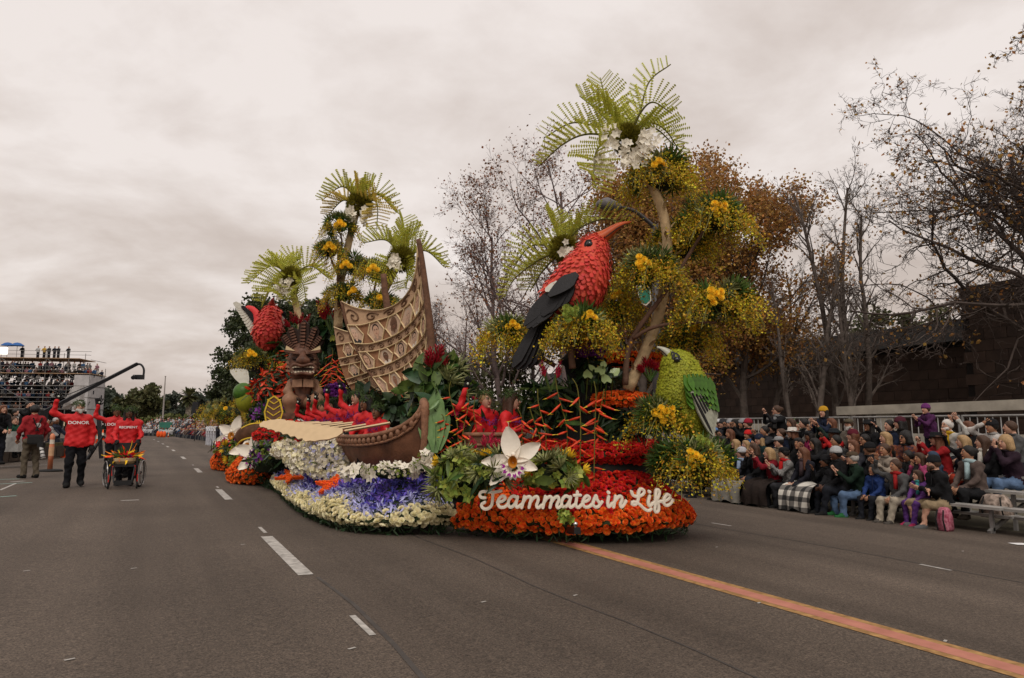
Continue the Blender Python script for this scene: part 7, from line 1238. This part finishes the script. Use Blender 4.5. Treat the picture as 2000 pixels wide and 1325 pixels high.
spec(1815, 800, 3, 'child in purple coat and purple beanie standing above the rest', 'clap', (.075, .02, .075), stand=True, s=.70, hat='beanie', hatc=(.14, .03, .14), free=True)
spec(1858, 832, 3, 'white bearded man waving in blue, yellow and white jacket', 'waveL', (.55, .54, .5), hair='short', hc='white', beard='white', scarf=(.55, .33, .02))
spec(1903, 836, 3, 'smiling brown haired woman in black jacket waving', 'wave', BK, hair='long', hc='auburn')
spec(1945, 834, 3, 'spectator in black beanie and white hoodie shading the eyes', 'brow', (.55, .52, .49), hat='beanie', hatc=BK, hc='black', skin=1)
spec(1985, 836, 3, 'spectator in grey coat at the right edge of the back row', 'lap', (.09, .09, .09), hair='short', hc='brown')
for i, (px, py, row) in enumerate(((1400, 872, 1), (1385, 838, 2), (1402, 845, 2), (1432, 848, 2), (1515, 838, 3), (1552, 826, 3), (1578, 828, 3), (1633, 826, 3), (1745, 832, 3), (1390, 880, 0))):
    spec(px, py, row, ['dark coated spectator beside the yellow sprays', 'spectator in brown behind the green bird', 'spectator in blue cap behind the green bird wing', 'spectator in black behind the fair girls', 'dark coated spectator seated behind the phone holder', 'spectator in grey coat near the railing shrub', 'spectator with black hair left of the clasped hands', 'spectator in dark green right of the yellow beanie', 'spectator in dark blue left of the maroon beanie', 'spectator in tan low behind the bouquet'][i], ['lap', 'clap', 'chin', 'phone'][i % 4], [BK, (.07, .04, .03), NV, BK, BK, (.12, .12, .12), BK, (.02, .04, .03), NV, (.25, .2, .14)][i], hair=['short', 'bob', 'short', 'long'][i % 4], hc=['black', 'brown', 'black', 'auburn'][i % 4], skin=i % 2, hat='cap' if i in (2, 4) else None, hatc=(.1, .2, .4) if i == 2 else BK)
# blankets and bags in the front row
def blanket(label, px, py, mat, w_=.62, zl=-.25, X0=11.32, seed=1):
    rg = np.random.default_rng(seed); y = pX(px, py, 11.1)[1]; u = np.linspace(0, 1, 14); v = np.linspace(-.5, .5, 12); prof = cr([(X0 - .05, .22), (X0 - .3, .20), (X0 - .48, .14), (X0 - .56, -.02), (X0 - .58, zl)], 14); Gd = np.zeros((14, 12, 3))
    for i in range(14):
        for j in range(12): f = .035 * math.sin(j * 1.9 + i * .5 + seed) * (i / 13); Gd[i, j] = (prof[i, 0] - f - .02 * math.cos(j * 2.6), y + v[j] * w_ * (1 + .15 * i / 13), prof[i, 1] + .02 * math.sin(j * 2.1 + seed) + .025 * math.cos(v[j] * 12))
    V, F = gridmesh(Gd); mb = MB().add(V, F); mb.add(V - [.012, 0, .012], [f[::-1] for f in F]); return tag(mb.build('blanket', mat, smooth=True), label, 'blanket')
def plaid():
    m = bpy.data.materials.new('plaid_wool'); m.use_nodes = True; t = m.node_tree; L = t.links; b = t.nodes['Principled BSDF']; b.inputs['Roughness'].default_value = .9; tcn = t.nodes.new('ShaderNodeTexCoord'); outs = []
    for ax_, s_ in (('Y', 34), ('Z', 34)):
        sp_ = t.nodes.new('ShaderNodeSeparateXYZ'); L.new(tcn.outputs['Object'], sp_.inputs[0]); mm = t.nodes.new('ShaderNodeMath'); mm.operation = 'MULTIPLY'; mm.inputs[1].default_value = s_; L.new(sp_.outputs[ax_], mm.inputs[0]); sn = t.nodes.new('ShaderNodeMath'); sn.operation = 'SINE'; L.new(mm.outputs[0], sn.inputs[0]); gt = t.nodes.new('ShaderNodeMath'); gt.operation = 'GREATER_THAN'; gt.inputs[1].default_value = .1; L.new(sn.outputs[0], gt.inputs[0]); outs.append(gt)
    a = t.nodes.new('ShaderNodeMath'); a.operation = 'ADD'; L.new(outs[0].outputs[0], a.inputs[0]); L.new(outs[1].outputs[0], a.inputs[1]); r_ = t.nodes.new('ShaderNodeValToRGB'); e = r_.color_ramp.elements; e[0].color = (.55, .52, .46, 1); e[1].color = (.015, .015, .015, 1); n = r_.color_ramp.elements.new(.5); n.color = (.13, .12, .11, 1); h = t.nodes.new('ShaderNodeMath'); h.operation = 'MULTIPLY'; h.inputs[1].default_value = .5; L.new(a.outputs[0], h.inputs[0]); L.new(h.outputs[0], r_.inputs[0]); L.new(r_.outputs[0], b.inputs['Base Color']); return m
blanket('black and white plaid blanket over a woman\'s lap', 1575, 950, plaid(), .68, seed=2); blanket('pale grey fleece blanket in the front row', 1440, 945, cloth((.24, .225, .195), .15, None, 'grey_fleece'), .8, seed=3); blanket('dark brown quilted blanket in the front row', 1495, 950, cloth((.035, .024, .02), .2, None, 'brown_quilt'), .6, seed=5)
def bag(name, label, px, py, w_, h, mat, z0, X=10.95, dpt=.16):
    p = pX(px, py, X); t = thing(name, (X, p[1], z0), label, 'bag'); MB().add(*loft([[(X - dpt * k, p[1] - w_ / 2 * k2, z), (X + dpt * k, p[1] - w_ / 2 * k2, z), (X + dpt * k, p[1] + w_ / 2 * k2, z), (X - dpt * k, p[1] + w_ / 2 * k2, z)] for z, k, k2 in ((z0, .5, .9), (z0 + h * .1, .6, 1), (z0 + h * .6, .55, .95), (z0 + h * .92, .4, .7), (z0 + h, .2, .5))])).build('pouch', mat, t, smooth=True)
    for s_ in (-1, 1): MB().add(*tube([(X - .1, p[1] + s_ * w_ * .28, z0 + h * .9), (X - .14, p[1] + s_ * w_ * .34, z0 + h * .5), (X - .1, p[1] + s_ * w_ * .36, z0 + .02)], .012, 5)).build('strap', GLOVE, t)
bag('drawstring_bag', 'pink patterned bag leaning under the bench', 1845, 1010, .16, .36, cloth((.38, .03, .08), .3, (.5, .2, .25), 'pink_print', 20), -.31); bag('backpack', 'desert camouflage backpack standing on the footboard', 1945, 985, .42, .36, cloth((.24, .17, .12), .75, (.46, .36, .30), 'camouflage', 14), -.12, 11.75); bag('shopping_bag', 'blue and green printed bag in front of the blankets', 1446, 972, .18, .16, cloth((.02, .09, .32), .6, (.15, .5, .1), 'blue_green_print', 18), -.31, 10.9)
# ---- flowers can also sit behind: shrub at the railing
planting('railing_shrub', 'small green shrub in front of the railing behind the stands', 'shrub', 1545, 848, 17.2, .35, .3, .3, [('leaf_blades', BLADE, MGRN, 160, .18, .4)])
# ================================================================ left side: delineator, cones, crane, scaffold stand, far crowd
ORNG = M('delineator_orange', (.58, .17, .075), .6, .15, 6, alt=(.66, .27, .15)); CONE = M('cone_orange', (.75, .10, .015), .6, .1, 6); REFW = M('reflective_white', (.62, .55, .45), .5)
p = g(97, 921); t = thing('traffic_delineator', p, 'faded orange traffic delineator post on a black round base', 'traffic post'); MB().add(*lathe(((.31, 0), (.31, .03), (.26, .05), (.08, .065)), p, 24)).build('base', RB, t, smooth=True); MB().add(*lathe(((.062, .06), (.062, .70), (.055, .73), (.055, .88), (.062, .90), (.058, .98), (.03, 1.02), (.002, 1.03)), p, 18)).build('post', ORNG, t, smooth=True); MB().add(*lathe(((.0645, .42), (.0645, .66)), p, 18)).build('reflective_band', M('faded_band', (.55, .33, .19), .5), t); MB().add(*lathe(((.0575, .745), (.0575, .86)), p, 18)).build('reflective_band', REFW, t)
for i, (px, py, h) in enumerate(((200, 860, .9), (177, 870, .75), (190, 866, .75), (128, 894, .8), (332, 855.5, .6), (322, 855, .6))):
    p = g(px, py) if py > 856 else gb(px, 84); t = thing('traffic_cone', p, 'orange traffic cone ' + ['tallest behind the two walkers', 'right of the bearded walker hip', 'between the walkers', 'beside the bearded walker leg', 'at the far street end, right', 'at the far street end, left'][i], 'traffic cone', 'traffic cones'); MB().add(*box(p + UP * .02, (.4 * h, .4 * h, .04))).build('base', CONE, t); MB().add(*lathe(((.16 * h, .04), (.035 * h, h)), p, 14)).build('cone', CONE, t, smooth=True); MB().add(*lathe(((.115 * h, .42 * h), (.08 * h, .7 * h)), p, 14)).build('reflective_band', REFW, t)
# camera crane
CB = M('crane_black', (.014, .014, .016), .55, .2, 6); base = gb(205, 25); base[2] = gz(base[0]); t = thing('camera_crane', base, 'long black camera crane arm reaching over the street', 'camera crane'); piv = pd(190, 778, 25); tail = pd(72, 812, 23.2); tip = pd(268, 711, 26.5)
MB().add(*bar(tail, tip, .085, .12)).build('arm', CB, t); MB().add(*bar(tail + UP * .28, piv + (tip - piv) * .55 + UP * .22, .025)).build('stay_cable', CB, t); MB().add(*tube([piv, piv + [.05, .05, -.4], base + UP * .1], [.08, .07, .07], 8)).build('column', CB, t)
for a in (0, 2.1, 4.2): MB().add(*bar(base + UP * .9, base + np.array([.9 * math.cos(a), .9 * math.sin(a), .05]), .06)).build('leg', CB, t)
h0 = pd(268, 711, 26.4); h1 = pd(281, 722, 26.4); h2 = pd(280, 736, 26.4); MB().add(*tube(cr([h0, pd(276, 713, 26.4), h1, h2], 12), .04, 8)).build('head_arm', CB, t, smooth=True); MB().add(*box(pd(271, 737, 26.3), (.32, .25, .17), np.array([VR, VF, UP]))).build('camera_body', CB, t); MB().add(*tube([pd(262, 736, 26.2), pd(260, 738, 26.0)], [.07, .08], 12)).build('camera_lens', CB, t); MB().add(*box(tail, (.5, .4, .35), np.array([VR, VF, UP]))).build('counterweight', CB, t)
w0, w1 = pd(122, 784, 24.6), pd(156, 765, 25.1); MB().add(*loft([np.array([w0 + UP * .1 + VR * .1, w0 - UP * .25, w0 - UP * .3 + VF * .3, w0 + UP * .1 + VF * .3]), np.array([(w0 + w1) / 2 + UP * .32, (w0 + w1) / 2 - UP * .28, (w0 + w1) / 2 - UP * .28 + VF * .35, (w0 + w1) / 2 + UP * .32 + VF * .35]), np.array([w1 + UP * .2, w1 - UP * .3, w1 - UP * .3 + VF * .3, w1 + UP * .2 + VF * .3])])).build('wrapped_cover', M('white_plastic_wrap', (.6, .58, .56), .4, .1, 6, bump=.5), t)
# low-poly spectators for the far crowd
def mini(rg, sit=True):
    P = []
    P += [(*loft([np.array([[-.17, -.1, 0], [.17, -.1, 0], [.17, .1, 0], [-.17, .1, 0]]) * k + [0, 0, z] for k, z in ((1, 0), (1.05, .3), (1.15, .5), (.45, .6))]), 0)]
    P += [(*ball((0, -.02, .72), (.09, .1, .12), 7, 5), 1), (*ball((0, .01, .76), (.1, .11, .1), 7, 5), 2)]
    if sit: P += [(*box((s * .1, -.25, .02), (.13, .42, .14)), 3) for s in (-1, 1)] + [(*box((s * .1, -.42, -.2), (.11, .12, .42)), 3) for s in (-1, 1)]
    else: P += [(*box((s * .09, 0, -.4), (.14, .15, .84)), 3) for s in (-1, 1)]
    P += [(*bar((s * .2, 0, .5), (s * .2, -.28, .22), .09), 0) for s in (-1, 1)]; return P
def crowd(name, label, spots, rz, tops, seed, group=None, sit=True, z=1., kind='stuff'):
    rg = np.random.default_rng(seed); mb = MB(); tm = mini(rg, sit); nt_ = len(tops)
    for (p, a) in spots:
        ax = rotz(a + rg.normal(0, .3)); s = rg.uniform(.88, 1.08) * z; tc_, sk, hr, pn = rg.integers(nt_), nt_ + rg.integers(3), nt_ + 3 + rg.integers(4), nt_ + 7 + rg.integers(2)
        for V, F, m in tm: mb.add(xf(V, p, ax, s), F, (tc_, sk, hr, pn)[m])
    o = mb.build(name, [cloth(c) for c in tops] + SKN[:3] + [HAIRC['black'], HAIRC['brown'], cloth((.45, .43, .42)), cloth((.3, .03, .03))] + [cloth((.03, .035, .05)), cloth((.1, .1, .1))])
    tag(o, label, 'crowd', group, kind); return o
MIX = [(.02, .02, .024), (.03, .035, .06), (.3, .28, .26), (.25, .03, .03), (.07, .06, .05), (.45, .43, .41), (.04, .10, .2), (.16, .10, .08), (.3, .15, .18)]; WHT_ = [(.55, .54, .53), (.5, .5, .5), (.12, .12, .14), (.4, .39, .4), (.05, .05, .06)]
rgc = np.random.default_rng(31)
def stand_rows(x0, y0, dx, dy, ux, uy, n, rows, sp, rise, run, z0=.3, skip=.12):   # along (dx,dy), rows step (ux,uy)
    out_ = []
    for r_ in range(rows):
        for i in range(n):
            if rgc.random() < skip: continue
            x, y = x0 + dx * sp * i + ux * run * r_ + rgc.normal(0, .06), y0 + dy * sp * i + uy * run * r_ + rgc.normal(0, .06); out_.append((np.array([x, y, gz(x) + z0 + rise * r_]), math.atan2(ux, -uy) if False else math.atan2(-ux, uy)))
    return out_
# far stands: across the street end and along its right side
a0, a1 = gb(262, 92), gb(352, 88); dx, dy = nrm((a1 - a0)[:2]); crowd('crowd', 'distant crowd in white and dark clothes across the street end', stand_rows(a0[0], a0[1], dx, dy, -dy * 1, dx * 1, int(np.linalg.norm(a1 - a0) / .55), 6, .55, .28, .7), 0, WHT_, 41)
a0, a1 = gb(352, 88), gb(436, 62); dx, dy = nrm((a1 - a0)[:2]); crowd('crowd', 'distant crowd filling the sloped stand on the right of the street end', stand_rows(a0[0], a0[1], dx, dy, -dy, dx, int(np.linalg.norm(a1 - a0) / .52), 8, .52, .32, .7), 0, MIX, 42)
t = thing('far_bleacher', gb(390, 76), 'distant bleacher rail above the sloped crowd', 'bleacher'); e0, e1 = gb(344, 92) + UP * 1.2, gb(392, 76) + UP * 3.4; MB().add(*bar(e0, e1, .1)).build('end_rail', STEEL, t)
for i, (px, d) in enumerate(((410, 52), (414, 51), (419, 50.5), (424, 50), (430, 49), (438, 48), (444, 47))):
    b = gb(px, d); m_b = MB()
    for V, F, m in mini(rgc, False): m_b.add(xf(V, b + UP * .86, rotz(R(20)), 1.), F, m)
    tag(m_b.build('person', [cloth((.55, .55, .58) if i not in (4,) else (.03, .03, .04)), SKN[1], HAIRC['black'], cloth((.5, .5, .54) if i not in (4,) else (.03, .03, .04))]), 'distant marcher in pale uniform by the float tail, ' + ['leftmost', 'second from left', 'third from left', 'middle of the line', 'dark clothed among the pale ones', 'second from the float', 'closest to the float'][i], 'person', 'distant marchers')
for i, px in enumerate((312, 318, 324)): b = gb(px, 82); tag(MB().add(*ball(b + UP * .4, (.2, .2, .4), 10, 6)).build('orange_barrel', CONE), 'orange road barrier at the far street end, ' + ['left', 'middle', 'right'][i], 'barrier', 'far orange barriers')
b = gb(326, 90); tag(MB().add(*box(b + UP * 1.1, (1.6, .3, 1.6), np.array([VR, VF, UP]))).build('green_screen', M('green_cover', (.03, .14, .10), .7, .15, 2)), 'green cloth barrier among the far crowd', 'barrier')
b = gb(319, 95); t = thing('light_pole', b, 'tall thin pole above the far trees', 'pole'); MB().add(*tube([b, b + UP * 4, b + UP * 8.2], [.12, .1, .06], 8)).build('shaft', M('pole_grey', (.28, .25, .23), .7), t); MB().add(*box(b + UP * 8.25, (.2, .2, .1))).build('cap', M('pole_grey', (0, 0, 0)), t)
b = gb(383, 66); t = thing('loudspeaker_stand', b, 'black loudspeaker on a pole beside the far stand', 'loudspeaker'); MB().add(*cyl(b, b + UP * 2.6, .05, 6)).build('pole', CB, t); MB().add(*box(b + UP * 3.2, (.55, .5, 1.1), np.array([VR, VF, UP]))).build('speaker_box', CB, t)
# ---- scaffold press stand on the far left
SC = M('scaffold_tube', (.20, .19, .18), .6, .2, 6, metal=.4); DECK = M('scaffold_plank', (.34, .22, .13), .8, .2, 3); o_ = pd(170, 800, 95); o_[2] = gz(o_[0]); dirx = nrm(-VR - VF * .16); nrmx = nrm(VF - VR * .16)
ss = thing('scaffold_stand', o_, 'tall scaffold press stand crowded with people on the left', 'scaffold')
LEV = [3.4, 5.0, 6.6, 8.3, 10.4]; NB_ = 5; BW = 2.85; DP = 5
def sp3(u, v, z): return o_ + dirx * u + nrmx * v + UP * z
for i in range(NB_ + 1):
    for v in (0, DP): MB().add(*cyl(sp3(i * BW, v, 0), sp3(i * BW, v, 11.6 if i > 0 else 9.4), .045, 6)).build('upright', SC, ss)
    for z in LEV: MB().add(*cyl(sp3(i * BW, 0, z - .15), sp3(i * BW, DP, z - .15), .035, 5)).build('transom', SC, ss)
    if i < NB_:
        for k in range(len(LEV) - 1):
            if (i + k) % 2 == 0: MB().add(*cyl(sp3(i * BW, -.02, LEV[k]), sp3((i + 1) * BW, -.02, LEV[k + 1]), .03, 5)).build('brace', SC, ss)
for k, z in enumerate(LEV):
    MB().add(*box(sp3(NB_ * BW / 2 + (0 if k < 4 else .8), DP / 2, z), (NB_ * BW + .3 - (0 if k < 4 else 1.6), DP + .2, .09), np.array([dirx, nrmx, UP]))).build('deck', DECK if k in (3, 4) else SC, ss)
    for h in (.5, 1.0): MB().add(*cyl(sp3(0, 0, z + h), sp3(NB_ * BW, 0, z + h), .03, 5)).build('guard_rail', SC, ss)
MB().add(*box(sp3(NB_ * BW / 2 + 1, DP + .12, 3.2), (NB_ * BW - 2, .05, 6.3), np.array([dirx, nrmx, UP]))).build('gap_backing', M('dark_gap_backing', (.05, .055, .05), .9, .3, 2), ss)  # dark sheet added to darken the bright gaps behind the stand
MB().add(*box(sp3(-.05, DP / 2, 4.6), (.06, DP, 7.0), np.array([dirx, nrmx, UP]))).build('white_screen', M('grey_white_sheet', (.42, .40, .40), .8, .15, 1.5, bump=.4), ss)
MB().add(*box(sp3(.95, -.06, 5.6), (1.9, .05, 5.0), np.array([dirx, nrmx, UP]))).build('white_screen', M('grey_white_sheet', (0, 0, 0)), ss)
lamp = MB().add(*box(sp3(11.2, -.1, 11.3), (1.2, .1, .9), np.array([dirx, nrmx, UP]))).build('lit_panel', M('lit_lamp_panel', (1, .9, .82), .5, 0, emit=2.5), ss)
pts = []
for z in LEV[:4]:
    for i in range(int(NB_ * BW / .5)):
        for v in (.45, 1.6, 2.8, 4.0):
            if rgc.random() < .85: pts.append((sp3(i * .5 + rgc.normal(0, .1) + .2, v, z + .9 * (rgc.random() < .4)), math.atan2(-nrmx[0], nrmx[1]) if False else math.atan2(nrmx[0] * -1, nrmx[1] * 1)))
crowd('crowd', 'spectators packed on the levels of the scaffold stand', [(p, a) for p, a in pts], 0, MIX, 43)
for i, u in enumerate((3.3, 4.6, 5.1, 5.8, 6.4, 7.2, 9.2)):
    m_b = MB(); b = sp3(u, .8, LEV[4] + .9)
    for V, F, m in mini(rgc, False): m_b.add(xf(V, b, rotz(math.atan2(-nrmx[0], nrmx[1])), 1.), F, m)
    tag(m_b.build('person', [cloth([(.02, .02, .025), (.03, .03, .035), (.02, .02, .03), (.05, .05, .05), (.5, .3, .05), (.45, .45, .45), (.02, .02, .02)][i]), SKN[1], HAIRC['black'], cloth((.03, .03, .04))]), 'camera crew member standing on the scaffold top deck, ' + ['rightmost', 'second from right', 'third from right', 'in dark grey', 'in yellow', 'in white', 'leftmost'][i], 'person', 'crew on the scaffold top')
for i, u in enumerate((9.8, 11.0)): t = thing('parasol', sp3(u, .6, LEV[4]), ['small blue parasol on the scaffold top, right one', 'small blue parasol on the scaffold top, left one'][i], 'parasol'); MB().add(*lathe(((.85, 0), (.8, .1), (.4, .38), (.02, .48)), sp3(u, .6, LEV[4] + 1.7), 10)).build('canopy', cloth((.05, .14, .38)), t); MB().add(*cyl(sp3(u, .6, LEV[4]), sp3(u, .6, LEV[4] + 2.1), .03, 6)).build('pole', SC, t)
# ---- left kerbside stand: platform edge and nearer spectators
kx = -6.2; pf = thing('low_platform', (-8, 26, 0), 'low dark brown spectator platform along the left kerb', 'platform'); PB = M('platform_board', (.055, .038, .026), .85, .3, 3, bump=.3)
A0, A1 = g(-60, 912), g(140, 893); dd_ = nrm((A1 - A0)[:2]); ddx = np.array([dd_[0], dd_[1], 0]); nl_ = np.array([-dd_[1], dd_[0], 0])
for i in range(6): MB().add(*bar(A0 + ddx * (i * 1.25) + UP * .22 + nl_ * .1, A0 + ddx * (i * 1.25 + 1.2) + UP * .22 + nl_ * .1, .4, .12, up=nl_)).build('board', PB, pf)
for i in range(5): MB().add(*bar(A0 + ddx * (i * 1.45) + UP * .48 + nl_ * .2, A0 + ddx * (i * 1.45 + 1.4) + UP * .48 + nl_ * .2, .12, .16, up=nl_)).build('edge_beam', M('mossy_beam', (.07, .06, .02), .85, .3, 3), pf)
MB().add(*box((A0 + A1) / 2 + nl_ * 4 + UP * .28, (9, 7, .5), np.array([ddx, nl_, UP]))).build('deck', PB, pf)
spots = []
for r_ in range(9):
    for i in range(16):
        if rgc.random() < .2: continue
        p = A0 + ddx * (i * .58 + rgc.normal(0, .08)) + nl_ * (.8 + r_ * .75); p[2] = .72 + .17 * r_; spots.append((p, math.atan2(nl_[0], -nl_[1]) * 1 + math.pi))
crowd('crowd', 'seated spectators packed in the stand on the left', spots, 0, MIX, 44)
GREENJ = cloth((.02, .09, .05))
for i, (px, py, d, lab, top, st, hc) in enumerate(((2, 800, 19.5, 'standing spectator in black coat at the left picture edge', (.015, .015, .017), True, 'auburn'), (24, 822, 20.5, 'spectator in dark green jacket behind the photographer', (.02, .085, .05), False, 'brown'), (52, 792, 22, 'cameraman in black behind the photographer', (.015, .015, .016), True, 'black'))):
    h = pd(px, py, d); person(lab, h - UP * ((1.625 if st else .775) * .95), R(35), 'snap' if i == 2 else 'lap', not st, top, s=.95, hair='short', hc=hc, free=None) if False else person(lab, h - UP * ((1.625 if st else .775) * .95), R(35), 'snap' if i == 2 else 'lap', not st, top, s=.95, hair='short' if i != 0 else 'bob', hc=hc)
t = thing('equipment_case', pd(20, 868, 20.2), 'stack of pale equipment boxes beside the green jacket', 'box'); MB().add(*box(pd(24, 868, 20.2), (.7, .5, .42), np.array([VR, VF, UP]))).build('lower_box', M('pale_box', (.42, .42, .40), .7), t); MB().add(*box(pd(22, 850, 20.2), (.5, .4, .2), np.array([VR, VF, UP]))).build('upper_box', M('pale_box', (0, 0, 0)), t)
# ---- street lamp and green street sign behind the float
lb = gb(1281, 15.2); t = thing('street_lamp', lb, 'dark street lamp with a cobra head behind the tall palm', 'street lamp'); LMT = M('lamp_bronze', (.05, .045, .045), .5, .2, 6); top = pd(1279, 440, 15.2); MB().add(*tube([lb, (lb + top) / 2, top], [.11, .09, .08], 10)).build('post', LMT, t, smooth=True); MB().add(*tube(cr([pd(1279, 445, 15.2), pd(1262, 430, 15.1), pd(1240, 413, 15), pd(1212, 404, 14.9)], 14), np.linspace(.05, .035, 14), 8)).build('arm', LMT, t, smooth=True)
mb = MB(); add_blob(mb, [(pd(1205, 403, 14.9), pd(1185, 399, 14.8), .10, .13, 0), (pd(1185, 399, 14.8), pd(1172, 399, 14.8), .13, .09, 0)], .03, .03); mb.build('lamp_head', M('lamp_head_grey', (.11, .10, .10), .5), t, smooth=True)
c = pd(1258, 577, 15.0); t = thing('street_sign', c, 'green and white street sign hanging on the lamp post', 'sign'); sh_ = [(-.17, .22), (.14, .2), (.16, -.12), (.04, -.24), (-.1, -.18)]; MB().add(*slab(sh_, c, VR, UP, .02)).build('white_border', REFW, t); MB().add(*slab(np.array(sh_) * .84, c - VF * .014, VR, UP, .02)).build('green_face', M('sign_green', (.012, .14, .085), .5), t)
